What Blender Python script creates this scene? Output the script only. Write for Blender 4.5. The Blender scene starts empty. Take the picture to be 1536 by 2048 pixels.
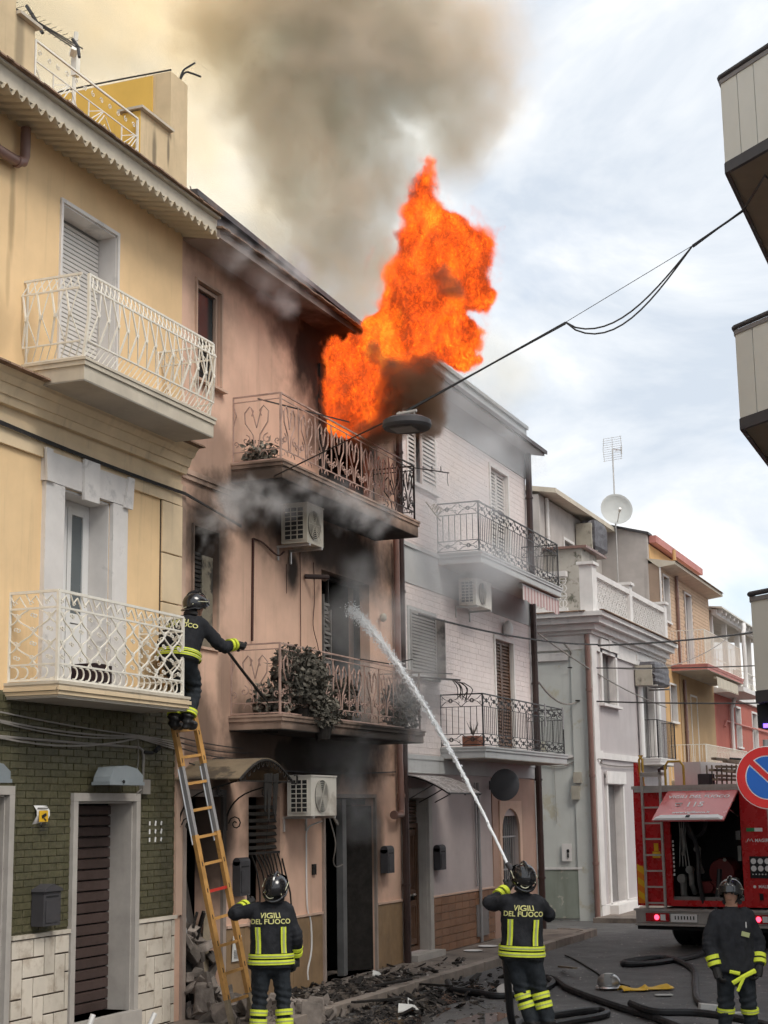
import bpy, bmesh, math, random
from mathutils import Vector, Matrix, noise
R = math.radians
rnd = random.Random(7)
SC = bpy.context.scene
COL = SC.collection

# ---------------------------------------------------------------- camera
cam = bpy.data.cameras.new('camera')
camo = bpy.data.objects.new('camera', cam)
COL.objects.link(camo)
cam.sensor_fit = 'VERTICAL'
cam.sensor_height = 36.0
cam.lens = 3161.28 / 2048 * 36.0
cam.clip_start = 0.1
cam.clip_end = 3000
YAW, PIT, ROL = 0.37593543, 0.18782787, -0.01533582
fw = Vector((math.cos(PIT) * math.cos(YAW), math.cos(PIT) * math.sin(YAW), math.sin(PIT)))
rt = Vector((math.sin(YAW), -math.cos(YAW), 0))
up = rt.cross(fw)
r2 = math.cos(ROL) * rt + math.sin(ROL) * up
u2 = -math.sin(ROL) * rt + math.cos(ROL) * up
EYE = Vector((0, -9.1, 2.4))
mw = Matrix(((r2.x, u2.x, -fw.x, EYE.x), (r2.y, u2.y, -fw.y, EYE.y), (r2.z, u2.z, -fw.z, EYE.z), (0, 0, 0, 1)))
camo.matrix_world = mw
CAMR = r2.copy()
SC.camera = camo

# ---------------------------------------------------------------- sky and sun
SUN_EL, SUN_AZ = 50.0, -118.0        # azimuth of the sun seen from the street, degrees from +x towards +y
world = bpy.data.worlds.new('World')
SC.world = world
world.use_nodes = True
wn = world.node_tree
wn.nodes.clear()
wout = wn.nodes.new('ShaderNodeOutputWorld')
skyt = wn.nodes.new('ShaderNodeTexSky')
skyt.sky_type = 'NISHITA'
skyt.sun_disc = False
skyt.sun_elevation = R(SUN_EL)
skyt.sun_rotation = R(90 - SUN_AZ)
bg1 = wn.nodes.new('ShaderNodeBackground')
bg1.inputs[1].default_value = 0.12
wn.links.new(skyt.outputs[0], bg1.inputs[0])
tc = wn.nodes.new('ShaderNodeTexCoord')
mp = wn.nodes.new('ShaderNodeMapping')
mp.inputs['Scale'].default_value = (1.0, 1.0, 2.2)
mp.inputs['Location'].default_value = (0.37, 0.9, 0.2)
wn.links.new(tc.outputs['Generated'], mp.inputs[0])
n1 = wn.nodes.new('ShaderNodeTexNoise')
n1.inputs['Scale'].default_value = 3.6
n1.inputs['Detail'].default_value = 7
n1.inputs['Roughness'].default_value = 0.58
n1.inputs['Distortion'].default_value = 0.5
wn.links.new(mp.outputs[0], n1.inputs[0])
cr = wn.nodes.new('ShaderNodeValToRGB')
cr.color_ramp.elements[0].position = 0.36
cr.color_ramp.elements[0].color = (0.47, 0.52, 0.585, 1)
cr.color_ramp.elements[1].position = 0.62
cr.color_ramp.elements[1].color = (0.84, 0.83, 0.80, 1)
e = cr.color_ramp.elements.new(0.48)
e.color = (0.61, 0.64, 0.675, 1)
wn.links.new(n1.outputs[0], cr.inputs[0])
bg2 = wn.nodes.new('ShaderNodeBackground')
bg2.inputs[1].default_value = 1.0
wn.links.new(cr.outputs[0], bg2.inputs[0])
n2 = wn.nodes.new('ShaderNodeTexNoise')
n2.inputs['Scale'].default_value = 2.7
n2.inputs['Detail'].default_value = 6
wn.links.new(mp.outputs[0], n2.inputs[0])
cr2 = wn.nodes.new('ShaderNodeValToRGB')
cr2.color_ramp.elements[0].position = 0.60
cr2.color_ramp.elements[0].color = (0.97, 0.97, 0.97, 1)
cr2.color_ramp.elements[1].position = 0.74
cr2.color_ramp.elements[1].color = (0.35, 0.35, 0.35, 1)
wn.links.new(n2.outputs[0], cr2.inputs[0])
mxs = wn.nodes.new('ShaderNodeMixShader')
wn.links.new(cr2.outputs[0], mxs.inputs[0])
wn.links.new(bg1.outputs[0], mxs.inputs[1])
wn.links.new(bg2.outputs[0], mxs.inputs[2])
wn.links.new(mxs.outputs[0], wout.inputs[0])

sun = bpy.data.lights.new('sun', 'SUN')
sun.energy = 1.5
sun.angle = R(25)
sun.color = (1.0, 0.95, 0.86)
suno = bpy.data.objects.new('sun', sun)
COL.objects.link(suno)
sd = Vector((math.cos(R(SUN_EL)) * math.cos(R(SUN_AZ)), math.cos(R(SUN_EL)) * math.sin(R(SUN_AZ)), math.sin(R(SUN_EL))))
suno.rotation_euler = sd.to_track_quat('Z', 'Y').to_euler()
suno.location = sd * 60

SC.view_settings.view_transform = 'Standard'
SC.view_settings.look = 'None'
SC.view_settings.exposure = 0.6
SC.view_settings.gamma = 1.0
SC.view_settings.use_curve_mapping = False
SC.cycles.max_bounces = 6
SC.cycles.diffuse_bounces = 3
SC.cycles.glossy_bounces = 2
SC.cycles.transmission_bounces = 4
SC.cycles.transparent_max_bounces = 16
SC.cycles.volume_bounces = 2
SC.cycles.volume_step_rate = 1.0
SC.cycles.volume_max_steps = 256
SC.cycles.use_denoising = True
SC.cycles.use_adaptive_sampling = True
SC.cycles.adaptive_threshold = 0.035
SC.cycles.adaptive_min_samples = 24
SC.cycles.caustics_reflective = False
SC.cycles.caustics_refractive = False

# ---------------------------------------------------------------- node helpers
class NT:
    def __init__(s, nt):
        s.nt = nt
    def node(s, t, **kw):
        n = s.nt.nodes.new(t)
        for k, v in kw.items():
            setattr(n, k, v)
        return n
    def link(s, a, b):
        s.nt.links.new(a, b)
    def put(s, sock, v):
        if hasattr(v, 'is_output'):
            s.nt.links.new(v, sock)
        else:
            sock.default_value = v
    def math(s, op, a, b=0.0, c=None, clamp=False):
        n = s.node('ShaderNodeMath', operation=op, use_clamp=clamp)
        s.put(n.inputs[0], a)
        s.put(n.inputs[1], b)
        if c is not None:
            s.put(n.inputs[2], c)
        return n.outputs[0]
    def vmath(s, op, a, b=(0, 0, 0)):
        n = s.node('ShaderNodeVectorMath', operation=op)
        s.put(n.inputs[0], a)
        s.put(n.inputs[1], b)
        return n.outputs['Value'] if op in ('LENGTH', 'DISTANCE', 'DOT_PRODUCT') else n.outputs[0]
    def noise(s, vec, scale, detail=4, rough=0.55, dist=0.0):
        n = s.node('ShaderNodeTexNoise')
        s.put(n.inputs['Vector'], vec)
        n.inputs['Scale'].default_value = scale
        n.inputs['Detail'].default_value = detail
        n.inputs['Roughness'].default_value = rough
        n.inputs['Distortion'].default_value = dist
        return n.outputs[0]
    def maprange(s, v, a, b, c=0.0, d=1.0, smooth=True):
        n = s.node('ShaderNodeMapRange')
        if smooth:
            n.interpolation_type = 'SMOOTHSTEP'
        s.put(n.inputs['Value'], v)
        for k, x in zip(('From Min', 'From Max', 'To Min', 'To Max'), (a, b, c, d)):
            n.inputs[k].default_value = x
        return n.outputs[0]
    def mix(s, f, a, b, mode='MIX'):
        n = s.node('ShaderNodeMix', data_type='RGBA', blend_type=mode)
        s.put(n.inputs[0], f)
        s.put(n.inputs[6], a if hasattr(a, 'is_output') else (*a[:3], 1))
        s.put(n.inputs[7], b if hasattr(b, 'is_output') else (*b[:3], 1))
        return n.outputs[2]
    def ramp(s, f, els):
        n = s.node('ShaderNodeValToRGB')
        r = n.color_ramp
        while len(r.elements) < len(els):
            r.elements.new(0.5)
        for k, (p, c) in enumerate(els):
            r.elements[k].position = p
            r.elements[k].color = (*c, 1)
        s.put(n.inputs[0], f)
        return n.outputs[0]
    def scale(s, v, sc):
        n = s.node('ShaderNodeMapping')
        s.put(n.inputs[0], v)
        n.inputs['Scale'].default_value = sc
        return n.outputs[0]

def new_mat(name):
    m = bpy.data.materials.new(name)
    m.use_nodes = True
    m.node_tree.nodes.clear()
    t = NT(m.node_tree)
    out = t.node('ShaderNodeOutputMaterial')
    return m, t, out

def soot_mask(t, pos, spots, seed=0.0):
    """spots: (x, z, rx, rz, strength[, ydir]) ellipses of soot in world metres, edges broken by noise"""
    nz = t.noise(t.vmath('ADD', pos, (seed, 0, 0)), 1.3, 4, 0.6)
    nzs = t.math('MULTIPLY_ADD', nz, 1.1, -0.55)
    sx = t.node('ShaderNodeSeparateXYZ')
    t.link(pos, sx.inputs[0])
    tot = None
    for sp in spots:
        x, z, rx, rz, st = sp
        dx = t.math('MULTIPLY', t.math('SUBTRACT', sx.outputs[0], x), 1 / rx)
        dz = t.math('MULTIPLY', t.math('SUBTRACT', sx.outputs[2], z), 1 / rz)
        d = t.math('SQRT', t.math('ADD', t.math('MULTIPLY', dx, dx), t.math('MULTIPLY', dz, dz)))
        d = t.math('ADD', d, nzs)
        m = t.maprange(d, 1.2, 0.42, 0.0, st)
        tot = m if tot is None else t.math('MAXIMUM', tot, m)
    return tot

def mat(name, color, rough=0.8, var=0.12, nscale=6.0, bump=0.15, bscale=40.0, metallic=0.0, spec=0.3, dirt=None, dirt_amt=0.0,
        streak=0.0, soot=None, rand=0.0, color2=None, c2scale=1.0, c2lo=0.5, c2hi=0.6, emit=None, estr=0.0, alpha=None, soot_color=(0.018, 0.015, 0.013), grade=None, bdist=0.004):
    m, t, out = new_mat(name)
    b = t.node('ShaderNodeBsdfPrincipled')
    t.link(b.outputs[0], out.inputs[0])
    geo = t.node('ShaderNodeNewGeometry')
    pos = geo.outputs['Position']
    n = t.noise(pos, nscale, 5, 0.6)
    f = t.maprange(n, 0.3, 0.7, 1 - var, 1 + var, smooth=False)
    col = t.vmath('SCALE', tuple(color), (0, 0, 0))
    sc = col.node
    t.link(f, sc.inputs['Scale'])
    sc.inputs[0].default_value = tuple(color[:3])
    if color2 is not None:
        n3 = t.noise(pos, c2scale, 6, 0.65, 0.2)
        col = t.mix(t.maprange(n3, c2lo, c2hi), col, color2)
    if rand:
        oi = t.node('ShaderNodeObjectInfo')
        v = t.maprange(oi.outputs['Random'], 0, 1, 1 - rand, 1 + rand, smooth=False)
        s2 = t.node('ShaderNodeVectorMath', operation='SCALE')
        t.link(col, s2.inputs[0])
        t.link(v, s2.inputs['Scale'])
        col = s2.outputs[0]
    if streak:
        sv = t.scale(pos, (5.0, 5.0, 0.35))
        ns = t.noise(sv, 1.0, 6, 0.65)
        col = t.mix(t.maprange(ns, 0.52, 0.78, 0, streak), col, (0.10, 0.08, 0.06))
        nb = t.noise(pos, 0.7, 5, 0.6)
        col = t.mix(t.maprange(nb, 0.45, 0.75, 0, streak * 0.6), col, tuple(c * 0.55 for c in color[:3]))
    if dirt is not None:
        nd = t.noise(pos, 2.2, 6, 0.7)
        col = t.mix(t.maprange(nd, 0.45, 0.75, 0, dirt_amt), col, dirt)
    if soot:
        col = t.mix(soot_mask(t, pos, soot), col, soot_color)
    t.put(b.inputs['Base Color'], col)
    rn = t.noise(pos, nscale * 2.3, 3)
    t.put(b.inputs['Roughness'], t.maprange(rn, 0.3, 0.7, max(rough - 0.08, 0.03), min(rough + 0.08, 1.0), smooth=False))
    b.inputs['Metallic'].default_value = metallic
    b.inputs['Specular IOR Level'].default_value = spec
    if bump:
        nb2 = t.noise(pos, bscale, 6, 0.65)
        bp = t.node('ShaderNodeBump')
        bp.inputs['Strength'].default_value = bump
        bp.inputs['Distance'].default_value = bdist
        t.link(nb2, bp.inputs['Height'])
        t.link(bp.outputs[0], b.inputs['Normal'])
    if emit:
        b.inputs['Emission Color'].default_value = (*emit, 1)
        b.inputs['Emission Strength'].default_value = estr
    if alpha is not None:
        b.inputs['Alpha'].default_value = alpha
    return m

# ---------------------------------------------------------------- mesh helpers
class B:
    def __init__(s):
        s.v, s.f, s.mi = [], [], []
        s.m = 0
    def add(s, vs, fs):
        o = len(s.v)
        s.v += [tuple(p) for p in vs]
        for f in fs:
            s.f.append(tuple(o + k for k in f))
            s.mi.append(s.m)
        return s
    def quad(s, a, b, c, d):
        return s.add([a, b, c, d], [(0, 1, 2, 3)])
    def box(s, x0, x1, y0, y1, z0, z1):
        return s.hexa([(x0, y0, z0), (x1, y0, z0), (x1, y1, z0), (x0, y1, z0), (x0, y0, z1), (x1, y0, z1), (x1, y1, z1), (x0, y1, z1)])
    def hexa(s, p):
        return s.add(p, [(3, 2, 1, 0), (4, 5, 6, 7), (0, 1, 5, 4), (1, 2, 6, 5), (2, 3, 7, 6), (3, 0, 4, 7)])
    def rbox(s, c, size, rot):
        """box centred at c, rotated by Euler rot"""
        m = Matrix.LocRotScale(Vector(c), rot if isinstance(rot, Matrix) else __import__('mathutils').Euler(rot), Vector(size))
        ps = [m @ Vector((a - .5, b - .5, d - .5)) for a, b, d in ((0, 0, 0), (1, 0, 0), (1, 1, 0), (0, 1, 0), (0, 0, 1), (1, 0, 1), (1, 1, 1), (0, 1, 1))]
        return s.hexa(ps)
    def prism(s, poly, axis, a, b):
        """closed 2D polygon extruded along an axis; poly in the two other coords (x,y,z order)"""
        n = len(poly)
        def P(q, w):
            if axis == 'x': return (w, q[0], q[1])
            if axis == 'y': return (q[0], w, q[1])
            return (q[0], q[1], w)
        vs = [P(q, a) for q in poly] + [P(q, b) for q in poly]
        fs = [tuple(range(n)), tuple(range(2 * n - 1, n - 1, -1))] + [(k, n + k, n + (k + 1) % n, (k + 1) % n) for k in range(n)]
        return s.add(vs, fs)
    def tube(s, pts, r, seg=5, cap=True, closed=False):
        pts = [Vector(p) for p in pts]
        n = len(pts)
        rr = r if isinstance(r, (list, tuple)) else [r] * n
        t0 = (pts[1] - pts[0]).normalized()
        ref = Vector((0, 0, 1)) if abs(t0.z) < 0.9 else Vector((1, 0, 0))
        nx = t0.cross(ref).normalized()
        vs = []
        for k in range(n):
            a = pts[k - 1] if (k > 0 or closed) else pts[k]
            b = pts[(k + 1) % n] if (k < n - 1 or closed) else pts[k]
            tg = (b - a)
            if tg.length < 1e-9: tg = t0
            tg.normalize()
            nx = (nx - tg * nx.dot(tg))
            if nx.length < 1e-6: nx = tg.orthogonal()
            nx.normalize()
            ny = tg.cross(nx)
            for q in range(seg):
                an = 2 * math.pi * q / seg + math.pi / seg
                vs.append(pts[k] + (nx * math.cos(an) + ny * math.sin(an)) * rr[k])
        fs = []
        for k in range(n if closed else n - 1):
            for q in range(seg):
                a0 = k * seg + q
                a1 = k * seg + (q + 1) % seg
                b0 = ((k + 1) % n) * seg + q
                b1 = ((k + 1) % n) * seg + (q + 1) % seg
                fs.append((a0, a1, b1, b0))
        if cap and not closed:
            fs.append(tuple(range(seg - 1, -1, -1)))
            fs.append(tuple((n - 1) * seg + q for q in range(seg)))
        return s.add(vs, fs)
    def lathe(s, c, prof, axis=Vector((0, 0, 1)), seg=16, cap=True):
        """profile [(radius, height)] revolved around axis at c"""
        axis = Vector(axis).normalized()
        nx = axis.orthogonal().normalized()
        ny = axis.cross(nx)
        c = Vector(c)
        vs = []
        for r, h in prof:
            for q in range(seg):
                an = 2 * math.pi * q / seg
                vs.append(c + axis * h + (nx * math.cos(an) + ny * math.sin(an)) * r)
        fs = []
        for k in range(len(prof) - 1):
            for q in range(seg):
                fs.append((k * seg + q, k * seg + (q + 1) % seg, (k + 1) * seg + (q + 1) % seg, (k + 1) * seg + q))
        if cap:
            fs.append(tuple(range(seg - 1, -1, -1)))
            fs.append(tuple((len(prof) - 1) * seg + q for q in range(seg)))
        return s.add(vs, fs)
    def sphere(s, c, r, seg=12, rings=8, rot=None):
        rx, ry, rz = r if isinstance(r, (tuple, list)) else (r, r, r)
        c = Vector(c)
        vs = []
        for i in range(rings + 1):
            th = math.pi * i / rings
            for q in range(seg):
                an = 2 * math.pi * q / seg
                p = Vector((rx * math.sin(th) * math.cos(an), ry * math.sin(th) * math.sin(an), rz * math.cos(th)))
                if rot: p = rot @ p
                vs.append(c + p)
        fs = []
        for i in range(rings):
            for q in range(seg):
                fs.append((i * seg + q, (i + 1) * seg + q, (i + 1) * seg + (q + 1) % seg, i * seg + (q + 1) % seg))
        return s.add(vs, fs)
    def mesh(s, name, mats, org=Vector((0, 0, 0)), smooth=False):
        me = bpy.data.meshes.new(name)
        me.from_pydata([(p[0] - org[0], p[1] - org[1], p[2] - org[2]) for p in s.v], [], s.f)
        for m_ in (mats if isinstance(mats, (list, tuple)) else [mats]):
            me.materials.append(m_)
        if isinstance(mats, (list, tuple)):
            me.polygons.foreach_set('material_index', s.mi)
        bm = bmesh.new()
        bm.from_mesh(me)
        bmesh.ops.recalc_face_normals(bm, faces=bm.faces)
        bm.to_mesh(me)
        bm.free()
        if smooth:
            me.shade_smooth()
            try:
                me.set_sharp_from_angle(angle=R(40))
            except Exception:
                pass
        me.update()
        return me

ORG = {}
def thing(name, label, cat, loc=(0, 0, 0), group=None, local=False, rotz=0.0):
    o = bpy.data.objects.new(name, None)
    o.empty_display_size = 0.2
    COL.objects.link(o)
    o.location = loc
    o.rotation_euler = (0, 0, rotz)
    o['label'] = label
    o['category'] = cat
    if group: o['group'] = group
    ORG[o.name] = Vector((0, 0, 0)) if local else Vector(loc)
    return o
def part(name, b, m, parent, smooth=False, label=None, kind=None):
    org = ORG[parent.name]
    o = bpy.data.objects.new(name, b.mesh(name, m, org, smooth) if isinstance(b, B) else b)
    COL.objects.link(o)
    o.parent = parent
    ORG[o.name] = org
    if label: o['label'] = label
    if kind: o['kind'] = kind
    return o
def solo(name, b, m, label, cat, loc=None, group=None, smooth=False, kind=None):
    """a thing that is one mesh"""
    if loc is None:
        xs = [p[0] for p in b.v]; ys = [p[1] for p in b.v]; zs = [p[2] for p in b.v]
        loc = ((min(xs) + max(xs)) / 2, (min(ys) + max(ys)) / 2, min(zs))
    o = bpy.data.objects.new(name, b.mesh(name, m, Vector(loc), smooth))
    COL.objects.link(o)
    o.location = loc
    if label: o['label'] = label
    if cat: o['category'] = cat
    if group: o['group'] = group
    if kind: o['kind'] = kind
    ORG[o.name] = Vector(loc)
    return o
def structure(name, b, m, smooth=False, kind='structure'):
    return solo(name, b, m, None, None, (0, 0, 0), None, smooth, kind)
def parts(name, bs, m, parent, **kw):
    return [part(name, q, m, parent, **kw) for q in bs]
def piece(name, me, parent, loc, scale=(1, 1, 1), rot=None):
    o = bpy.data.objects.new(name, me)
    COL.objects.link(o)
    o.parent = parent
    o.location = Vector(loc) - ORG[parent.name]
    o.scale = scale
    if rot: o.rotation_euler = rot
    return o

def unit_block(m, ch=0.06, name='tile'):
    """unit block centred at origin with chamfered front (-y) edges; scaled per piece"""
    b = B()
    a = 0.5 - ch * 0.5
    f = [(-a, -.5, -a), (a, -.5, -a), (a, -.5, a), (-a, -.5, a)]
    g = [(-.5, -.3, -.5), (.5, -.3, -.5), (.5, -.3, .5), (-.5, -.3, .5)]
    h = [(-.5, .5, -.5), (.5, .5, -.5), (.5, .5, .5), (-.5, .5, .5)]
    b.add(f + g + h, [(0, 1, 2, 3)] + [(k, 4 + k, 4 + (k + 1) % 4, (k + 1) % 4) for k in range(4)] + [(4 + k, 8 + k, 8 + (k + 1) % 4, 4 + (k + 1) % 4) for k in range(4)] + [(11, 10, 9, 8)])
    return b.mesh(name, m)

def wall(b, axis, f, t, u0, u1, z0, z1, ops=(), caps=True):
    """wall sheet with thickness: front plane at f, back at f+t along the axis; ops = openings (u0,u1,z0,z1)"""
    us = sorted({u0, u1, *[min(max(o[k], u0), u1) for o in ops for k in (0, 1)]})
    zs = sorted({z0, z1, *[min(max(o[k], z0), z1) for o in ops for k in (2, 3)]})
    def P(u, z, d):
        return (u, f + d, z) if axis == 'y' else (f + d, u, z)
    def solid(i, j):
        if i < 0 or j < 0 or i >= len(us) - 1 or j >= len(zs) - 1: return False
        uc, zc = (us[i] + us[i + 1]) / 2, (zs[j] + zs[j + 1]) / 2
        return not any(o[0] < uc < o[1] and o[2] < zc < o[3] for o in ops)
    for i in range(len(us) - 1):
        for j in range(len(zs) - 1):
            if not solid(i, j): continue
            a, c, lo, hi = us[i], us[i + 1], zs[j], zs[j + 1]
            b.quad(P(a, lo, 0), P(c, lo, 0), P(c, hi, 0), P(a, hi, 0))
            b.quad(P(c, lo, t), P(a, lo, t), P(a, hi, t), P(c, hi, t))
            if not solid(i - 1, j): b.quad(P(a, lo, t), P(a, lo, 0), P(a, hi, 0), P(a, hi, t))
            if not solid(i + 1, j): b.quad(P(c, lo, 0), P(c, lo, t), P(c, hi, t), P(c, hi, 0))
            if not solid(i, j - 1): b.quad(P(a, lo, 0), P(a, lo, t), P(c, lo, t), P(c, lo, 0))
            if not solid(i, j + 1): b.quad(P(a, hi, t), P(a, hi, 0), P(c, hi, 0), P(c, hi, t))
    return b

def catenary(a, b, sag, n=14):
    a, b = Vector(a), Vector(b)
    return [a.lerp(b, k / n) - Vector((0, 0, 4 * sag * (k / n) * (1 - k / n))) for k in range(n + 1)]

def spline(pts, n=6):
    P = [Vector(p) for p in pts]
    P = [P[0] * 2 - P[1]] + P + [P[-1] * 2 - P[-2]]
    out = []
    for k in range(1, len(P) - 2):
        for q in range(n):
            t = q / n
            a, b_, c, d = P[k - 1], P[k], P[k + 1], P[k + 2]
            out.append(0.5 * ((2 * b_) + (c - a) * t + (2 * a - 5 * b_ + 4 * c - d) * t * t + (3 * b_ - a - 3 * c + d) * t ** 3))
    out.append(P[-2])
    return out

def text_mesh(txt, size, bold=0.0, spacing=1.0):
    """triangulated flat lettering in the xy plane, centred; returns (verts, faces)"""
    cu = bpy.data.curves.new('lettering', 'FONT')
    cu.body = txt
    cu.size = size
    cu.align_x = 'CENTER'
    cu.align_y = 'CENTER'
    cu.offset = bold
    cu.space_character = spacing
    cu.resolution_u = 3
    o = bpy.data.objects.new('lettering', cu)
    COL.objects.link(o)
    dg = bpy.context.evaluated_depsgraph_get()
    dg.update()
    me = bpy.data.meshes.new_from_object(o.evaluated_get(dg))
    vs = [v.co.copy() for v in me.vertices]
    fs = [tuple(p.vertices) for p in me.polygons]
    bpy.data.meshes.remove(me)
    bpy.data.objects.remove(o)
    bpy.data.curves.remove(cu)
    return vs, fs
# ---------------------------------------------------------------- materials
PINK_SOOT = [(19.8, 9.25, 1.1, 0.6, 0.85), (20.35, 8.3, 0.5, 1.3, 0.8), (19.9, 3.2, 1.7, 0.5, 0.98), (20.6, 9.3, 1.4, 2.0, 1.0), (22.6, 9.2, 1.3, 2.6, 0.98), (18.6, 9.5, 2.6, 0.5, 0.6), (17.0, 5.7, 0.75, 0.95, 0.92), (21.3, 6.2, 2.9, 0.72, 0.95), (18.6, 6.45, 2.0, 0.55, 0.9), (17.1, 6.9, 0.9, 0.6, 0.45),
             (19.6, 5.72, 0.28, 0.42, 0.95), (17.2, 8.6, 0.6, 0.9, 0.35), (18.8, 3.3, 1.8, 0.62, 0.88), (21.2, 3.3, 2.3, 0.75, 0.97), (18.7, 2.2, 0.62, 1.15, 0.9), (17.45, 2.35, 0.42, 1.1, 0.88),
             (16.9, 3.4, 0.7, 0.7, 0.7), (16.75, 4.6, 0.25, 1.1, 0.5), (17.6, 4.0, 0.3, 0.7, 0.5), (22.55, 1.9, 0.35, 0.9, 0.75), (20.6, 2.55, 0.5, 0.4, 0.6), (22.9, 4.0, 0.5, 0.8, 0.3)]
M = {}
M['yellow'] = mat('yellow_plaster', (0.80, 0.57, 0.325), 0.9, 0.10, 1.1, 0.25, 45, streak=0.24, soot=[(12.83, 8.45, .07, .62, .45), (12.80, 7.8, .05, .45, .25), (12.55, 7.2, .35, .5, .22), (13.1, 7.1, .2, .3, .2)], soot_color=(.13, .085, .04))
M['yellow_old'] = mat('weathered_yellow_plaster', (0.63, 0.49, 0.31), 0.95, 0.12, 2.0, 0.25, 30, streak=0.42, soot=[(16.20, 10.5, .07, .45, .7), (16.55, 10.7, .04, .25, .7), (13.3, 10.6, .1, .6, .5)], soot_color=(.09, .075, .055))
M['yellow_deep'] = mat('deep_yellow_plaster', (0.74, 0.47, 0.11), 0.9, 0.06, 2.0, 0.15, 40, streak=0.15)
M['yellow_trim'] = mat('pale_yellow_trim', (0.71, 0.56, 0.375), 0.9, 0.09, 2.0, 0.2, 50, streak=0.26)
M['slab'] = mat('balcony_concrete', (0.55, 0.49, 0.40), 0.9, 0.12, 3.0, 0.2, 40, streak=0.2)
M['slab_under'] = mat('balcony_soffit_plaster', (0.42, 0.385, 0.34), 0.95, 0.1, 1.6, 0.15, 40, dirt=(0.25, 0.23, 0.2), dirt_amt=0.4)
M['marble'] = mat('white_marble', (0.68, 0.65, 0.63), 0.5, 0.08, 3.0, 0.05, 30, color2=(0.52, 0.50, 0.49), c2scale=3, c2lo=.55, c2hi=.7)
M['marble_tile'] = mat('veined_marble_tile', (0.60, 0.54, 0.46), 0.35, 0.10, 2.5, 0.04, 30, rand=0.14, color2=(0.42, 0.35, 0.28), c2scale=6, c2lo=.48, c2hi=.72)
M['grout'] = mat('dark_grout', (0.09, 0.07, 0.055), 0.95, 0.2, 20)
M['green_brick'] = mat('green_glazed_brick', (0.080, 0.074, 0.040), 0.5, 0.3, 30, 0.5, 26, rand=0.10, color2=(0.105, 0.094, 0.055), c2scale=18, bdist=0.01)
M['green_grout'] = mat('olive_grout', (0.115, 0.105, 0.065), 0.95, 0.15, 12, dirt=(0.06, 0.05, 0.04), dirt_amt=0.5)
M['white_metal'] = mat('white_painted_iron', (0.78, 0.74, 0.66), 0.45, 0.06, 10, 0.0, rand=0.02, color2=(0.45, 0.22, 0.10), c2scale=5, c2lo=.68, c2hi=.74)
M['white_pvc'] = mat('white_window_plastic', (0.74, 0.73, 0.72), 0.35, 0.03, 5, 0.0)
M['shutter_white'] = mat('white_shutter_slat', (0.66, 0.63, 0.60), 0.45, 0.04, 5, 0.0, rand=0.04)
M['brown_slat'] = mat('brown_shutter_slat', (0.060, 0.040, 0.036), 0.45, 0.15, 6, 0.05, rand=0.1)
M['stone'] = mat('grey_stone_jamb', (0.40, 0.37, 0.34), 0.6, 0.12, 4, 0.06, 30, streak=0.25)
M['pink'] = mat('pink_plaster', (0.70, 0.46, 0.345), 0.92, 0.12, 1.3, 0.3, 40, streak=0.3, soot=PINK_SOOT)
M['pink_trim'] = mat('pink_trim', (0.60, 0.42, 0.325), 0.9, 0.08, 2.0, 0.15, 50, streak=0.25, soot=PINK_SOOT)
M['ochre_plinth'] = mat('ochre_plinth_stone', (0.27, 0.175, 0.095), 0.6, 0.2, 3, 0.15, 30, rand=0.06, streak=0.3)
M['soot'] = mat('sooty_plaster', (0.030, 0.026, 0.024), 0.95, 0.4, 3, 0.4, 20)
M['char'] = mat('charred_wood', (0.020, 0.017, 0.015), 0.85, 0.4, 8, 0.6, 30, bdist=0.01)
M['roof_dark'] = mat('dark_roof_sheet', (0.075, 0.070, 0.075), 0.55, 0.15, 3, 0.1, 10, color2=(0.16, 0.12, 0.10), c2scale=1.2)
M['tile_clay'] = mat('clay_roof_tile', (0.20, 0.13, 0.09), 0.9, 0.3, 8, 0.3, 40, rand=0.3)
M['corr'] = mat('corrugated_sheet', (0.52, 0.45, 0.34), 0.7, 0.1, 2, 0.05, 20, rand=0.04)
M['pink_iron'] = mat('scorched_pink_iron', (0.44, 0.30, 0.25), 0.6, 0.25, 6, 0.1, 30, color2=(0.16, 0.12, 0.11), c2scale=1.5, c2lo=.55, c2hi=.7, soot=[(22.5, 7.2, 1.1, 1.0, 1.0), (22.4, 4.0, .9, .8, .6)])
M['black_iron'] = mat('black_wrought_iron', (0.028, 0.026, 0.027), 0.5, 0.2, 8, 0.0, spec=0.4)
M['copper_pipe'] = mat('brown_painted_pipe', (0.20, 0.115, 0.095), 0.4, 0.1, 4, 0.0, spec=0.5)
M['dark_pipe'] = mat('dark_brown_pipe', (0.045, 0.028, 0.026), 0.45, 0.15, 4, 0.0)
M['grey_pipe'] = mat('grey_metal_pipe', (0.27, 0.26, 0.26), 0.45, 0.1, 4, 0.0)
M['white_tile'] = mat('pale_pink_facing_tile', (0.74, 0.655, 0.63), 0.55, 0.07, 2, 0.08, 40, rand=0.03, streak=0.12)
M['tile_joint'] = mat('facing_tile_joint', (0.66, 0.585, 0.56), 0.9, 0.08, 6)
M['smooth_grey'] = mat('grey_smooth_plaster', (0.46, 0.47, 0.47), 0.9, 0.08, 2, 0.1, 40, streak=0.2)
M['mauve'] = mat('mauve_grey_plaster', (0.46, 0.395, 0.385), 0.9, 0.07, 2, 0.15, 40, streak=0.22)
M['brown_tile'] = mat('brown_plinth_tile', (0.22, 0.115, 0.065), 0.6, 0.15, 5, 0.1, 40, rand=0.14)
M['brown_wood'] = mat('brown_varnished_wood', (0.115, 0.062, 0.038), 0.45, 0.2, 5, 0.1, 20, rand=0.06)
M['grey_shutter'] = mat('grey_louvre', (0.235, 0.225, 0.215), 0.6, 0.08, 5, 0.0, rand=0.04)
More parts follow.
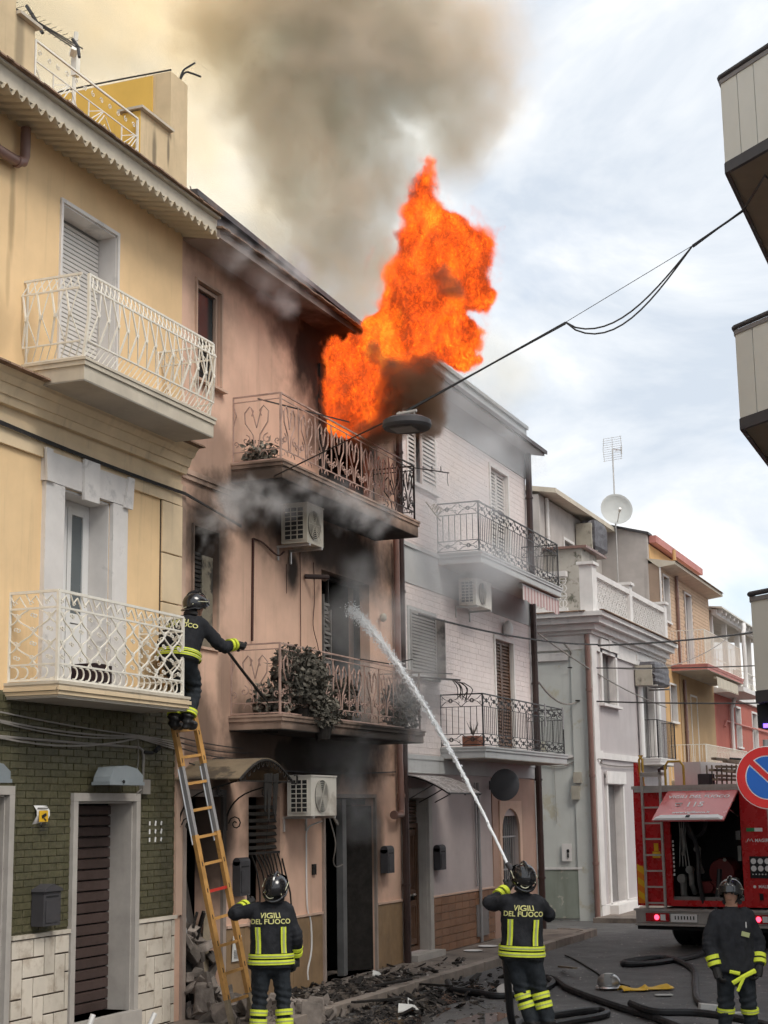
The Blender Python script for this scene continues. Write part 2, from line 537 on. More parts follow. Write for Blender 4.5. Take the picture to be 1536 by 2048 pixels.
M['cream_shutter'] = mat('cream_louvre', (0.60, 0.56, 0.53), 0.55, 0.05, 5, 0.0, rand=0.03)
M['greenish'] = mat('pale_green_peeling_plaster', (0.58, 0.59, 0.56), 0.92, 0.07, 1.2, 0.25, 30, streak=0.22, color2=(0.50, 0.47, 0.37), c2scale=1.4, c2lo=.56, c2hi=.64)
M['green_plinth'] = mat('green_grey_plinth', (0.25, 0.275, 0.235), 0.9, 0.1, 2, 0.2, 30, streak=0.3, color2=(0.42, 0.40, 0.34), c2scale=2.4, c2lo=.62, c2hi=.66)
M['lilac'] = mat('lilac_grey_plaster', (0.48, 0.44, 0.44), 0.92, 0.06, 1.6, 0.15, 40, streak=0.14)
M['white_trim'] = mat('white_stucco_trim', (0.70, 0.67, 0.65), 0.85, 0.08, 3, 0.15, 40, streak=0.16)
M['old_render'] = mat('old_grey_render', (0.46, 0.42, 0.395), 0.95, 0.12, 2, 0.25, 30, streak=0.4)
M['orange'] = mat('orange_plaster', (0.58, 0.36, 0.17), 0.9, 0.06, 2, 0.15, 40, streak=0.1)
M['peach_brick'] = mat('peach_brick', (0.56, 0.40, 0.28), 0.85, 0.08, 5, 0.15, 30, rand=0.07)
M['peach_joint'] = mat('peach_brick_joint', (0.34, 0.25, 0.19), 0.9, 0.08, 5)
M['rose_metal'] = mat('rose_painted_gutter', (0.50, 0.20, 0.17), 0.6, 0.08, 3, 0.0)
M['red_wall'] = mat('brick_red_plaster', (0.42, 0.13, 0.10), 0.9, 0.07, 1.6, 0.15, 40, streak=0.12)
M['beige_panel'] = mat('beige_balcony_panel', (0.60, 0.585, 0.53), 0.55, 0.03, 2, 0.03, 30, rand=0.03)
M['dark_trim'] = mat('dark_grey_edge_trim', (0.055, 0.052, 0.056), 0.6, 0.1, 3, 0.05)
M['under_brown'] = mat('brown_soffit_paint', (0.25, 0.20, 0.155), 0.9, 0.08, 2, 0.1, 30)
M['asphalt'] = mat('wet_asphalt', (0.105, 0.100, 0.098), 0.62, 0.25, 1.1, 0.55, 90, dirt=(0.035, 0.033, 0.032), dirt_amt=0.6, color2=(0.165, 0.157, 0.152), c2scale=0.8, c2lo=.52, c2hi=.7, bdist=0.008)
M['pavement'] = mat('pavement_concrete', (0.20, 0.165, 0.14), 0.8, 0.2, 1.6, 0.3, 50, dirt=(0.03, 0.026, 0.024), dirt_amt=0.75, bdist=0.006)
M['kerb'] = mat('kerb_stone', (0.27, 0.225, 0.19), 0.8, 0.15, 4, 0.25, 40, rand=0.12, dirt=(0.06, 0.05, 0.045), dirt_amt=0.6)
M['black_rubber'] = mat('black_rubber', (0.016, 0.016, 0.018), 0.5, 0.2, 6, 0.1, 30, spec=0.4)
M['cable'] = mat('cable_sheath', (0.03, 0.028, 0.028), 0.6, 0.1, 5, 0.0)
M['grey_cable'] = mat('grey_cable_sheath', (0.24, 0.22, 0.20), 0.6, 0.1, 5, 0.0)
M['ac_white'] = mat('ivory_air_conditioner', (0.66, 0.62, 0.55), 0.4, 0.06, 4, 0.0, color2=(0.45, 0.40, 0.34), c2scale=1.3)
M['ac_dirty'] = mat('sooty_ivory_casing', (0.42, 0.385, 0.32), 0.5, 0.15, 3, 0.05, color2=(0.10, 0.085, 0.07), c2scale=2.6, c2lo=.52, c2hi=.7)
M['dark'] = mat('dark_recess', (0.02, 0.02, 0.021), 0.8, 0.1, 5, 0.0)
M['tarp'] = mat('grey_plastic_cover', (0.11, 0.105, 0.115), 0.5, 0.2, 6, 0.5, 12, bdist=0.02)
M['lamp_grey'] = mat('grey_lamp_housing', (0.21, 0.235, 0.25), 0.4, 0.08, 5, 0.0)
M['steel'] = mat('brushed_steel', (0.55, 0.55, 0.55), 0.35, 0.08, 5, 0.0, metallic=0.9)
M['alu'] = mat('aluminium', (0.50, 0.48, 0.46), 0.4, 0.1, 6, 0.0, metallic=0.6)
M['glass'] = mat('window_glass', (0.10, 0.12, 0.13), 0.06, 0.05, 3, 0.0, spec=0.9)
M['curtain'] = mat('white_lace_curtain', (0.50, 0.50, 0.49), 0.9, 0.15, 9, 0.2, 20)
M['ladder_wood'] = mat('varnished_ladder_wood', (0.42, 0.225, 0.072), 0.5, 0.2, 6, 0.1, 30, rand=0.06, color2=(0.22, 0.10, 0.03), c2scale=9, c2lo=.58, c2hi=.7)
M['ladder_old'] = mat('worn_grey_ladder_wood', (0.23, 0.185, 0.13), 0.7, 0.2, 8, 0.2, 30)
M['red_paint'] = mat('worn_red_paint', (0.40, 0.03, 0.02), 0.6, 0.1, 5, 0.0)
M['suit'] = mat('navy_black_turnout_cloth', (0.016, 0.017, 0.021), 0.85, 0.3, 9, 0.6, 22, bdist=0.012)
M['trouser'] = mat('blue_black_turnout_trousers', (0.017, 0.021, 0.026), 0.85, 0.3, 9, 0.6, 18, bdist=0.014)
M['hiviz'] = mat('fluorescent_yellow_tape', (0.62, 0.70, 0.055), 0.6, 0.12, 14, 0.0, rand=0.06)
M['reflect'] = mat('silver_reflective_tape', (0.36, 0.39, 0.19), 0.45, 0.1, 14, 0.0)
M['letter'] = mat('pale_yellow_lettering', (0.60, 0.58, 0.24), 0.7, 0.1, 20, 0.0)
M['helmet'] = mat('black_helmet_shell', (0.012, 0.012, 0.014), 0.16, 0.1, 5, 0.0, spec=0.8)
M['helmet_trim'] = mat('pale_helmet_trim', (0.60, 0.58, 0.42), 0.4, 0.1, 8, 0.0)
M['skin'] = mat('skin', (0.42, 0.235, 0.165), 0.6, 0.1, 14, 0.1, 60)
M['glove'] = mat('black_leather_glove', (0.022, 0.021, 0.021), 0.7, 0.2, 14, 0.2, 30)
M['boot'] = mat('black_boot_leather', (0.018, 0.017, 0.017), 0.45, 0.2, 12, 0.1, 30)
M['truck_red'] = mat('fire_engine_red', (0.48, 0.014, 0.018), 0.28, 0.05, 3, 0.0, spec=0.6, dirt=(0.22, 0.01, 0.012), dirt_amt=0.2)
M['truck_pink'] = mat('hatch_red_paint', (0.56, 0.13, 0.13), 0.22, 0.05, 3, 0.0, spec=0.9)
M['white'] = mat('white_vinyl', (0.75, 0.74, 0.73), 0.4, 0.04, 8, 0.0)
M['sign_red'] = mat('sign_red', (0.52, 0.022, 0.02), 0.35, 0.05, 6, 0.0)
M['sign_blue'] = mat('sign_blue', (0.015, 0.105, 0.42), 0.35, 0.05, 6, 0.0)
M['yellow_plastic'] = mat('yellow_plastic', (0.72, 0.42, 0.02), 0.45, 0.08, 10, 0.1)
M['orange_mark'] = mat('orange_marking', (0.72, 0.20, 0.02), 0.4, 0.08, 6, 0.0)
M['lamp_red'] = mat('red_lamp_lens', (0.35, 0.02, 0.025), 0.2, 0.05, 6, 0.0)
M['lamp_lit'] = mat('lit_red_lamp', (0.6, 0.03, 0.05), 0.3, 0.05, 6, 0.0, emit=(1.0, 0.05, 0.10), estr=3.0)
M['blue_lit'] = mat('lit_violet_led', (0.1, 0.05, 0.6), 0.3, 0.0, 6, 0.0, emit=(0.16, 0.08, 1.0), estr=3.0)
M['rubble'] = mat('broken_masonry', (0.20, 0.17, 0.15), 0.95, 0.35, 7, 0.5, 30, rand=0.45, dirt=(0.05, 0.042, 0.038), dirt_amt=0.6, bdist=0.01)
M['plant_burnt'] = mat('scorched_leaves', (0.125, 0.115, 0.095), 0.9, 0.4, 12, 0.2, 30, rand=0.4, color2=(0.24, 0.215, 0.175), c2scale=6)
M['canopy'] = mat('scorched_canopy_sheet', (0.17, 0.13, 0.085), 0.7, 0.25, 3, 0.2, 20, color2=(0.07, 0.055, 0.04), c2scale=2)
M['plex'] = mat('smoked_canopy_glass', (0.33, 0.30, 0.29), 0.25, 0.1, 4, 0.0)
M['yellow_line'] = mat('pale_wall_lettering', (0.25, 0.16, 0.08), 0.8, 0.1, 5, 0.0)
M['stripe_a'] = mat('faded_white_awning_cloth', (0.56, 0.50, 0.48), 0.9, 0.08, 6, 0.1)
M['stripe_b'] = mat('faded_rose_awning_cloth', (0.42, 0.26, 0.26), 0.9, 0.08, 6, 0.1)
M['terracotta'] = mat('terracotta', (0.30, 0.13, 0.085), 0.85, 0.15, 8, 0.1)
M['room'] = mat('burnt_room_plaster', (0.035, 0.033, 0.033), 0.95, 0.3, 2, 0.2)
M['paper'] = mat('printed_paper', (0.66, 0.65, 0.62), 0.8, 0.05, 20, 0.0)
M['stone_grey'] = mat('grey_door_panel', (0.20, 0.185, 0.18), 0.6, 0.1, 4, 0.0)

UB = {}
def ub(k, ch=0.06):
    if k not in UB: UB[k] = unit_block(M[k], ch)
    return UB[k]

# ---------------------------------------------------------------- ironwork patterns
def spiral(cx, cy, r, turns, a0, d=1, n=10, r1=0.15):
    out = []
    for k in range(n + 1):
        t = k / n
        rr = r * (1 - (1 - r1) * t)
        a = a0 + d * t * turns * 2 * math.pi
        out.append((cx + rr * math.cos(a), cy + rr * math.sin(a)))
    return out
def arc(cx, cy, r, a, b_, n=8):
    return [(cx + r * math.cos(a + (b_ - a) * k / n), cy + r * math.sin(a + (b_ - a) * k / n)) for k in range(n + 1)]

def pattern(style, L, h):
    """returns (rails [(v, r)], lines [(poly, r)], bulge fn)"""
    ln = []
    bul = lambda v: 0.0
    if style == 'lattice':
        rails = [(0.02, .011), (0.17, .010), (0.72, .011), (h, .014)]
        n = max(2, round(L / 0.19)); c = L / n
        for k in range(n):
            u = k * c
            ln += [([(u, .17), (u + .42 * c, .45), (u + .08 * c, .72)], .010), ([(u + c, .17), (u + .52 * c, .45), (u + .9 * c, .72)], .006)]
            ln.append(([(u + .42 * c, .43), (u + .52 * c, .47)], .016))
        n = max(3, round(L / 0.085)); c = L / n
        for k in range(n):
            u = k * c
            ln += [([(u, .72), (u + c, h)], .006), ([(u + c, .72), (u + c * .3, h)], .005), ([(u, .02), (u + c, .17)], .005)]
        bul = lambda v: 0.09 * math.sin(math.pi * min(max(v / h, 0), 1)) + 0.05 * v / h
    elif style == 'scroll':
        rails = [(0.02, .012), (0.17, .010), (0.72, .011), (h, .015)]
        n = max(2, round(L / 0.17)); c = L / n; H = .55; per = H / 2
        for k in range(n + 1):
            sgn = 1 if k % 2 else -1
            pl = []
            for q in range(25):
                v = .17 + H * q / 24
                u = k * c + sgn * c * .48 * math.sin(2 * math.pi * (v - .17) / per + .6)
                pl.append((min(max(u, 0), L), v))
            ln.append((pl, .0075))
        for k in range(n):
            for q in range(4):
                v = .17 + H * (q + .5) / 4
                u = (k + .5) * c
                if 0.05 < u < L - .05:
                    ln.append((spiral(u - .02, v, .028, .8, 0, 1, 6), .006))
                    ln.append((spiral(u + .02, v, .028, .8, math.pi, 1, 6), .006))
        n2 = max(2, round(L / 0.12)); c = L / n2
        for k in range(n2):
            u = (k + .5) * c
            ln.append((arc(u, .095, .06, -1.9, 1.9), .007))
        n3 = max(2, round(L / 0.2)); c = L / n3
        for k in range(n3):
            u = k * c
            ln.append(([(u, h - .02), (u + .25 * c, h - .10), (u + .6 * c, h - .04), (u + c, .73)], .007))
            ln.append((spiral(u + .3 * c, .77, .03, 1, 0, 1, 6), .005))
    elif style == 'floral':
        rails = [(0.02, .012), (0.15, .009), (0.81, .009), (h, .014)]
        n = max(1, round(L / 0.55)); c = L / n
        for k in range(n):
            u = k * c; m = u + c / 2
            for sg in (-1, 1):
                ln.append(([(m + sg * .02, .15), (m + sg * .05, .36), (m + sg * .16, .52), (m + sg * .17, .66), (m + sg * .10, .74), (m + sg * .045, .68), (m + sg * .07, .61)], .010))
                ln.append((spiral(m + sg * .15, .30, .07, 1.1, 1.5, sg, 9), .009))
                ln.append(([(m, .45), (m + sg * .035, .58), (m + sg * .075, .72)], .009))
                ln.append((spiral(m + sg * (c / 2 - .045), .26, .045, 1.1, -1.5, -sg, 8), .008))
                ln.append((arc(m + sg * .10, .085, .055, 0, 3.14, 6), .007))
            ln.append(([(u, .15), (u + .01, .4), (u, .81)], .010))
            ln.append(([(u + .01, .5), (u + .05, .64), (u + .02, .74)], .009))
    elif style == 'bars':
        rails = [(0.03, .010), (0.21, .008), (0.67, .008), (h, .015)]
        n = max(2, round(L / 0.105)); c = L / n
        for k in range(1, n):
            ln.append(([(k * c, .21), (k * c, .67)], .0065))
        n = max(1, round(L / 0.42)); c = L / n
        for v0, v1 in ((.03, .21), (.67, h)):
            for k in range(n):
                u = k * c; m = u + c / 2; vm = (v0 + v1) / 2
                ln += [([(u, v0), (u + .25 * c, vm - .02), (u + .5 * c, vm), (u + .75 * c, vm + .02), (u + c, v1)], .007), ([(u, v1), (u + .25 * c, vm + .02), (m, vm), (u + .75 * c, vm - .02), (u + c, v0)], .007)]
                ln += [(arc(m, vm, .03, 0, 6.28, 8), .012), (spiral(u + .05, vm + .03, .03, 1, 0, 1, 6), .006), (spiral(u + c - .05, vm - .03, .03, 1, 3, 1, 6), .006)]
    elif style == 'plain':
        rails = [(0.03, .010), (h, .013)]
        n = max(2, round(L / 0.10)); c = L / n
        for k in range(1, n):
            ln.append(([(k * c, .03), (k * c, h)], .007))
    elif style == 'chevron':
        rails = [(0.03, .010), (0.60, .008), (h, .014)]
        n = max(1, round(L / 0.8)); c = L / n
        for k in range(n):
            u = k * c; m = u + c / 2
            for q in range(5):
                w = (q + 1) * c / 10
                ln.append(([(m, .03 + .11 * q), (m + c / 2 - w * .2, min(.60, .03 + .11 * q + .42))], .006))
                ln.append(([(u, .55 - .11 * q), (u + c / 2, max(.03, .55 - .11 * q - .42))], .006))
            ln.append(([(m, .03), (m, .60)], .008))
            for q in range(4):
                ln.append((spiral(u + (q + .5) * c / 4, (.60 + h) / 2, .04, 1.2, q, (-1) ** q, 8), .005))
    return rails, ln, bul

def iron(name_f, name_o, path, z, h, style, m, parent, k=1.0, posts=True):
    bf, bo = B(), B()
    for (ax, ay), (bx, by) in zip(path[:-1], path[1:]):
        L = math.hypot(bx - ax, by - ay)
        dx, dy = (bx - ax) / L, (by - ay) / L
        ox, oy = dy, -dx         # outward for paths walked with the street on the right hand
        rails, ln, bul = pattern(style, L, h)
        def P(u, v):
            w = bul(v)
            return (ax + dx * u + ox * w, ay + dy * u + oy * w, z + v)
        for v, r in rails:
            bf.tube([P(0, v), P(L, v)], r * k, 4)
        for pl, r in ln:
            bo.tube([P(u, v) for u, v in pl], r * k, 4, cap=False)
    if posts:
        _, _, bul = pattern(style, 1, h)
        for i, (ax, ay) in enumerate(path):
            w = bul(h * .5) * 0.5
            bf.tube([(ax, ay, z), (ax, ay - (w if 0 < i < len(path) - 1 else 0), z + h * .5), (ax, ay - (bul(h) if 0 < i < len(path) - 1 else 0), z + h)], .017 * k, 4)
    part(name_f, bf, m, parent)
    part(name_o, bo, m, parent)

def balcony(house, x0, x1, yd, ztop, th, style, m, slab='slab', under='slab_under', h=0.88, lip=0.0, k=1.0, yw=0.0, rail=True, label=None):
    """slab (part) with railing frame and ornament (sub-parts)"""
    b = B()
    yf = yw - yd
    b.m = 0
    b.box(x0, x1, yf, yw, ztop - th + 0.012, ztop)
    if lip:
        b.box(x0 - lip, x1 + lip, yf - lip, yw, ztop, ztop + 0.028)
        b.box(x0 - lip * .6, x1 + lip * .6, yf - lip * .6, yw, ztop - .05, ztop - .001)
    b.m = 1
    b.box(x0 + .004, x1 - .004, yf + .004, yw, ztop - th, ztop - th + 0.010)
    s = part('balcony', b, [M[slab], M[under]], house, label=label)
    if rail:
        e = 0.04
        iron('railing', 'railing_ornament', [(x0 + e, yw), (x0 + e, yf + e), (x1 - e, yf + e), (x1 - e, yw)], ztop + (0.03 if lip else 0), h, style, m, s, k)
    return s

# ---------------------------------------------------------------- ground, kerb, pavement
g = B()
nxs = [-60, 5, 12, 14, 16, 18, 20, 22, 24, 26, 28, 31, 36, 45, 60, 120, 900]
g.quad((-300, -300, 0), (900, -300, 0), (900, 300, 0), (-300, 300, 0))
structure('road', g, M['asphalt'])
pv = B()
pv.box(6, 30.0, -1.10, 0.6, -0.3, 0.12)
pv.box(29.995, 30.7, -1.0, 0.6, -0.3, 0.118)
structure('pavement', pv, M['pavement'])
kb = ub('kerb')
kerb = structure('kerb', B().box(6, 30.1, -1.20, -1.104, -0.3, 0.05), M['pavement'])
x = 11.0
while x < 30.2:
    L = 0.95 + rnd.random() * 0.1
    o = piece('kerb_stone', kb, kerb, (x + L / 2, -1.17 + rnd.uniform(-.006, .006), 0.02 + rnd.uniform(-.004, .004)), (L - .012, 0.15, 0.225))
    x += L
for i in range(5):
    a = R(-90 + 18 * i + 9)
    piece('kerb_stone', kb, kerb, (30.2 + .72 * math.cos(a), -.45 + .72 * math.sin(a), 0.015), (0.25, 0.15, 0.22), rot=(0, 0, a + math.pi / 2))
p2 = B().box(34.2, 70, -1.3, -0.29, -0.3, 0.10)
structure('far_pavement', p2, M['pavement'])

# ---------------------------------------------------------------- yellow house
YH = thing('yellow_house', 'yellow plastered house with white iron balconies, green brick ground floor and corrugated eaves', 'house', (12.5, 0, 0))
XL, XB = 5.0, 16.40
DOOR = (14.23, 15.40, 0.36, 2.56)
DOORL = (11.7, 13.02, 0.36, 2.62)
W1 = (13.86, 14.80, 3.67, 5.80)
W2 = (13.74, 14.86, 6.90, 8.92)
b = B(); wall(b, 'y', 0, .35, XL, XB - .08, 0.0, 3.62, [DOOR, DOORL])
part('ground_floor_wall', b, M['green_grout'], YH)
b = B(); wall(b, 'y', 0, .35, XL, XB, 3.62, 6.32, [W1])
part('first_floor_wall', b, M['yellow'], YH)
b = B(); wall(b, 'y', 0, .35, XL, XB, 6.32, 9.60, [W2])
part('second_floor_wall', b, M['yellow'], YH)
b = B()
b.box(XL, XL + .3, .35, 9, 0, 9.6); b.box(XB - .3, XB - .004, .36, 9, 0, 9.75); b.box(XL, XB, 9, 9.3, 0, 9.6)
b.box(XL, XB - .31, .36, 9, 9.3, 9.58); b.box(XL + .3, XB - .31, .36, 9, 6.4, 6.6); b.box(XL + .3, XB - .31, .36, 9, 3.3, 3.5)
part('shell_wall', b, M['yellow_old'], YH)
# inner faces so that doors are dark, not see-through
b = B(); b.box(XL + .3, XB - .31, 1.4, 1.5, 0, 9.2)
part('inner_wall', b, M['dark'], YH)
# string courses and cornice
b = B()
for z0, z1, d in ((6.22, 6.30, .05), (6.30, 6.42, .03), (6.42, 6.50, .12), (6.50, 6.60, .17), (6.60, 6.66, .23), (6.66, 6.72, .27)):
    b.prism([(0, z0), (-d * .8, z0), (-d, z1), (0, z1)], 'x', XL, XB - .02)
part('cornice', b, M['yellow_trim'], YH)
tl = B().prism([(0, .0), (-.5, 0), (-.46, .5), (-.25, .62), (0, .5)], 'x', -.5, .5).mesh('roof_tile', M['tile_clay'])
for k in range(22):
    x = 12.0 + k * .2
    if not (13.05 < x < 15.9):
        piece('roof_tile', tl, YH, (x + .1, -0.20, 6.722), (.185, .3, .05))
# quoin blocks and frieze
b = B(); b.box(XB - .48, XB - .004, -.018, 0, 3.66, 6.22); b.box(XL, XB - .49, -.016, 0, 6.05, 6.22)
part('pilaster', b, M['grout'], YH)
for z0, z1 in ((3.68, 4.25), (4.262, 4.83), (4.842, 5.41), (5.422, 6.03)):
    piece('quoin_block', ub('yellow_trim', .02), YH, (XB - .242, -.02, (z0 + z1) / 2), (.47, .04, z1 - z0))
piece('quoin_block', ub('yellow_trim', .02), YH, ((XL + XB) / 2, -.022, 6.128), (XB - XL - .01, .03, .178))
# first-floor window door with marble surround
b = B()
b.box(13.50, 13.85, -.05, .0, 3.67, 5.80); b.box(14.81, 15.12, -.05, 0, 3.67, 5.80)
b.box(13.47, 15.15, -.055, 0, 5.805, 6.12)
b.box(14.16, 14.46, -.09, -.056, 5.72, 6.16); b.prism([(13.47, 5.80), (13.62, 5.80), (13.56, 6.14), (13.44, 6.14)], 'y', -.085, -.056)
b.prism([(15.0, 5.78), (15.17, 5.78), (15.20, 6.14), (15.08, 6.14)], 'y', -.085, -.056)
b.box(13.855, 13.875, .0, .30, 3.67, 5.79); b.box(14.785, 14.805, .0, .30, 3.67, 5.79); b.box(13.86, 14.80, 0, .30, 5.77, 5.795)
part('door_surround', b, M['marble'], YH)
b = B()
def frame(b, x0, x1, z0, z1, y0, y1, w):
    b.box(x0, x0 + w, y0, y1, z0, z1); b.box(x1 - w, x1, y0, y1, z0, z1)
    b.box(x0 + w, x1 - w, y0, y1, z1 - w, z1); b.box(x0 + w, x1 - w, y0, y1, z0, z0 + w)
frame(b, 13.88, 14.78, 3.68, 5.765, .24, .30, .06)
wd = part('window_door', b, M['white_pvc'], YH)
for x0, x1 in ((13.945, 14.32), (14.34, 14.715)):
    b = B(); frame(b, x0, x1, 3.75, 5.70, .225, .27, .075); b.box(x0 + .075, x1 - .075, .225, .27, 4.45, 4.55)
    b.box(x0 + .08, x1 - .08, .235, .26, 3.83, 4.44)
    part('leaf', b, M['white_pvc'], wd)
    part('pane', B().box(x0 + .076, x1 - .076, .24, .245, 4.551, 5.62), M['glass'], wd)
    c = B()
    n = 14
    for k in range(n):
        a, a2 = x0 + .08 + (x1 - x0 - .16) * k / n, x0 + .08 + (x1 - x0 - .16) * (k + 1) / n
        c.quad((a, .30 + .012 * (k % 2), 4.5), (a2, .30 + .012 * ((k + 1) % 2), 4.5), (a2, .30 + .012 * ((k + 1) % 2), 5.6), (a, .30 + .012 * (k % 2), 5.6))
    part('curtain', c, M['curtain'], wd)
# second-floor roller shutter
b = B()
frame(b, 13.70, 14.90, 6.88, 8.96, -.025, .0, .04)
b.box(13.742, 13.755, .0, .30, 6.9, 8.915); b.box(14.845, 14.858, 0, .30, 6.9, 8.915); b.box(13.742, 14.858, 0, .30, 8.90, 8.918)
part('door_surround', b, M['marble'], YH)
b = B().box(13.76, 14.84, .24, .25, 6.9, 8.9)
rs = part('roller_shutter', b, M['grey_shutter'], YH)
sl = B().prism([(-.5, -.45), (-.5, .35), (.2, .5), (.2, -.5)], 'x', -.5, .5).mesh('slat', M['shutter_white'])
nsl = 38
for k in range(nsl):
    piece('slat', sl, rs, (14.30, .232, 6.93 + k * (1.96 / nsl)), (1.07, .022, .047))
# eaves
b = B(); b.box(XL, XB + .02, -.47, -.455, 9.42, 9.60); b.box(XL, XB + .02, -.455, .0, 9.585, 9.60); b.box(XL, XB + .02, -.52, -.40, 9.601, 9.625)
part('eaves_board', b, M['slab'], YH)
cs = B()
nn = 0
x = 10.0
pw = .166
prof = []
while x < XB - .02:
    for q in range(6):
        prof.append((x + pw * q / 6, .046 * math.cos(2 * math.pi * q / 6)))
    x += pw
vs = []
for (u, w) in prof:
    vs += [(u, -.50, 9.385 + w), (u, -.002, 9.485 + w * .8)]
fs = [(2 * k, 2 * k + 1, 2 * k + 3, 2 * k + 2) for k in range(len(prof) - 1)]
cs.add(vs, fs)
o = part('corrugated_sheet', cs, M['corr'], YH)
md = o.modifiers.new('thickness', 'SOLIDIFY'); md.thickness = 0.006
for k in range(62):
    x = 10.0 + k * .105
    if x < XB: piece('roof_tile', tl, YH, (x + .05, -.42 + rnd.uniform(-.01, .01), 9.626), (.098, .3, .055))
b = B(); b.hexa([(XL, -.50, 9.602), (XB, -.50, 9.602), (XB, .25, 9.72), (XL, .25, 9.72), (XL, -.50, 9.625), (XB, -.50, 9.625), (XB, .25, 9.74), (XL, .25, 9.74)])
b.box(XL, XB, .26, 9, 9.61, 9.72)
part('roof', b, M['tile_clay'], YH)
# terrace structures
b = B(); b.box(8, 13.22, .3, 2.2, 9.72, 13.2); b.box(13.221, 13.58, .3, 1.9, 9.72, 10.93)
part('stair_tower', b, M['yellow_old'], YH)
part('coping', B().box(13.224, 13.64, .24, 2.0, 10.932, 10.97), M['slab'], YH)
b = B(); b.box(16.60, 17.04, .3, 5.6, 9.735, 11.80); b.box(15.86, 16.596, .3, .55, 9.73, 10.95)
part('parapet_wall', b, [M['yellow_old']], YH)
part('parapet_side', B().box(16.58, 16.598, .56, 5.6, 9.74, 11.78), M['yellow_deep'], YH)
part('parapet_side', B().box(15.845, 15.858, .3, .55, 9.73, 10.94), M['yellow_deep'], YH)
b = B(); b.box(15.80, 16.60, .24, .6, 10.952, 10.985)
part('coping', b, M['slab'], YH)
b = B()
for q in range(2):
    b.tube(spline([(16.9, .35, 11.8), (16.92 + .05 * q, .3, 11.95), (16.97 + .1 * q, .25, 12.02 - .05 * q), (17.05 + .16 * q, .2, 12.0 - .02 * q + (.1 if q == 0 else 0))], 4), .014, 5)
b.tube(spline([(16.62, .31, 11.83), (16.62, 1.5, 11.85), (16.62, 3.0, 11.84), (16.62, 5.0, 11.86)], 4), .012, 4)
part('cable_stub', b, M['cable'], YH)
iron('terrace_railing', 'terrace_railing_ornament', [(13.62, .32), (15.82, .32)], 9.98, .84, 'chevron', M['white_metal'], YH, 1.1)
# upper balcony, lower balcony
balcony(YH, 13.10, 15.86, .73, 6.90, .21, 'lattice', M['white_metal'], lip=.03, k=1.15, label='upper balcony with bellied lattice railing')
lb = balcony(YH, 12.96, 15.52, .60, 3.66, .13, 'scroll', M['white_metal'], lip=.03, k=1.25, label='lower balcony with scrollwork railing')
b = B()
for z0, z1, d in ((3.60, 3.64, .035), (3.56, 3.595, .018)):
    b.box(12.96 - d, 15.52 + d, -.60 - d, -.60 - d + .02, z0, z1); b.box(12.96 - d, 12.96 - d + .018, -.60, 0, z0, z1); b.box(15.52 + d - .018, 15.52 + d, -.6, 0, z0, z1)
part('moulding', b, M['yellow_trim'], lb)
# brown roof-level gutter pipe and stains
b = B(); b.tube([(10, -.10, 8.98), (12.72, -.10, 8.98), (12.86, -.10, 9.02), (12.89, -.10, 9.1), (12.89, -.10, 9.40)], .055, 10); b.tube([(12.9 - .16, -.10, 8.98), (12.9 - .12, -.10, 8.98)], .064, 10)
part('gutter_pipe', b, M['copper_pipe'], YH, smooth=True)
# ground-floor green brick
cnt = 0
BX0, BX1 = 12.5, XB - .09
extra = B()
row = 0
z = 1.315
TOP = 3.56
OPS = [(DOOR[0] - .09, DOOR[1] + .09, 0, DOOR[3] + .08), (DOORL[0] - .1, DOORL[1] + .12, 0, DOORL[3] + .09)]
rh = .071
while z < TOP:
    x = BX0 - (.14 if row % 2 else 0)
    while x < BX1:
        a, c = max(x, BX0), min(x + .272, BX1)
        segs = [(a, c)]
        for o in OPS:
            if z < o[3]:
                ns = []
                for s0, s1 in segs:
                    if s1 <= o[0] or s0 >= o[1]: ns.append((s0, s1))
                    else:
                        if s0 < o[0] - .02: ns.append((s0, o[0]))
                        if s1 > o[1] + .02: ns.append((o[1], s1))
                segs = ns
        for s0, s1 in segs:
            if s1 - s0 < .03: continue
            if cnt < 298:
                piece('brick', ub('green_brick'), YH, ((s0 + s1) / 2, -.007 + rnd.uniform(-.002, .002), z + rh / 2 - .003), (s1 - s0 - .005, .018, rh - .006))
                cnt += 1
            else:
                extra.box(s0, s1 - .007, -.016, 0, z, z + rh - .009)
        x += .28
    z += rh; row += 1
part('brick_courses', extra, M['green_brick'], YH, kind='stuff')
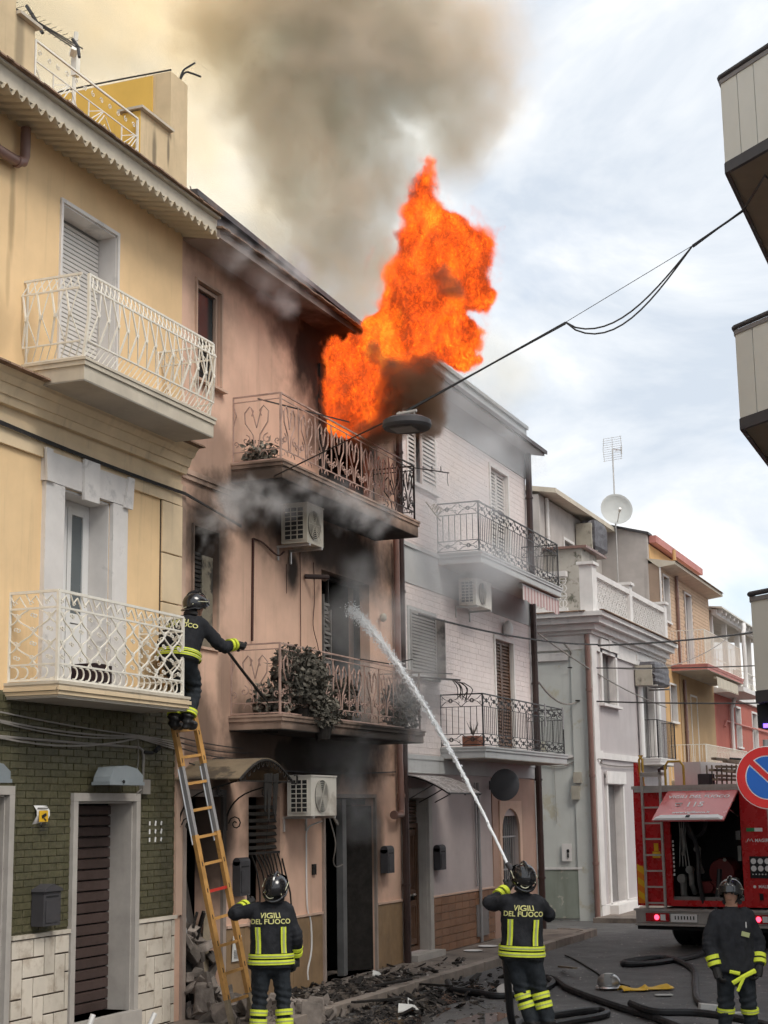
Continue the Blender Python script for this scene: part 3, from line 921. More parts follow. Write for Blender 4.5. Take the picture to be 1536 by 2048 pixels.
# white marble wainscot, basket weave
part('wainscot_backing', B().box(DOORL[1] + .12, DOOR[0] - .09, -.02, -.001, 0.1, 1.25), M['grout'], YH)
part('wainscot_backing', B().box(DOOR[1] + .09, XB - .085, -.02, -.001, 0.1, 1.25), M['grout'], YH)
part('wainscot_ledge', B().box(DOORL[1] + .12, DOOR[0] - .09, -.05, 0, 1.252, 1.29), M['marble_tile'], YH)
part('wainscot_ledge', B().box(DOOR[1] + .09, XB - .06, -.05, 0, 1.252, 1.29), M['marble_tile'], YH)
def clip(a0, a1, c0, c1): return max(a0, c0), min(a1, c1)
for X0, X1 in ((DOORL[1] + .12, DOOR[0] - .09), (DOOR[1] + .09, XB - .085)):
    u = .185
    gx = int((X1 - X0) / u) + 4
    done = set()
    for j in range(-2, 9):
        for i in range(-3, gx + 1):
            kk = (i - j) % 4
            if kk == 0: r = (i, j, 2, 1)
            elif kk == 2: r = (i, j - 1, 1, 2)
            else: continue
            x0, x1 = clip(X0 + .004, X1 - .004, X0 + r[0] * u, X0 + (r[0] + r[2]) * u)
            z0, z1 = clip(.12, 1.248, 1.25 - (r[1] + r[3]) * u, 1.25 - r[1] * u)
            if x1 - x0 > .02 and z1 - z0 > .02:
                piece('tile', ub('marble_tile', .03), YH, ((x0 + x1) / 2, -.027 + rnd.uniform(-.0015, .0015), (z0 + z1) / 2), (x1 - x0 - .017, .018, z1 - z0 - .017))
# doors
def stone_frame(x0, x1, z0, z1, w=.085, d=.05):
    b = B()
    b.box(x0 - w, x0, -d, .0, z0 - .2, z1); b.box(x1, x1 + w, -d, 0, z0 - .2, z1); b.box(x0 - w, x1 + w, -d, 0, z1 + .002, z1 + w)
    b.box(x0 + .001, x0 + .02, 0, .34, z0, z1); b.box(x1 - .02, x1 - .001, 0, .34, z0, z1); b.box(x0, x1, 0, .34, z1 - .02, z1 - .001)
    part('door_surround', b, M['stone'], YH)
    part('doorstep', B().box(x0 - w, x1 + w, -.10, .34, .12, z0), M['stone'], YH)
stone_frame(*DOOR); stone_frame(*DOORL)
for dr in (DOOR, DOORL):
    b = B().box(dr[0] + .02, dr[1] - .02, .30, .31, dr[2], dr[3] - .02)
    sh = part('roller_shutter', b, M['dark'], YH)
    sm = B().prism([(-.5, -.42), (-.5, .38), (.1, .5), (.3, .5), (.3, -.5)], 'x', -.5, .5).mesh('slat', M['brown_slat'])
    n = 19; hh = (dr[3] - .03 - dr[2]) / n
    for k in range(n):
        piece('slat', sm, sh, ((dr[0] + dr[1]) / 2, .285, dr[2] + (k + .5) * hh), (dr[1] - dr[0] - .045, .04, hh * .93))
# ---------------------------------------------------------------- shared builders
def ac_unit(x0, x1, y0, y1, z0, z1, label, m='ac_white', group='air conditioners on the house walls'):
    t = thing('air_conditioner', label, 'air conditioner', ((x0 + x1) / 2, y1, z0), group)
    b = B(); b.box(x0, x1, y0, y1, z0, z1); b.box(x0 - .01, x1 + .01, y0 - .01, y1, z1, z1 + .02)
    part('casing', b, M[m], t)
    w, h = x1 - x0, z1 - z0
    cx, cz, r = x0 + w * .40, (z0 + z1) / 2, min(w * .36, h * .42)
    f = B(); f.lathe((cx, y0 - .002, cz), [(r, 0), (r, .006)], (0, -1, 0), 24)
    part('fan_opening', f, M['dark'], t)
    f = B()
    for k in range(7):
        rr = r * (1 - k / 7.5)
        f.tube([(cx + rr * math.cos(a * math.pi / 10), y0 - .016, cz + rr * math.sin(a * math.pi / 10)) for a in range(20)], .0045, 4, closed=True)
    for k in range(6):
        a = k * math.pi / 3
        f.tube([(cx, y0 - .018, cz), (cx + r * math.cos(a), y0 - .018, cz + r * math.sin(a))], .004, 4)
    part('fan_guard', f, M[m], t)
    f = B().box(x0 - .003, x0 - .0005, y0 + .05, y1 - .05, z0 + .05, z1 - .04)
    part('side_recess', f, M['dark'], t)
    f = B()
    n = 7
    for k in range(n + 1):
        z = z0 + .05 + (h - .09) * k / n
        f.box(x0 - .012, x0 - .003, y0 + .05, y1 - .05, z - .006, z + .006)
    for k in range(4):
        y = y0 + .05 + (y1 - y0 - .1) * k / 3
        f.box(x0 - .0125, x0 - .0035, y - .006, y + .006, z0 + .05, z1 - .04)
    part('side_grille', f, M[m], t)
    for x in (x0 + .06, x1 - .08):
        f = B(); f.box(x, x + .03, y0 - .01, 0, z0 - .035, z0 - .002); f.box(x, x + .03, -.025, -.002, z0 - .2, z0 - .035)
        part('bracket', f, M['alu'], t)
    return t

def mailbox(x, y, z, w, h, d, label, roofed=True, m='dark_trim'):
    t = thing('mailbox', label, 'mailbox', (x, y, z), 'mailboxes on the street walls')
    b = B(); b.box(x - w / 2, x + w / 2, y - d, y, z, z + h * .82)
    if roofed:
        b.prism([(x - w / 2 - .015, z + h * .82), (x + w / 2 + .015, z + h * .82), (x + w / 2, z + h * .88), (x, z + h), (x - w / 2, z + h * .88)], 'y', y - d - .02, y)
    else:
        b.lathe((x - w / 2, y - d / 2, z + h * .82), [(d / 2, 0), (d / 2, w)], (1, 0, 0), 14)
    part('box', b, M[m], t)
    part('slot', B().box(x - w * .36, x + w * .36, y - d - .004, y - d - .0005, z + h * .68, z + h * .72), M['dark'], t)
    part('door_panel', B().box(x - w * .38, x + w * .38, y - d - .008, y - d - .001, z + h * .08, z + h * .60), M[m], t)
    return t

def shutter_leaf(parent, x0, x1, y, z0, z1, m, slats, depth=.035, pitch=None):
    b = B(); w = .055
    frame(b, x0, x1, z0, z1, y, y + depth, w)
    if z1 - z0 > 1.6: b.box(x0 + w, x1 - w, y, y + depth, z0 + (z1 - z0) * .42, z0 + (z1 - z0) * .42 + .07)
    s = part('shutter', b, M[m], parent)
    me = UB.setdefault('louvre_' + m, B().hexa([(-.5, -.5, -.5), (.5, -.5, -.5), (.5, .5, .1), (-.5, .5, .1), (-.5, -.5, -.2), (.5, -.5, -.2), (.5, .5, .4), (-.5, .5, .4)]).mesh('slat', M[m]))
    n = slats
    for k in range(n):
        z = z0 + w + (z1 - z0 - 2 * w) * (k + .5) / n
        piece('slat', me, s, ((x0 + x1) / 2, y + depth / 2, z), (x1 - x0 - 2 * w, depth * .8, (z1 - z0 - 2 * w) / n * 1.05))
    part('shutter_backing', B().box(x0 + w, x1 - w, y + depth + .002, y + depth + .006, z0 + w, z1 - w), M['dark'], s)
    return s

def downpipe(house, x, y, z0, z1, r, m, clamps=3, name='downpipe'):
    b = B(); b.tube([(x, y, z0), (x, y, z1)], r, 8)
    for k in range(clamps):
        z = z0 + (z1 - z0) * (k + .5) / clamps
        b.tube([(x, y, z), (x, y, z + .04)], r * 1.25, 8)
    return part(name, b, M[m], house, smooth=True)

def scroll_bracket(b, x, y0, z0, sgn=-1, s=1.0):
    """S-shaped iron bracket in the plane x=const, projecting from the wall"""
    pts = [(x, y0, z0 - .42 * s), (x, y0 - .02 * s, z0 - .25 * s), (x, y0 - .18 * s, z0 - .1 * s), (x, y0 - .55 * s, z0)]
    b.tube(spline(pts, 4), .011, 4)
    sp = spiral(0, 0, .07 * s, 1.4, 0, 1, 12)
    b.tube([(x, y0 - .09 * s + u, z0 - .36 * s + v) for u, v in sp], .009, 4)
    b.tube([(x, y0 - .40 * s + u, z0 - .09 * s + v) for u, v in spiral(0, 0, .055 * s, 1.3, 2, -1, 10)], .008, 4)

# ---------------------------------------------------------------- pink burning house
PH = thing('burning_house', 'pink plastered house on fire, soot round every opening and flames at its top floor', 'house', (20, 0, 0))
PX0, PX1 = XB, 23.62
WA = (16.76, 17.41, 7.74, 9.0); DFIRE = (20.75, 22.45, 6.85, 9.15)
WB_ = (16.72, 17.35, 4.40, 5.86); DC = (20.57, 22.38, 3.58, 5.85)
GD = (16.56, 17.48, .12, 2.62); GE = (18.24, 19.16, 1.08, 2.62); GF = (20.56, 22.42, .12, 2.62)
b = B(); wall(b, 'y', 0, .35, PX0 - .08, PX1, 0, 3.45, [GD, GE, GF]); part('ground_floor_wall', b, M['pink'], PH)
b = B(); wall(b, 'y', 0, .35, PX0, PX1, 3.45, 9.55, [WA, DFIRE, WB_, DC]); part('upper_wall', b, M['pink'], PH)
b = B(); b.box(PX0, PX0 + .3, .36, 9, 0, 9.5); b.box(PX1 - .3, PX1 - .002, .36, 9, 0, 9.5); b.box(PX0, PX1, 9, 9.3, 0, 9.5)
b.box(PX0 + .3, PX1 - .31, .36, 9, 3.2, 3.4); b.box(PX0 + .3, PX1 - .31, .36, 9, 6.5, 6.7); b.box(PX0 + .3, PX1 - .31, .36, 9, 9.2, 9.5)
b.box(18.0, 18.1, .36, 5, 0, 9.2); b.box(20.0, 20.1, .36, 5, 0, 9.2); b.box(PX0 + .3, PX1 - .31, 3.0, 3.1, 0, 9.2)
part('room_wall', b, M['room'], PH)
b = B(); b.box(PX0, 17.72, -.03, -.001, 6.40, 6.50); b.box(PX0, 17.72, -.045, -.031, 6.46, 6.52)
b.box(PX0 - .07, PX0 + .10, -.03, -.001, 1.28, 6.3)
part('string_course', b, M['pink_trim'], PH)
# plinth of ochre stone panels
for X0, X1 in ((17.60, 20.47), (22.50, 23.52)):
    n = max(1, round((X1 - X0) / .48)); w = (X1 - X0) / n
    for k in range(n):
        piece('plinth_panel', ub('ochre_plinth', .02), PH, (X0 + (k + .5) * w, -.012, .58), (w - .008, .025, .92))
    part('plinth_ledge', B().box(X0, X1, -.04, 0, 1.045, 1.075), M['pink_trim'], PH)
jm = mat('sooty_stone_jamb', (0.36, 0.29, 0.25), 0.7, 0.15, 3, 0.1, 30, streak=0.4, soot=PINK_SOOT)
for x0, x1, z1, w in ((GD[0], GD[1], GD[3], .08), (GF[0], GF[1], GF[3], .05)):
    b = B(); b.box(x0 - w, x0, -.04, 0, .12, z1); b.box(x1, x1 + w, -.04, 0, .12, z1); b.box(x0 - w, x1 + w, -.04, 0, z1 - .001, z1 + w)
    part('door_surround', b, jm, PH)
part('window_sill', B().box(GE[0] - .05, GE[1] + .05, -.06, 0, GE[2] - .05, GE[2] - .002), jm, PH)
# top-floor side window
b = B(); frame(b, WA[0] - .03, WA[1] + .03, WA[2] - .02, WA[3] + .03, -.03, 0, .03); frame(b, WA[0] + .03, WA[1] - .02, WA[2], WA[3] - .02, .03, .07, .045)
b.box(WA[0] - .06, WA[1] + .08, -.08, 0, WA[2] - .05, WA[2] - .022)
wn_ = part('window', b, M['pink_trim'], PH, label='open sooty side window')
for k in range(9):
    piece('slat', ub('char'), wn_, ((WA[0] + WA[1]) / 2, .10, 7.80 + k * .055), (.50, .012, .045))
part('pane', B().box(WA[0] + .08, WA[1] - .07, .075, .08, 8.32, 8.92), mat('sooty_glass', (.035, .042, .045), .12, .2, 2, 0, spec=.25), wn_)
# burnt first-floor window: charred louvres and a board
b = B(); frame(b, WB_[0] - .03, WB_[1] + .03, WB_[2] - .02, WB_[3] + .03, -.03, 0, .03)
wn_ = part('window', b, M['pink_trim'], PH, label='burnt window half closed by a board')
for k in range(20):
    piece('slat', ub('char'), wn_, (16.90 + rnd.uniform(-.01, .01), .06, 4.5 + k * .055), (.27, .03, .045), rot=(rnd.uniform(-.5, .1), rnd.uniform(-.05, .05), 0))
part('board', B().box(17.06, 17.34, .05, .075, 4.42, 5.55), mat('scorched_board', (0.21, 0.185, 0.14), .8, .2, 4, .1, color2=(.05, .045, .04), c2scale=2), wn_)
# first-floor balcony door remains
b = B(); frame(b, DC[0] + .0, DC[1] - .0, DC[2], DC[3], .16, .24, .06)
dd = part('door_frame', b, M['char'], PH)
b = B()
for k in range(28):
    b.rbox((20.78 + rnd.uniform(-.02, .02), .03 + rnd.uniform(-.02, .02), 3.75 + k * .06), (.22, .012, .045), (rnd.uniform(-.6, .2), rnd.uniform(-.12, .12), rnd.uniform(-.2, .2)))
b.box(20.64, 20.67, 0, .04, 3.6, 5.5); b.box(20.89, 20.92, 0, .04, 3.6, 5.3)
part('shutter_remains', b, mat('grey_burnt_slats', (0.16, 0.15, 0.14), .8, .3, 6, .1), dd)
b = B(); b.box(21.08, 21.11, .12, .16, 3.6, 5.8); b.box(20.95, 22.3, .9, .95, 3.6, 5.2)
part('door_stile', b, M['char'], dd)
# fire door frame charred
b = B(); frame(b, DFIRE[0], DFIRE[1], DFIRE[2], DFIRE[3], .1, .2, .07); b.box(20.50, 20.72, -.04, -.005, 6.9, 8.9)
part('door_frame', b, M['char'], PH)
# ground-floor window grille
b = B(); x0, x1, z0, z1 = GE
for k in range(8):
    x = x0 + .08 + (x1 - x0 - .16) * k / 7
    bow = .10 * math.sin(k * .8)
    b.tube(spline([(x + bow * .4, -.03, z0 - .02), (x + bow, -.12, z0 + .25), (x + bow * .6, -.08, z0 + .6), (x - .04, -.02, z0 + .82)], 4), .011, 4)
b.box(x0, x1, .0, .02, z0 + .82, z0 + .85); b.box(x0, x1, -.05, -.03, z0 + .02, z0 + .05)
b.tube([(x1 + .02, -.02, z0 + .75), (x1 + .10, -.10, z0 + .3), (x1 + .12, -.12, z0 - .05)], .012, 4)
gr = part('window_grille', b, M['char'], PH)
for k in range(7):
    piece('slat', ub('char'), gr, ((x0 + x1) / 2 + .03, .05, z0 + .90 + k * .085), (x1 - x0 - .1, .02, .05), rot=(-.5, 0, 0))
# street door: sooty leaf, post, open black leaf
b = B(); b.box(20.60, 20.98, .20, .24, 1.02, 2.55); gg = part('door_leaf', b, mat('sooty_glass_leaf', (0.030, 0.032, 0.033), .45, .3, 1.2, .05), PH)
part('lower_panel', B().box(20.60, 20.98, .18, .25, .13, 1.01), M['dark'], gg)
b = B(); b.box(21.48, 21.62, .1, .2, .12, 2.6); part('door_post', b, mat('sooty_steel_post', (.13, .13, .13), .6, .3, 2, .1), PH)
part('door_head', B().box(20.58, 22.4, .12, .2, 2.52, 2.60), M['char'], PH)
part('open_leaf', B().hexa([(22.02, .36, .13), (22.40, .02, .13), (22.41, .06, .13), (22.05, .40, .13), (22.02, .36, 2.5), (22.40, .02, 2.5), (22.41, .06, 2.5), (22.05, .40, 2.5)]), M['char'], PH)
# eaves, tiles, dark roof edge
b = B(); b.box(PX0 + .02, 23.3, -.44, 0, 9.402, 9.44); b.box(PX0 + .02, 23.3, -.50, -.44, 9.37, 9.475)
part('eaves_board', b, mat('sooty_soffit', (0.33, 0.27, 0.24), .9, .1, 2, .1, streak=.3, soot=[(21.5, 9.5, 2.6, .6, 1.0)]), PH)
for k in range(66):
    x = PX0 + k * .105
    piece('roof_tile', tl, PH, (x + .05, -.44 + rnd.uniform(-.01, .01), 9.478), (.098, .26, .05))
b = B()
b.hexa([(PX0, -.48, 9.476), (23.3, -.48, 9.476), (23.3, .29, 9.66), (PX0, .29, 9.66), (PX0, -.48, 9.485), (23.3, -.48, 9.485), (23.3, .29, 9.68), (PX0, .29, 9.68)])
b.hexa([(16.58, -.08, 9.62), (23.3, -.08, 9.60), (23.3, .3, 9.62), (16.58, .3, 9.64), (16.58, -.08, 10.02), (23.3, -.08, 9.80), (23.3, .3, 9.84), (16.58, .3, 10.06)])
b.hexa([(16.52, -.14, 10.02), (23.35, -.14, 9.80), (23.35, .5, 9.84), (16.52, .5, 10.06), (16.52, -.14, 10.10), (23.35, -.14, 9.87), (23.35, .5, 9.92), (16.52, .5, 10.14)])
b.hexa([(16.58, -.10, 9.86), (23.3, -.10, 9.70), (23.3, -.082, 9.70), (16.58, -.082, 9.86), (16.58, -.10, 9.90), (23.3, -.10, 9.73), (23.3, -.082, 9.73), (16.58, -.082, 9.90)])
b.box(PX0 + .3, 23.3, .61, 9, 9.7, 10.2)
part('roof', b, M['roof_dark'], PH)
b = B(); b.tube(spline([(16.95, .2, 10.35), (17.0, .15, 10.15), (17.12, -.05, 9.9), (17.5, -.2, 9.78), (17.7, -.3, 9.70), (18.2, -.36, 9.68), (18.35, -.42, 9.62)], 5), .010, 4)
part('loose_cable', b, M['grey_cable'], PH)
# balconies
ub1 = balcony(PH, 17.74, 22.66, .72, 6.80, .22, 'floral', M['pink_iron'], slab='pink_trim', under='soot', lip=.03, label='top balcony below the flames, pink iron turning black')
part('clothes_line_arm', B().tube([(17.9, -.30, 7.70), (19.4, -.95, 7.66)], .011, 4), M['black_iron'], ub1)
b = B().tube([(22.6, -.68, 7.68), (22.95, -1.15, 7.62)], .011, 4)
b.tube([(22.93, -1.13, 7.62), (22.94, -1.12, 7.5), (22.96, -1.13, 7.42)], .005, 4)
for q in range(3): b.tube([(22.72 + q * .08, -.8 - .12 * q, 7.63), (22.72 + q * .08, -.8 - .12 * q, 7.72)], .008, 4)
part('clothes_line_arm', b, M['black_iron'], ub1)
lb1 = balcony(PH, 17.70, 22.72, .72, 3.58, .16, 'floral', M['pink_iron'], slab='pink_trim', under='soot', lip=.03, label='lower balcony heaped with scorched plants')
parts('clothes_line_arm', [B().tube([(22.2, -.74, 4.42), (22.2, -.76, 4.46), (22.6, -1.25, 4.44)], .009, 4), B().tube([(20.3, -.70, 4.50), (20.9, -.9, 4.47), (21.3, -1.1, 4.56)], .010, 4)], M['black_iron'], lb1)
# wires on the wall
b = B()
b.tube([(18.30, -.02, 4.6), (18.33, -.02, 5.93), (18.33, -.02, 5.95)], .018, 5)
b.tube(spline([(18.33, -.02, 5.95), (18.6, -.03, 5.93), (19.0, -.05, 5.82), (19.2, -.06, 5.9)], 5), .012, 4)
b.tube(spline([(19.78, -.02, 6.6), (19.80, -.02, 5.4), (19.79, -.02, 4.5), (19.66, -.03, 4.1)], 5), .006, 4)
b.tube(spline([(20.25, -.02, 5.9), (20.28, -.02, 5.4), (20.2, -.03, 5.0), (20.32, -.05, 4.7), (20.38, -.03, 4.5), (20.36, -.02, 4.1)], 5), .006, 4)
b.tube([(19.35, -.02, 5.75), (19.35, -.02, 5.35)], .005, 4)
part('wall_wiring', b, mat('burnt_wire', (0.07, 0.03, 0.025), .7, .1, 5, 0), PH)
b = B(); b.tube([(19.95, -.02, 5.66), (20.15, -.28, 5.66), (20.45, -.10, 5.68)], .035, 8); part('vent_pipe', b, M['dark_pipe'], PH)
part('wall_spotlight', B().sphere((22.75, -.08, 5.38), (.05, .06, .07)), M['ac_dirty'], PH, smooth=True)
# two downpipes at the right edge, and the elbow
b = B(); b.tube([(23.34, -.09, 6.7), (23.34, -.09, 3.3), (23.38, -.09, 2.6), (23.38, -.09, 2.42), (23.30, -.12, 2.36), (23.02, -.12, 2.36)], .05, 10); b.tube([(23.03, -.12, 2.36), (22.97, -.12, 2.36)], .068, 10)
b.tube([(23.38, -.09, 2.62), (23.38, -.09, 2.68)], .062, 10)
part('downpipe', b, M['copper_pipe'], PH, smooth=True)
downpipe(PH, 23.52, -.10, .12, 9.3, .055, 'dark_pipe', 4)
b = B(); b.tube(spline([(20.08, -.2, 2.30), (19.98, -.03, 2.2), (19.95, -.02, 1.9), (19.96, -.02, 1.2), (20.06, -.03, .95), (20.05, -.04, .6), (19.95, -.03, .35), (19.96, -.03, .22)], 6), .012, 5)
part('drain_hose', b, M['white_pvc'], PH)
b = B(); b.tube(spline([(20.55, -.1, 2.35), (20.62, -.16, 2.0), (20.68, -.1, 1.75), (20.9, -.05, 1.66), (21.2, -.02, 1.68)], 5), .010, 4); b.tube(spline([(20.5, -.16, 2.4), (20.6, -.2, 2.25), (20.66, -.16, 2.3)], 4), .02, 4)
part('hanging_wire', b, M['grey_cable'], PH)
part('switch_box', B().box(20.16, 20.26, -.03, 0, 1.58, 1.72), M['char'], PH)
b = B()
for k in range(3):
    b.tube(catenary((16.35, -.03, 3.30 - .06 * k), (18.0 + k * .3, -.04, 3.22 - .05 * k), .02 + .02 * k, 8), .008, 4)
b.tube(spline([(16.5, -.1, 3.0), (17.0, -.05, 2.96), (17.3, -.04, 3.08), (18.2, -.03, 3.0)], 5), .009, 4)
b.tube(catenary((18.2, -.03, 2.98), (23.3, -.03, 3.02), .04, 12), .012, 4)
part('wall_wiring', b, M['cable'], PH)
# arched canopy over the left doorway
t = thing('door_canopy', 'brown arched sheet canopy with iron scrolls over the rubble-filled doorway', 'canopy', (17.0, 0, 2.8), 'door canopies')
def arch_pts(x0, x1, z0, rise, n=12):
    return [(x0 + (x1 - x0) * k / n, z0 + rise * math.sin(math.pi * k / n)) for k in range(n + 1)]
ap = arch_pts(16.30, 17.72, 2.80, .24)
b = B()
for (a, c) in zip(ap[:-1], ap[1:]):
    b.hexa([(a[0], -.85, a[1]), (c[0], -.85, c[1]), (c[0], -.01, c[1]), (a[0], -.01, a[1]), (a[0], -.85, a[1] + .014), (c[0], -.85, c[1] + .014), (c[0], -.01, c[1] + .014), (a[0], -.01, a[1] + .014)])
part('canopy_sheet', b, M['canopy'], t)
b = B(); b.tube([(u, -.85, w - .01) for u, w in ap], .016, 5); b.tube([(16.30, -.85, 2.78), (17.72, -.85, 2.78)], .010, 4)
for k in range(1, 12):
    u, w = ap[k]; b.tube([(u + .035 * math.cos(a), -.855, w - .05 + .035 * math.sin(a)) for a in [q * .785 for q in range(9)]], .006, 4)
for x in (16.42, 17.60):
    scroll_bracket(b, x, -.02, 2.78, s=1.35)
b.tube(spline([(17.68, -.85, 2.80), (17.82, -.86, 2.76), (17.84, -.86, 2.86), (17.76, -.86, 2.86)], 4), .012, 4)
part('canopy_ironwork', b, M['char'], t)
b = B()
for k in range(10):
    x = 17.05 + rnd.uniform(-.08, .2); L = rnd.uniform(.15, .5)
    b.hexa([(x, -.84, 2.82 - L), (x + .03, -.84, 2.80 - L), (x + .03, -.83, 2.80 - L), (x, -.83, 2.82 - L), (x - .02, -.85, 2.86), (x + .10, -.85, 2.88), (x + .10, -.84, 2.88), (x - .02, -.84, 2.86)])
b.tube(spline([(17.1, -.84, 2.5), (17.13, -.8, 2.2), (17.05, -.8, 1.95), (17.08, -.78, 1.8)], 4), .005, 4)
part('melted_strip', b, M['char'], t)

ac_unit(19.02, 19.56, -.48, -.10, 5.97, 6.50, 'sooty air conditioner high on the burning house under its top balcony', 'ac_dirty')
ac_unit(19.18, 20.02, -.44, -.10, 2.37, 2.88, 'clean ivory air conditioner low on the pink wall beside the black street door')
# ---------------------------------------------------------------- brick-faced house
BH = thing('tiled_house', 'narrow house faced with pale pink tile courses and two black iron balconies', 'house', (27.3, 0, 0))
X0, X1 = 23.64, 31.10
T1 = (24.15, 25.45, 7.85, 9.05); T2 = (28.66, 29.78, 6.82, 8.98)
S1 = (24.05, 25.30, 4.62, 5.66); S2 = (28.66, 29.80, 3.45, 5.62)
G1 = (23.74, 24.72, .22, 2.62); G2 = (28.70, 29.82, .95, 2.30)
b = B(); wall(b, 'y', 0, .3, X0, X1, 0, 3.1, [G1, G2]); part('ground_floor_wall', b, M['mauve'], BH)
b = B(); wall(b, 'y', 0, .3, X0, X1, 3.1, 9.18, [T1, T2, S1, S2]); part('upper_wall', b, M['tile_joint'], BH)
b = B(); wall(b, 'y', -.015, .3, X0, X1, 9.181, 9.86, []); b.box(X0, X1, -.022, -.001, 6.10, 6.78); b.box(X0, X1, -.05, -.001, 6.70, 6.76); b.box(X0, X1, -.04, -.001, 3.02, 3.30); b.box(X0, X1, -.055, -.001, 3.24, 3.31)
part('plaster_band', b, M['smooth_grey'], BH)
b = B(); b.box(X0, X0 + .2, .31, 9, 0, 9.8); b.box(X1 - .2, X1 - .002, .31, 9, 0, 9.8); b.box(X0, X1, 9, 9.2, 0, 9.8); b.box(X0 + .2, X1 - .2, .31, 9, 9.6, 9.8); b.box(X0 + .21, X1 - .21, 1.5, 1.6, 0, 9.5)
part('shell_wall', b, M['smooth_grey'], BH)
# facing courses
cnt = 0; extra = B()
ops = [T1, T2, S1, S2]
zz = 3.33; row = 0
while zz < 9.17:
    if not (6.06 < zz < 6.80):
        h_ = min(.1, 9.175 - zz)
        x = X0 - (.13 if row % 2 else 0)
        while x < X1:
            s0, s1 = max(x, X0 + .002), min(x + .257, X1 - .05)
            x += .26
            segs = [(s0, s1)]
            for o in ops:
                if o[2] - .06 < zz + .045 < o[3] + .05:
                    ns = []
                    for a, c in segs:
                        if c <= o[0] - .07 or a >= o[1] + .07: ns.append((a, c))
                        else:
                            if a < o[0] - .09: ns.append((a, o[0] - .07))
                            if c > o[1] + .09: ns.append((o[1] + .07, c))
                    segs = ns
            for a, c in segs:
                if c - a < .03: continue
                if a < 26.5 and zz < 6.06 and cnt < 295:
                    piece('facing_tile', ub('white_tile'), BH, ((a + c) / 2, -.002, zz + h_ / 2), (c - a, .008 + rnd.uniform(0, .002), h_ - .006)); cnt += 1
                else:
                    d = .005 + rnd.uniform(0, .002)
                    extra.quad((a, -d, zz), (c, -d, zz), (c, -d, zz + h_ - .006), (a, -d, zz + h_ - .006))
                    extra.quad((a, 0, zz), (c, 0, zz), (c, -d, zz), (a, -d, zz)); extra.quad((a, -d, zz + h_ - .006), (c, -d, zz + h_ - .006), (c, 0, zz + h_ - .006), (a, 0, zz + h_ - .006))
                    extra.quad((a, 0, zz), (a, -d, zz), (a, -d, zz + h_ - .006), (a, 0, zz + h_ - .006))
    zz += .1; row += 1
part('facing_courses', extra, M['white_tile'], BH, kind='stuff')
# eaves and parapet
b = B(); b.hexa([(X0, -.40, 9.66), (X1 + .12, -.40, 9.66), (X1 + .12, .3, 9.80), (X0, .3, 9.80), (X0, -.40, 9.74), (X1 + .12, -.40, 9.74), (X1 + .12, .3, 9.90), (X0, .3, 9.90)])
b.box(X1 + .001, X1 + .12, .3, 6, 9.80, 9.90)
part('eaves', b, M['smooth_grey'], BH)
b = B(); b.hexa([(X0, -.46, 9.69), (X1 + .14, -.46, 9.69), (X1 + .14, -.402, 9.71), (X0, -.402, 9.71), (X0, -.46, 9.77), (X1 + .14, -.46, 9.77), (X1 + .14, -.402, 9.77), (X0, -.402, 9.77)])
part('gutter', b, M['dark_pipe'], BH)
b = B(); b.box(X0, X1 - .06, -.08, .0, 9.85, 10.22); b.box(X0, X1 - .03, -.12, .6, 10.22, 10.29); b.box(X0, X1 - .2, .61, 8, 9.9, 10.2); b.box(X0, X1 - .05, -.10, -.081, 10.02, 10.05)
part('roof', b, mat('grey_roof_sheet', (0.33, 0.34, 0.35), .6, .08, 3, .05), BH)
# windows, doors
def surround(h, o, w, d, m, sill=True, y=0.0):
    b = B(); b.box(o[0] - w, o[0], y - d, y, o[2], o[3]); b.box(o[1], o[1] + w, y - d, y, o[2], o[3]); b.box(o[0] - w, o[1] + w, y - d, y, o[3] + .001, o[3] + w)
    if sill: b.box(o[0] - w * 1.5, o[1] + w * 1.5, y - d * 2.5, y, o[2] - .06, o[2] - .001)
    b.box(o[0] + .001, o[0] + .012, y, y + .28, o[2], o[3]); b.box(o[1] - .012, o[1] - .001, y, y + .28, o[2], o[3])
    return part('surround', b, M[m], h)
surround(BH, T2, .07, .03, 'white_trim', False); surround(BH, S2, .07, .03, 'white_trim', False); surround(BH, T1, .07, .03, 'white_trim'); surround(BH, S1, .06, .03, 'smooth_grey')
shutter_leaf(BH, T2[0] + .01, 29.215, .05, T2[2], T2[3] - .01, 'cream_shutter', 30); shutter_leaf(BH, 29.225, T2[1] - .01, .05, T2[2], T2[3] - .01, 'cream_shutter', 30)
shutter_leaf(BH, S2[0] + .01, 29.225, .05, S2[2], S2[3] - .01, 'brown_wood', 32); shutter_leaf(BH, 29.235, S2[1] - .01, .05, S2[2], S2[3] - .01, 'brown_wood', 32)
shutter_leaf(BH, 24.70, 25.43, -.06, T1[2], T1[3], 'cream_shutter', 15); shutter_leaf(BH, 24.16, 24.68, .04, T1[2], T1[3], 'cream_shutter', 15)
shutter_leaf(BH, 24.05, 25.28, -.05, S1[2], S1[3], 'grey_shutter', 17)
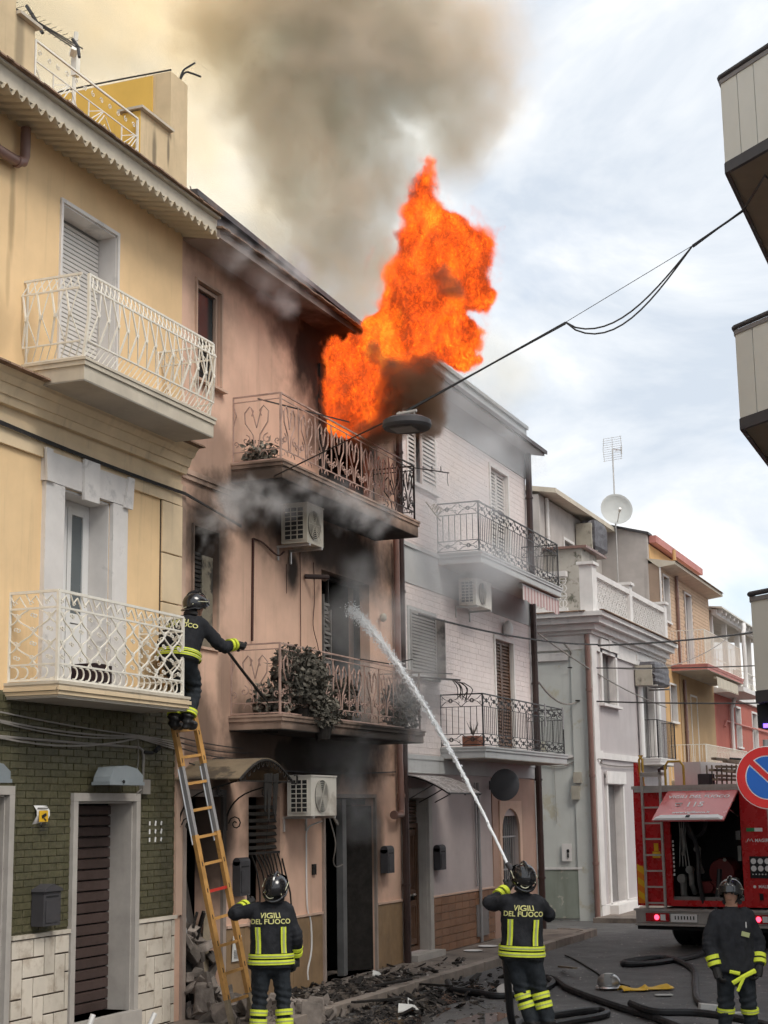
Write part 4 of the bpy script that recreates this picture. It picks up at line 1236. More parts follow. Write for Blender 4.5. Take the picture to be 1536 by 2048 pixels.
# shutter leaf swung open beside the first-floor window, and the fallen sill board
b = B(); b.hexa([(25.32, -.03, S1[2]), (25.36, -.03, S1[2]), (25.42, -.16, S1[2]), (25.38, -.16, S1[2]), (25.32, -.03, 5.62), (25.36, -.03, 5.62), (25.42, -.16, 5.62), (25.38, -.16, 5.62)])
part('open_shutter', b, mat('scorched_grey_shutter', (0.20, 0.18, 0.165), .7, .2, 4, .1, color2=(.05, .045, .04), c2scale=2), BH)
b = B(); b.rbox((24.7, -.30, 4.56), (1.5, .35, .03), (.12, -.06, .1))
for k in range(8): b.tube(spline([(24.9 + k * .08, -.45, 4.54), (24.95 + k * .08, -.5 - rnd.random() * .1, 4.42), (25.0 + k * .07, -.5, 4.30 - rnd.random() * .12)], 3), .009, 3)
part('window_shelf', b, M['char'], BH)
b = B(); b.tube([(24.2, -.3, 7.45), (24.9, -.3, 7.25)], .01, 4)
for k in range(4): b.tube(spline([(24.4 + k * .12, -.3, 7.4 - k * .03), (24.45 + k * .12, -.36, 7.46), (24.5 + k * .12, -.3, 7.38)], 4), .008, 4)
part('wire_shelf', b, M['ac_dirty'], BH)
# GF door
surround(BH, (G1[0], G1[1], .14, G1[3]), .16, .05, 'stone', False)
part('doorstep', B().box(G1[0] - .1, G1[1] + .2, -.22, .3, .12, .215), M['stone'], BH)
b = B(); frame(b, G1[0] + .02, G1[1] - .02, G1[2], 2.22, .14, .20, .07); b.box(24.19, 24.25, .13, .20, .3, 2.2)
dr = part('front_door', b, M['brown_wood'], BH, label='brown panelled front door')
for xa, xb in ((23.84, 24.18), (24.26, 24.62)):
    for za, zb in ((.32, 1.0), (1.08, 2.12)):
        b = B(); b.box(xa, xb, .155, .19, za, zb); frame(b, xa + .05, xb - .05, za + .06, zb - .06, .14, .155, .025)
        for q in range(3): b.box(xa + .11 + q * .05, xa + .13 + q * .05, .145, .155, za + .1, zb - .1)
        part('door_panel', b, M['brown_wood'], dr)
b = B(); b.tube([(24.08, .11, 1.10), (24.17, .09, 1.10)], .018, 6); b.tube([(24.28, .09, 1.10), (24.40, .09, 1.10)], .018, 6); part('door_handle', b, M['alu'], dr)
for k in range(7): piece('slat', ub('brown_wood'), dr, ((G1[0] + G1[1]) / 2, .16, 2.26 + k * .05), (.9, .03, .035), rot=(-.4, 0, 0))
# plinth tiles
for i in range(9):
    for j in range(7):
        w = (28.15 - 24.95) / 9; h2 = .88 / 7
        piece('plinth_tile', ub('brown_tile', .03), BH, (24.95 + (i + .5) * w, -.013, .13 + (j + .5) * h2), (w - .008, .026, h2 - .008))
part('plinth_ledge', B().box(24.93, 28.17, -.035, 0, 1.02, 1.045), M['pink_trim'], BH)
# pink right bay with arched window
arch = [(G2[0], G2[2])] + [((G2[0] + G2[1]) / 2 - (G2[1] - G2[0]) / 2 * math.cos(math.pi * k / 12), G2[3] - .28 + .42 * math.sin(math.pi * k / 12)) for k in range(13)] + [(G2[1], G2[2])]
bay = mat('salmon_bay_plaster', (0.43, 0.285, 0.225), .9, .06, 2, .1, streak=.2)
b = B(); b.box(28.20, G2[0] - .012, -.02, -.001, .12, 3.0); b.box(G2[1] + .012, 30.98, -.02, -.001, .12, 3.0); b.box(G2[0] - .012, G2[1] + .012, -.02, -.001, .12, G2[2]); b.box(G2[0] - .012, G2[1] + .012, -.02, -.001, G2[3] + .15, 3.0)
part('bay_panel', b, bay, BH)
b = B()
for (a, c) in zip(arch[1:-2], arch[2:-1]):
    b.hexa([(a[0], -.045, a[1]), (c[0], -.045, c[1]), (c[0], -.001, c[1]), (a[0], -.001, a[1]), (a[0], -.045, 2.5), (c[0], -.045, 2.5), (c[0], -.001, 2.5), (a[0], -.001, 2.5)])
b.box(G2[0] - .14, G2[0] - .001, -.045, -.021, .98, 2.5); b.box(G2[1] + .001, G2[1] + .14, -.045, -.021, .98, 2.5); b.box(G2[0] - .2, G2[1] + .2, -.09, -.021, .88, .975); b.box(G2[0] - .14, G2[1] + .14, -.045, -.021, 2.502, 2.58)
part('arch_surround', b, M['pink_trim'], BH)
b = B(); frame(b, G2[0] + .02, G2[1] - .02, G2[2], 2.32, .12, .17, .06); b.box(29.23, 29.29, .11, .17, 1.0, 2.3)
w_ = part('arched_window', b, M['dark_pipe'], BH)
part('pane', B().box(G2[0] + .05, G2[1] - .05, .14, .145, 1.0, 2.3), M['glass'], w_)
b = B()
for k in range(8): b.tube([(28.8 + k * .13, .04, .96), (28.8 + k * .13, .04, 2.3)], .010, 4)
b.box(28.72, 29.8, .03, .05, 1.3, 1.33); b.box(28.72, 29.8, .03, .05, 1.9, 1.93)
part('window_grille', b, M['grey_pipe'], w_)
vb = B().box(27.12, 27.72, -.045, -.027, .26, .76); frame(vb, 27.1, 27.74, .24, .78, -.05, -.0265, .03)
part('meter_hatch', vb, M['stone_grey'], BH)
b = B(); b.tube([(27.28, -.06, .14), (27.26, -.06, 2.9)], .028, 6); b.tube([(27.15, -.05, 1.1), (27.13, -.05, 2.9)], .018, 6); part('conduit', b, M['grey_pipe'], BH)
downpipe(BH, 31.02, -.10, .1, 9.70, .065, 'dark_pipe', 5)
balcony(BH, 25.52, 30.68, .80, 6.76, .17, 'bars', M['black_iron'], slab='smooth_grey', lip=.03, label='upper balcony with black iron railing')
balcony(BH, 25.48, 30.66, .80, 3.44, .17, 'bars', M['black_iron'], slab='smooth_grey', lip=.03, label='lower balcony with black iron railing')
# round wall lamp by the door, white straps on the lower railing
part('wall_lamp', B().sphere((29.25, -.10, 5.85), (.12, .10, .17)), M['white'], BH, smooth=True)
b = B()
for x in (29.1, 30.35): b.box(x, x + .05, -.83, -.815, 3.95, 4.38)
part('railing_strap', b, M['grey_pipe'], BH)
ac_unit(26.35, 27.25, -.42, -.10, 5.98, 6.44, 'white air conditioner under the upper black balcony of the tiled house')
# striped awning under the upper balcony
t = thing('striped_awning', 'rolled pink and white striped awning under the black upper balcony', 'awning', (29.3, -.8, 6.4))
part('awning_tube', B().tube([(28.2, -.68, 6.54), (30.7, -.68, 6.54)], .05, 8), M['alu'], t)
bb = [B(), B()]
n = 24
for k in range(n):
    u0, u1 = 28.2 + 2.5 * k / n, 28.2 + 2.5 * (k + 1) / n
    zb = 6.26 + .02 * math.sin(k * 1.1)
    bb[k % 2].hexa([(u0, -.735, zb), (u1, -.735, zb), (u1, -.730, zb), (u0, -.730, zb), (u0, -.735, 6.54), (u1, -.735, 6.54), (u1, -.730, 6.54), (u0, -.730, 6.54)])
part('awning_valance', bb[0], M['stripe_a'], t); part('awning_stripe', bb[1], M['stripe_b'], t)
# canopy over the brown door
t = thing('door_canopy', 'smoked clear canopy on curved iron arms over the brown panelled door', 'canopy', (24.2, 0, 2.8), 'door canopies')
b = B(); n = 8
cp = [(-.02 - .80 * k / n, 2.98 - .30 * (k / n) ** 1.8) for k in range(n + 1)]
for a, c in zip(cp[:-1], cp[1:]):
    b.hexa([(23.55, a[0], a[1]), (25.15, a[0], a[1]), (25.15, c[0], c[1]), (23.55, c[0], c[1]), (23.55, a[0], a[1] + .008), (25.15, a[0], a[1] + .008), (25.15, c[0], c[1] + .008), (23.55, c[0], c[1] + .008)])
part('canopy_sheet', b, M['plex'], t)
b = B()
for x in (23.6, 24.35, 25.1):
    b.tube([(x, y, z - .02) for y, z in cp], .014, 5); b.tube(spline([(x, -.02, 2.55), (x, -.25, 2.66), (x, -.55, 2.82)], 5), .012, 4)
b.tube([(23.55, -.82, 2.68), (25.15, -.82, 2.68)], .014, 5)
part('canopy_arm', b, M['black_iron'], t)
# dish under the lower balcony
t = thing('satellite_dish', 'dark round dish under the lower black balcony above the arched window', 'satellite dish', (27.9, 0, 2.85))
ax = Vector((-.75, -.62, -.12)).normalized()
b = B(); b.lathe(Vector((27.85, -.38, 2.86)), [(.001, .035), (.15, .03), (.27, .012), (.29, 0), (.27, -.004), (.001, .02)], ax, 28, False)
part('reflector', b, mat('dark_grey_dish', (.085, .09, .10), .5, .1, 3, 0), t, smooth=True)
b = B(); b.tube([(27.9, -.33, 2.86), (28.15, -.02, 2.86)], .02, 6); b.box(28.1, 28.2, -.02, -.001, 2.78, 2.94); part('bracket', b, M['black_iron'], t)
mailbox(22.80, -.01, 1.50, .27, .42, .12, 'black mailbox on the pink wall right of the black street door', False)
mailbox(17.93, -.01, 1.42, .28, .50, .10, 'scorched mailbox with bent wire rack beside the ladder', False)
mailbox(25.15, -.01, 1.46, .28, .42, .12, 'dark mailbox on the mauve wall beside the brown panelled door', False)
mailbox(13.62, -.02, 1.36, .30, .40, .14, 'dark roofed mailbox on the green brick wall')
# ---------------------------------------------------------------- grey corner house
GH = thing('corner_house', 'grey corner house across the side street with white trim and a roof terrace', 'house', (38, 0, 0))
GX0, GX1, GY = 34.80, 42.86, -.30
w1 = (35.75, 37.05, 4.78, 6.02); w2 = (39.55, 41.25, 3.62, 6.10); w3 = (35.80, 37.25, .30, 2.95)
b = B(); wall(b, 'y', GY, .3, GX0, GX1, 0, 6.55, [w1, w2, w3]); part('street_wall', b, M['lilac'], GH)
b = B(); b.box(GX0, GX0 + .25, 0.0, 8, 0, 6.55); part('side_wall', b, M['greenish'], GH)
b = B(); b.box(GX1 - .2, GX1, 0.01, 8, 0, 6.5); b.box(GX0, GX1, 8, 8.2, 0, 6.6); b.box(GX0 + .26, GX1 - .21, 1.2, 1.3, 0, 6.4); b.box(GX0 + .26, GX1 - .21, .01, 8, 6.3, 6.5)
part('shell_wall', b, M['old_render'], GH)
b = B(); b.box(GX0 - .03, GX0 - .001, .05, 8, 0.05, 1.12); part('plinth', b, M['green_plinth'], GH)
b = B(); b.box(GX0 - .045, GX0 - .031, .05, 8, 1.10, 1.15); b.box(GX0 - .02, GX0 - .001, .14, 8, 3.52, 3.60)
b.box(GX0 - .05, GX0 - .001, .20, 8, 5.72, 5.80); b.box(GX0 - .03, GX0 - .001, .20, 8, 5.80, 5.90)
b.box(GX0 + .02, GX1, GY - .05, GY - .001, .05, .32)
part('plinth_band', b, M['white_trim'], GH)
# corner pilasters
b = B(); b.box(GX0 - .04, GX0 - .001, -.33, .15, .0, 5.95); part('corner_pilaster', b, M['greenish'], GH)
b = B(); b.box(GX0 - .035, GX0 + .42, GY - .05, GY - .001, .33, 5.95); part('corner_pilaster', b, M['white_trim'], GH)
b = B(); b.box(GX0 + .42, w1[0] - .2, GY - .03, GY - .001, 3.50, 3.70); b.box(GX0 + .42, w2[0] - .15, GY - .05, GY - .001, 3.52, 3.66)
part('string_course', b, M['white_trim'], GH)
# cornice wraps both sides
b = B()
for z0, z1, d in ((5.95, 6.05, .05), (6.05, 6.30, .02), (6.30, 6.38, .08), (6.38, 6.52, .18), (6.52, 6.66, .32), (6.66, 6.76, .42)):
    b.box(GX0 - d, GX1, GY - d, GY - .0005, z0, z1 - .001); b.box(GX0 - d, GX0 - .0005, GY + .0, 8, z0, z1 - .001)
b.box(GX0 - .1, GX1, GY, 8, 6.56, 6.78)
part('cornice', b, M['white_trim'], GH)
for k in range(52):
    piece('roof_tile', tl, GH, (GX0 - .35 + k * .16, GY - .36, 6.765), (.145, .24, .045))
for k in range(24):
    piece('roof_tile', tl, GH, (GX0 - .34, GY + .05 + k * .16, 6.765), (.145, .24, .045), rot=(0, 0, -math.pi / 2))
# terrace balustrade of pierced blocks
def lattice(b, P, L, z0, z1):
    nx, nz = max(2, round(L / .21)), max(2, round((z1 - z0) / .2))
    for i in range(nx):
        for j in range(nz):
            cu, cv = (i + .5) * L / nx, z0 + (j + .5) * (z1 - z0) / nz
            r = .5 * min(L / nx, (z1 - z0) / nz)
            b.tube([P(cu + r * 1.02 * math.cos(a * math.pi / 4), cv + r * 1.02 * math.sin(a * math.pi / 4)) for a in range(8)], .013, 4, closed=True)
            if (i + j) % 2: b.tube([P(cu - r, cv), P(cu + r, cv)], .013, 4)
            else: b.tube([P(cu, cv - r), P(cu, cv + r)], .013, 4)
pz0, pz1 = 6.92, 7.62
ty = GY - .12; tx = GX0 - .12
for fn, L in ((lambda u, v: (GX0 + .25 + u, ty + .05, v), 3.35), (lambda u, v: (38.75 + u, ty + .05, v), 3.85), (lambda u, v: (tx + .05, .15 + u, v), 1.5)):
    b = B(); lattice(b, fn, L, pz0, pz1); part('pierced_block_balustrade', b, M['white_trim'], GH)
b = B()
for x in (tx, 38.42, 42.6): b.box(x, x + (.42 if x < 36 else .3), ty - .03, ty + .27, 6.79, 7.86)
for x0, x1 in ((tx + .42, 38.42), (38.72, 42.6)): b.box(x0, x1, ty - .02, ty + .16, 7.63, 7.75); b.box(x0, x1, ty - .01, ty + .14, 6.79, 6.91)
b.box(tx - .02, tx + .16, .16, 8, 7.63, 7.75); b.box(tx, tx + .14, .16, 8, 6.79, 6.91); b.box(tx - .03, tx + .27, 1.7, 2.0, 6.79, 7.86)
for x in (tx, 38.42, 42.6): b.box(x - .05, x + (.47 if x < 36 else .35), ty - .08, ty + .32, 7.861, 7.93)
part('balustrade_pier', b, M['white_trim'], GH)
# setback upper storey
SY = 1.30
d1 = (38.85, 39.75, 6.95, 9.20); q1 = (41.0, 41.75, 8.35, 9.05)
b = B(); wall(b, 'y', SY, .25, 36.65, GX1, 6.79, 10.0, [d1, q1]); b.box(36.65, 36.9, SY + .26, 6, 6.79, 10.0); b.box(36.9, GX1, 3, 3.1, 6.8, 10)
part('upper_storey_wall', b, M['old_render'], GH)
b = B(); b.box(36.9, 38.4, SY - .95, SY - .001, 6.79, 8.62)
part('stair_block', b, mat('mossy_render', (.40, .37, .33), .95, .15, 2, .25, color2=(.12, .115, .09), c2scale=2.6, c2lo=.52, c2hi=.62), GH)
part('stair_block_roof', B().box(36.8, 38.9, SY - 1.1, SY - .001, 8.621, 8.68), M['copper_pipe'], GH)
surround(GH, d1, .07, .03, 'white_trim', False, SY); surround(GH, q1, .05, .03, 'white_trim', True, SY)
for o in (d1, q1): part('door_leaf', B().box(o[0] + .02, o[1] - .02, SY + .08, SY + .10, o[2], o[3] - .01), M['stone_grey'], GH)
b = B(); b.hexa([(36.6, SY - .45, 9.98), (43.0, SY - .45, 9.98), (43.0, 3.2, 10.4), (36.6, 3.2, 10.4), (36.6, SY - .45, 10.10), (43.0, SY - .45, 10.10), (43.0, 3.2, 10.52), (36.6, 3.2, 10.52)])
part('upper_roof', b, M['slab'], GH)
downpipe(GH, 37.2, SY - .05, 8.68, 9.98, .05, 'white_trim', 2)
# trims, doors, windows
surround(GH, w1, .17, .05, 'white_trim', True, GY); surround(GH, w2, .12, .04, 'white_trim', False, GY); surround(GH, w3, .15, .05, 'white_trim', False, GY)
parts('lintel_block', [B().box(w1[0] - .2, w1[1] + .2, GY - .09, GY - .051, w1[3] + .02, w1[3] + .24), B().box(w3[0] - .2, w3[1] + .22, GY - .09, GY - .051, w3[3] + .02, w3[3] + .30)], M['white_trim'], GH)
part('doorstep', B().box(w3[0] - .3, w3[1] + .3, GY - .25, GY, .10, .29), M['white_trim'], GH)
part('keystone', B().box(36.25, 36.5, GY - .11, GY - .091, w1[3], w1[3] + .26), M['white_trim'], GH)
for o in (w1, w2, w3): part('window_panel', B().box(o[0] + .03, o[1] - .03, GY + .16, GY + .18, o[2], o[3] - .01), M['grey_shutter'] if o is not w3 else M['stone_grey'], GH)
b = B()
for o in (w1, w2):
    c = (o[0] + o[1]) / 2
    frame(b, o[0] + .03, c - .01, o[2], o[3] - .01, GY + .12, GY + .159, .06); frame(b, c + .01, o[1] - .03, o[2], o[3] - .01, GY + .12, GY + .159, .06)
b.box(w3[0] + .25, w3[0] + .28, GY + .14, GY + .159, 1.4, 1.7)
part('window_frame', b, M['grey_pipe'], GH)
balcony(GH, 39.45, 41.65, .50, 3.60, .14, 'plain', M['black_iron'], slab='white_trim', lip=.03, yw=GY, h=.95, label='small balcony with thin dark bars')
parts('white_pipe', [B().tube([(39.35, GY - .10, 3.65), (39.35, GY - .10, 5.7)], .07, 10), B().tube([(41.55, GY - .08, 3.65), (41.55, GY - .08, 5.9)], .06, 8)], M['white_pvc'], GH)
# brown downpipe, meter boxes, hatch, wires on the side wall
b = B(); b.tube([(34.70, -.27, .05), (34.70, -.27, 6.28)], .062, 10)
for z in (1.2, 3.1, 5.0): b.tube([(34.70, -.27, z), (34.70, -.27, z + .06)], .075, 10)
part('downpipe', b, M['copper_pipe'], GH, smooth=True)
b = B(); b.box(34.68, 34.799, -.01, .16, 2.98, 3.22); b.box(34.70, 34.799, .05, .22, 2.62, 2.92); part('meter_box', b, M['ac_dirty'], GH)
b = B(); b.box(34.75, 34.769, .28, .50, 1.28, 1.66); part('meter_hatch', b, M['white_trim'], GH)
b = B(); b.tube([(34.745, .36, 1.36), (34.745, .36, 1.45)], .02, 6); b.sphere((34.745, .36, 1.50), (.012, .035, .045), 8, 5); part('hatch_mark', b, M['dark'], GH)
b = B()
for k in range(4):
    y = -.02 + .05 * k
    b.tube(spline([(34.77, y, 5.6 - .1 * k), (34.77, y + .02 * math.sin(k), 5.0), (34.77, y, 4.2), (34.77, y + .01, 3.5), (34.77, y - .02, 3.2)], 4), .010, 4)
b.tube(spline([(34.77, .15, 3.45), (34.77, .5, 3.35), (34.77, 1.2, 3.45), (34.77, 2.5, 3.42)], 5), .014, 4)
b.tube(spline([(34.77, .12, 3.55), (34.77, .6, 3.50), (34.77, 1.4, 3.56), (34.77, 2.5, 3.50)], 5), .010, 4)
b.tube(spline([(34.77, .1, 2.62), (34.77, .02, 2.45), (34.77, -.12, 2.55), (34.77, -.14, 3.2)], 5), .012, 4)
b.tube([(34.77, .62, 3.4), (34.77, .60, 2.1)], .006, 4)
b.tube(spline([(34.72, -.2, 3.45), (35.0, -.4, 3.5), (35.3, -.36, 3.4), (37, -.36, 3.38), (39, -.36, 3.42)], 5), .016, 4)
b.tube(spline([(34.7, .2, 6.0), (34.6, .25, 6.1), (34.62, .1, 5.9), (34.75, .15, 5.8)], 4), .02, 5)
part('wall_wiring', b, M['grey_cable'], GH)
# air conditioners under plastic covers
def covered_ac(x0, x1, y0, y1, z0, z1, label):
    t = thing('covered_air_conditioner', label, 'air conditioner', ((x0 + x1) / 2, y1, z0), 'covered air conditioners')
    b = B(); n = 9; rr = random.Random(int(x0 * 10))
    vs = []; H = 8
    for j in range(H + 1):
        for k in range(n * 2):
            a = 2 * math.pi * k / (n * 2)
            sx, sy = max(-1, min(1, 1.35 * math.cos(a))), max(-1, min(1, 1.35 * math.sin(a)))
            f = 1 + rr.uniform(-.05, .05) - (.25 if j == 0 else 0) - (.12 if j == H else 0)
            vs.append(((x0 + x1) / 2 + sx * f * (x1 - x0) / 2, (y0 + y1) / 2 + sy * f * (y1 - y0) / 2, z0 + (z1 - z0) * j / H))
    m = n * 2
    fs = [(j * m + k, j * m + (k + 1) % m, (j + 1) * m + (k + 1) % m, (j + 1) * m + k) for j in range(H) for k in range(m)] + [tuple(range(m - 1, -1, -1)), tuple(H * m + k for k in range(m))]
    b.add(vs, fs)
    part('plastic_cover', b, M['tarp'], t)
    parts('bracket', [B().box(x0 + .05, x0 + .09, y0, y1 + .1, z0 - .05, z0 - .01), B().box(x1 - .09, x1 - .05, y0, y1 + .1, z0 - .05, z0 - .01)], M['alu'], t)
    part('side_casing', B().box(x0 - .1, x0 + .02, y0 + .1, y1 + .05, z0 - .03, z1 - .1), M['ac_dirty'], t)
covered_ac(39.25, 41.0, GY - .55, GY - .08, 5.45, 6.02, 'air conditioner wrapped in grey plastic above the small thin-barred balcony')
covered_ac(40.1, 41.4, SY - .55, SY - .08, 9.1, 9.9, 'air conditioner wrapped in grey plastic under the corner house roof edge')

# ---------------------------------------------------------------- aerials
def aerial_yagi(x, y, z0, z1, label, ang, kind):
    t = thing('tv_aerial', label, 'aerial', (x, y, z0), 'rooftop aerials')
    part('mast', B().tube([(x, y, z0), (x, y, z1)], .022, 6), M['alu'], t)
    b = B()
    ca, sa = math.cos(ang), math.sin(ang)
    def Q(u, v, w): return (x + ca * u - sa * v, y + sa * u + ca * v, z1 + w)
    if kind == 'grid':
        for k in range(11):
            w = .32 - k * .064
            b.tube([Q(-.30, .0, w), Q(.30, 0, w)], .006, 4)
        for u in (-.3, 0, .3): b.tube([Q(u - (.04 if u else 0) * (1 if u > 0 else -1), 0, .34), Q(u, 0, 0), Q(u - (.04 if u else 0) * (1 if u > 0 else -1), 0, -.34)], .008, 4)
        b.tube([Q(0, 0, 0), Q(-.12, -.30, .0)], .016, 5); b.tube([Q(0, 0, -.1), Q(-.12, -.28, -.02)], .008, 4); b.tube([Q(-.12, -.30, .1), Q(-.12, -.3, -.12)], .022, 5)
    else:
        for s in (-.13, 0, .13):
            b.tube([Q(0, s * .4, .0 + s * .3), Q(1.0, s, -.28 + s * .5)], .008, 4)
        for k in range(12):
            u = .15 + k * .07
            b.tube([Q(u, -.16, -.28 * u - .02), Q(u, .16, -.28 * u + .06)], .004, 3)
        b.tube([Q(.5, -.1, -.30), Q(.45, 0, -.1), Q(.40, .12, .10)], .022, 5)
        b.tube([Q(1.02, -.02, -.40), Q(1.04, .05, -.24), Q(1.0, .12, -.12)], .020, 5)
        for k in range(5): b.tube([Q(.05, -.2 + .1 * k, -.18), Q(.0, -.2 + .1 * k, .22)], .010, 4)
        b.tube([Q(-.05, -.25, .1), Q(.1, .3, -.05)], .012, 4); b.tube([Q(0, 0, -.25), Q(.22, .1, -.36)], .014, 4)
    part('antenna', b, M['alu'] if kind == 'grid' else M['black_iron'], t)
    return t
aerial_yagi(13.74, .9, 9.7, 11.5, 'dark fanned aerial on the yellow house roof beside the stair tower', R(-28), 'fan')
aerial_yagi(42.7, .82, 7.8, 12.35, 'tall mast with small grid aerial above the grey corner house', R(75), 'grid')
t = thing('satellite_dish', 'round white satellite dish on the tall aerial mast above the grey corner house', 'satellite dish', (42.7, .80, 10.6))
ax = Vector((-.9, -.42, .18)).normalized()
b = B(); b.lathe(Vector((42.62, .76, 10.6)), [(.001, -.06), (.2, -.045), (.37, -.01), (.44, .03), (.45, .03), (.44, .02), (.2, -.055), (.001, -.07)], ax, 30, False)
part('reflector', b, mat('translucent_grey_dish', (.47, .48, .47), .5, .05, 3, 0), t, smooth=True)
b = B(); c0 = Vector((42.62, .76, 10.6)); b.tube([c0 + Vector((0, 0, -.42)), c0 + ax * .42 + Vector((0, 0, -.18))], .015, 5); b.tube([c0 + ax * .38 + Vector((0, 0, -.2)), c0 + ax * .5 + Vector((0, 0, -.16))], .035, 6)
part('feed_arm', b, M['alu'], t)
b = B(); b.tube([(16.06, 1.4, 9.9), (16.06, 1.4, 11.7)], .025, 6); b.box(16.02, 16.11, 1.35, 1.43, 11.7, 12.1); b.tube([(15.98, 1.38, 11.95), (15.9, 1.3, 12.0)], .05, 6); b.tube([(16.06, 1.4, 12.1), (16.05, 1.38, 12.3)], .03, 6)
solo('roof_mast', b, M['white_metal'], 'short white mast wrapped at its tip on the yellow terrace', 'mast', group='rooftop aerials')

# ---------------------------------------------------------------- orange house
OH = thing('orange_house', 'peach and orange house with rose gutter beyond the grey corner house', 'house', (46.5, 0, 0))
OX0, OX1, OY = 42.88, 50.3, -.30
a1 = (43.25, 44.0, 7.5, 8.75); a2 = (46.3, 47.2, 6.42, 8.62); a3 = (43.5, 44.3, 4.75, 5.75); a4 = (46.4, 47.3, 3.2, 5.6)
b = B(); wall(b, 'y', OY, .3, OX0, OX1, 6.25, 9.05, [a1, a2]); part('upper_wall', b, M['peach_joint'], OH)
b = B(); wall(b, 'y', OY, .3, OX0, OX1, 0, 6.249, [a3, a4]); part('lower_wall', b, M['orange'], OH)
b = B(); b.box(44.9, OX1, OY - .02, OY - .001, 0, 6.2); part('side_bay', b, mat('dull_ochre_plaster', (.40, .27, .15), .9, .06, 2, .1), OH)
cnt = 0; extra = B(); zz = 6.3; row = 0
while zz < 9.0:
    x = OX0 - (.15 if row % 2 else 0)
    while x < OX1:
        s0, s1 = max(x, OX0 + .06), min(x + .292, OX1 - .05); x += .30
        if s1 - s0 < .05 or any(o[2] - .05 < zz + .05 < o[3] + .08 and s1 > o[0] - .06 and s0 < o[1] + .06 for o in (a1, a2)): continue
        extra.box(s0, s1, OY - .012, OY - .0005, zz, zz + .088)
    zz += .1; row += 1
part('brick_courses', extra, M['peach_brick'], OH, kind='stuff')
b = B(); b.box(OX0, OX0 + .2, OY + .31, 8, 0, 9.6); b.box(OX1 - .2, OX1, OY + .31, 8, 0, 9.6); b.box(OX0, OX1, 7.9, 8.1, 0, 9.6); b.box(OX0 + .21, OX1 - .21, 1, 1.1, 0, 9)
part('shell_wall', b, M['orange'], OH)
# grey gable and orange attic strip
g_ = B(); g_.prism([(.0, 6.8), (8, 6.8), (8, 10.75), (1.5, 10.30), (.0, 9.90)], 'x', 42.87, 43.05); part('gable_wall', g_, M['old_render'], OH)
g_ = B(); g_.prism([(-.06, 9.86), (1.5, 10.29), (1.5, 10.35), (-.06, 9.93)], 'x', 42.80, 43.3); part('verge', g_, M['dark_trim'], OH)
b = B(); b.box(43.06, OX1 - .3, -.02, 1.2, 9.06, 9.62); part('attic_wall', b, M['orange'], OH)
b = B(); b.box(43.06, OX1 - .25, -.22, -.021, 9.66, 9.86); b.box(43.3, OX1 - .25, -.12, 1.3, 9.863, 9.90); part('roof_gutter', b, M['rose_metal'], OH)
b = B(); b.hexa([(OX0 - .04, OY - .45, 8.98), (OX1 + .1, OY - .45, 8.98), (OX1 + .1, OY, 8.92), (OX0 - .04, OY, 8.92), (OX0 - .04, OY - .45, 9.06), (OX1 + .1, OY - .45, 9.06), (OX1 + .1, .05, 9.20), (OX0 - .04, .05, 9.20)])
part('eaves', b, M['slab'], OH)
for k in range(44): piece('roof_tile', tl, OH, (OX0 + .1 + k * .168, OY - .38, 9.065), (.155, .24, .05))
for o in (a1, a2, a3, a4): surround(OH, o, .05, .025, 'white_trim', o[3] - o[2] < 1.6, OY - .013)
for o in (a1, a2, a3, a4): part('window_panel', B().box(o[0] + .01, o[1] - .01, OY + .1, OY + .12, o[2], o[3]), M['stone_grey'], OH)
downpipe(OH, 44.85, OY - .08, 6.2, 8.95, .05, 'copper_pipe', 2); downpipe(OH, 45.3, OY - .08, 0, 6.0, .05, 'copper_pipe', 2); downpipe(OH, 44.85, OY - .05, 9.06, 9.7, .05, 'orange', 1)
part('pilaster', B().box(OX0 - .02, OX0 + .05, OY - .04, OY - .001, 6.2, 8.95), M['white_trim'], OH)
balcony(OH, 43.9, 50.0, 1.0, 6.28, .14, 'plain', M['white_metal'], slab='rose_metal', lip=.03, yw=OY, label='upper balcony with pale rose edge', h=.95)
bl = balcony(OH, 43.2, 50.2, 1.0, 3.10, .14, 'plain', M['white_metal'], slab='slab', lip=.03, yw=OY, h=.95, label='lower balcony with pale rose bars')
b = B(); b.box(47.2, 50.1, OY - .93, OY - .915, 3.15, 4.0); part('privacy_sheet', b, mat('pale_rose_panel', (.55, .36, .33), .8, .06, 4, 0), bl)
t = thing('rolled_awning', 'rolled cream awning with scalloped edge under the orange house balcony', 'awning', (47.5, -1.2, 5.9))
part('awning_tube', B().tube([(45.6, -1.2, 6.05), (49.2, -1.2, 6.05)], .05, 8), M['slab'], t)
b = B()
for k in range(22):
    u = 45.6 + 3.6 * k / 22; b.box(u, u + .155, -1.26, -1.25, 5.80 - .04 * (k % 2), 6.04)
part('awning_valance', b, M['slab'], t)

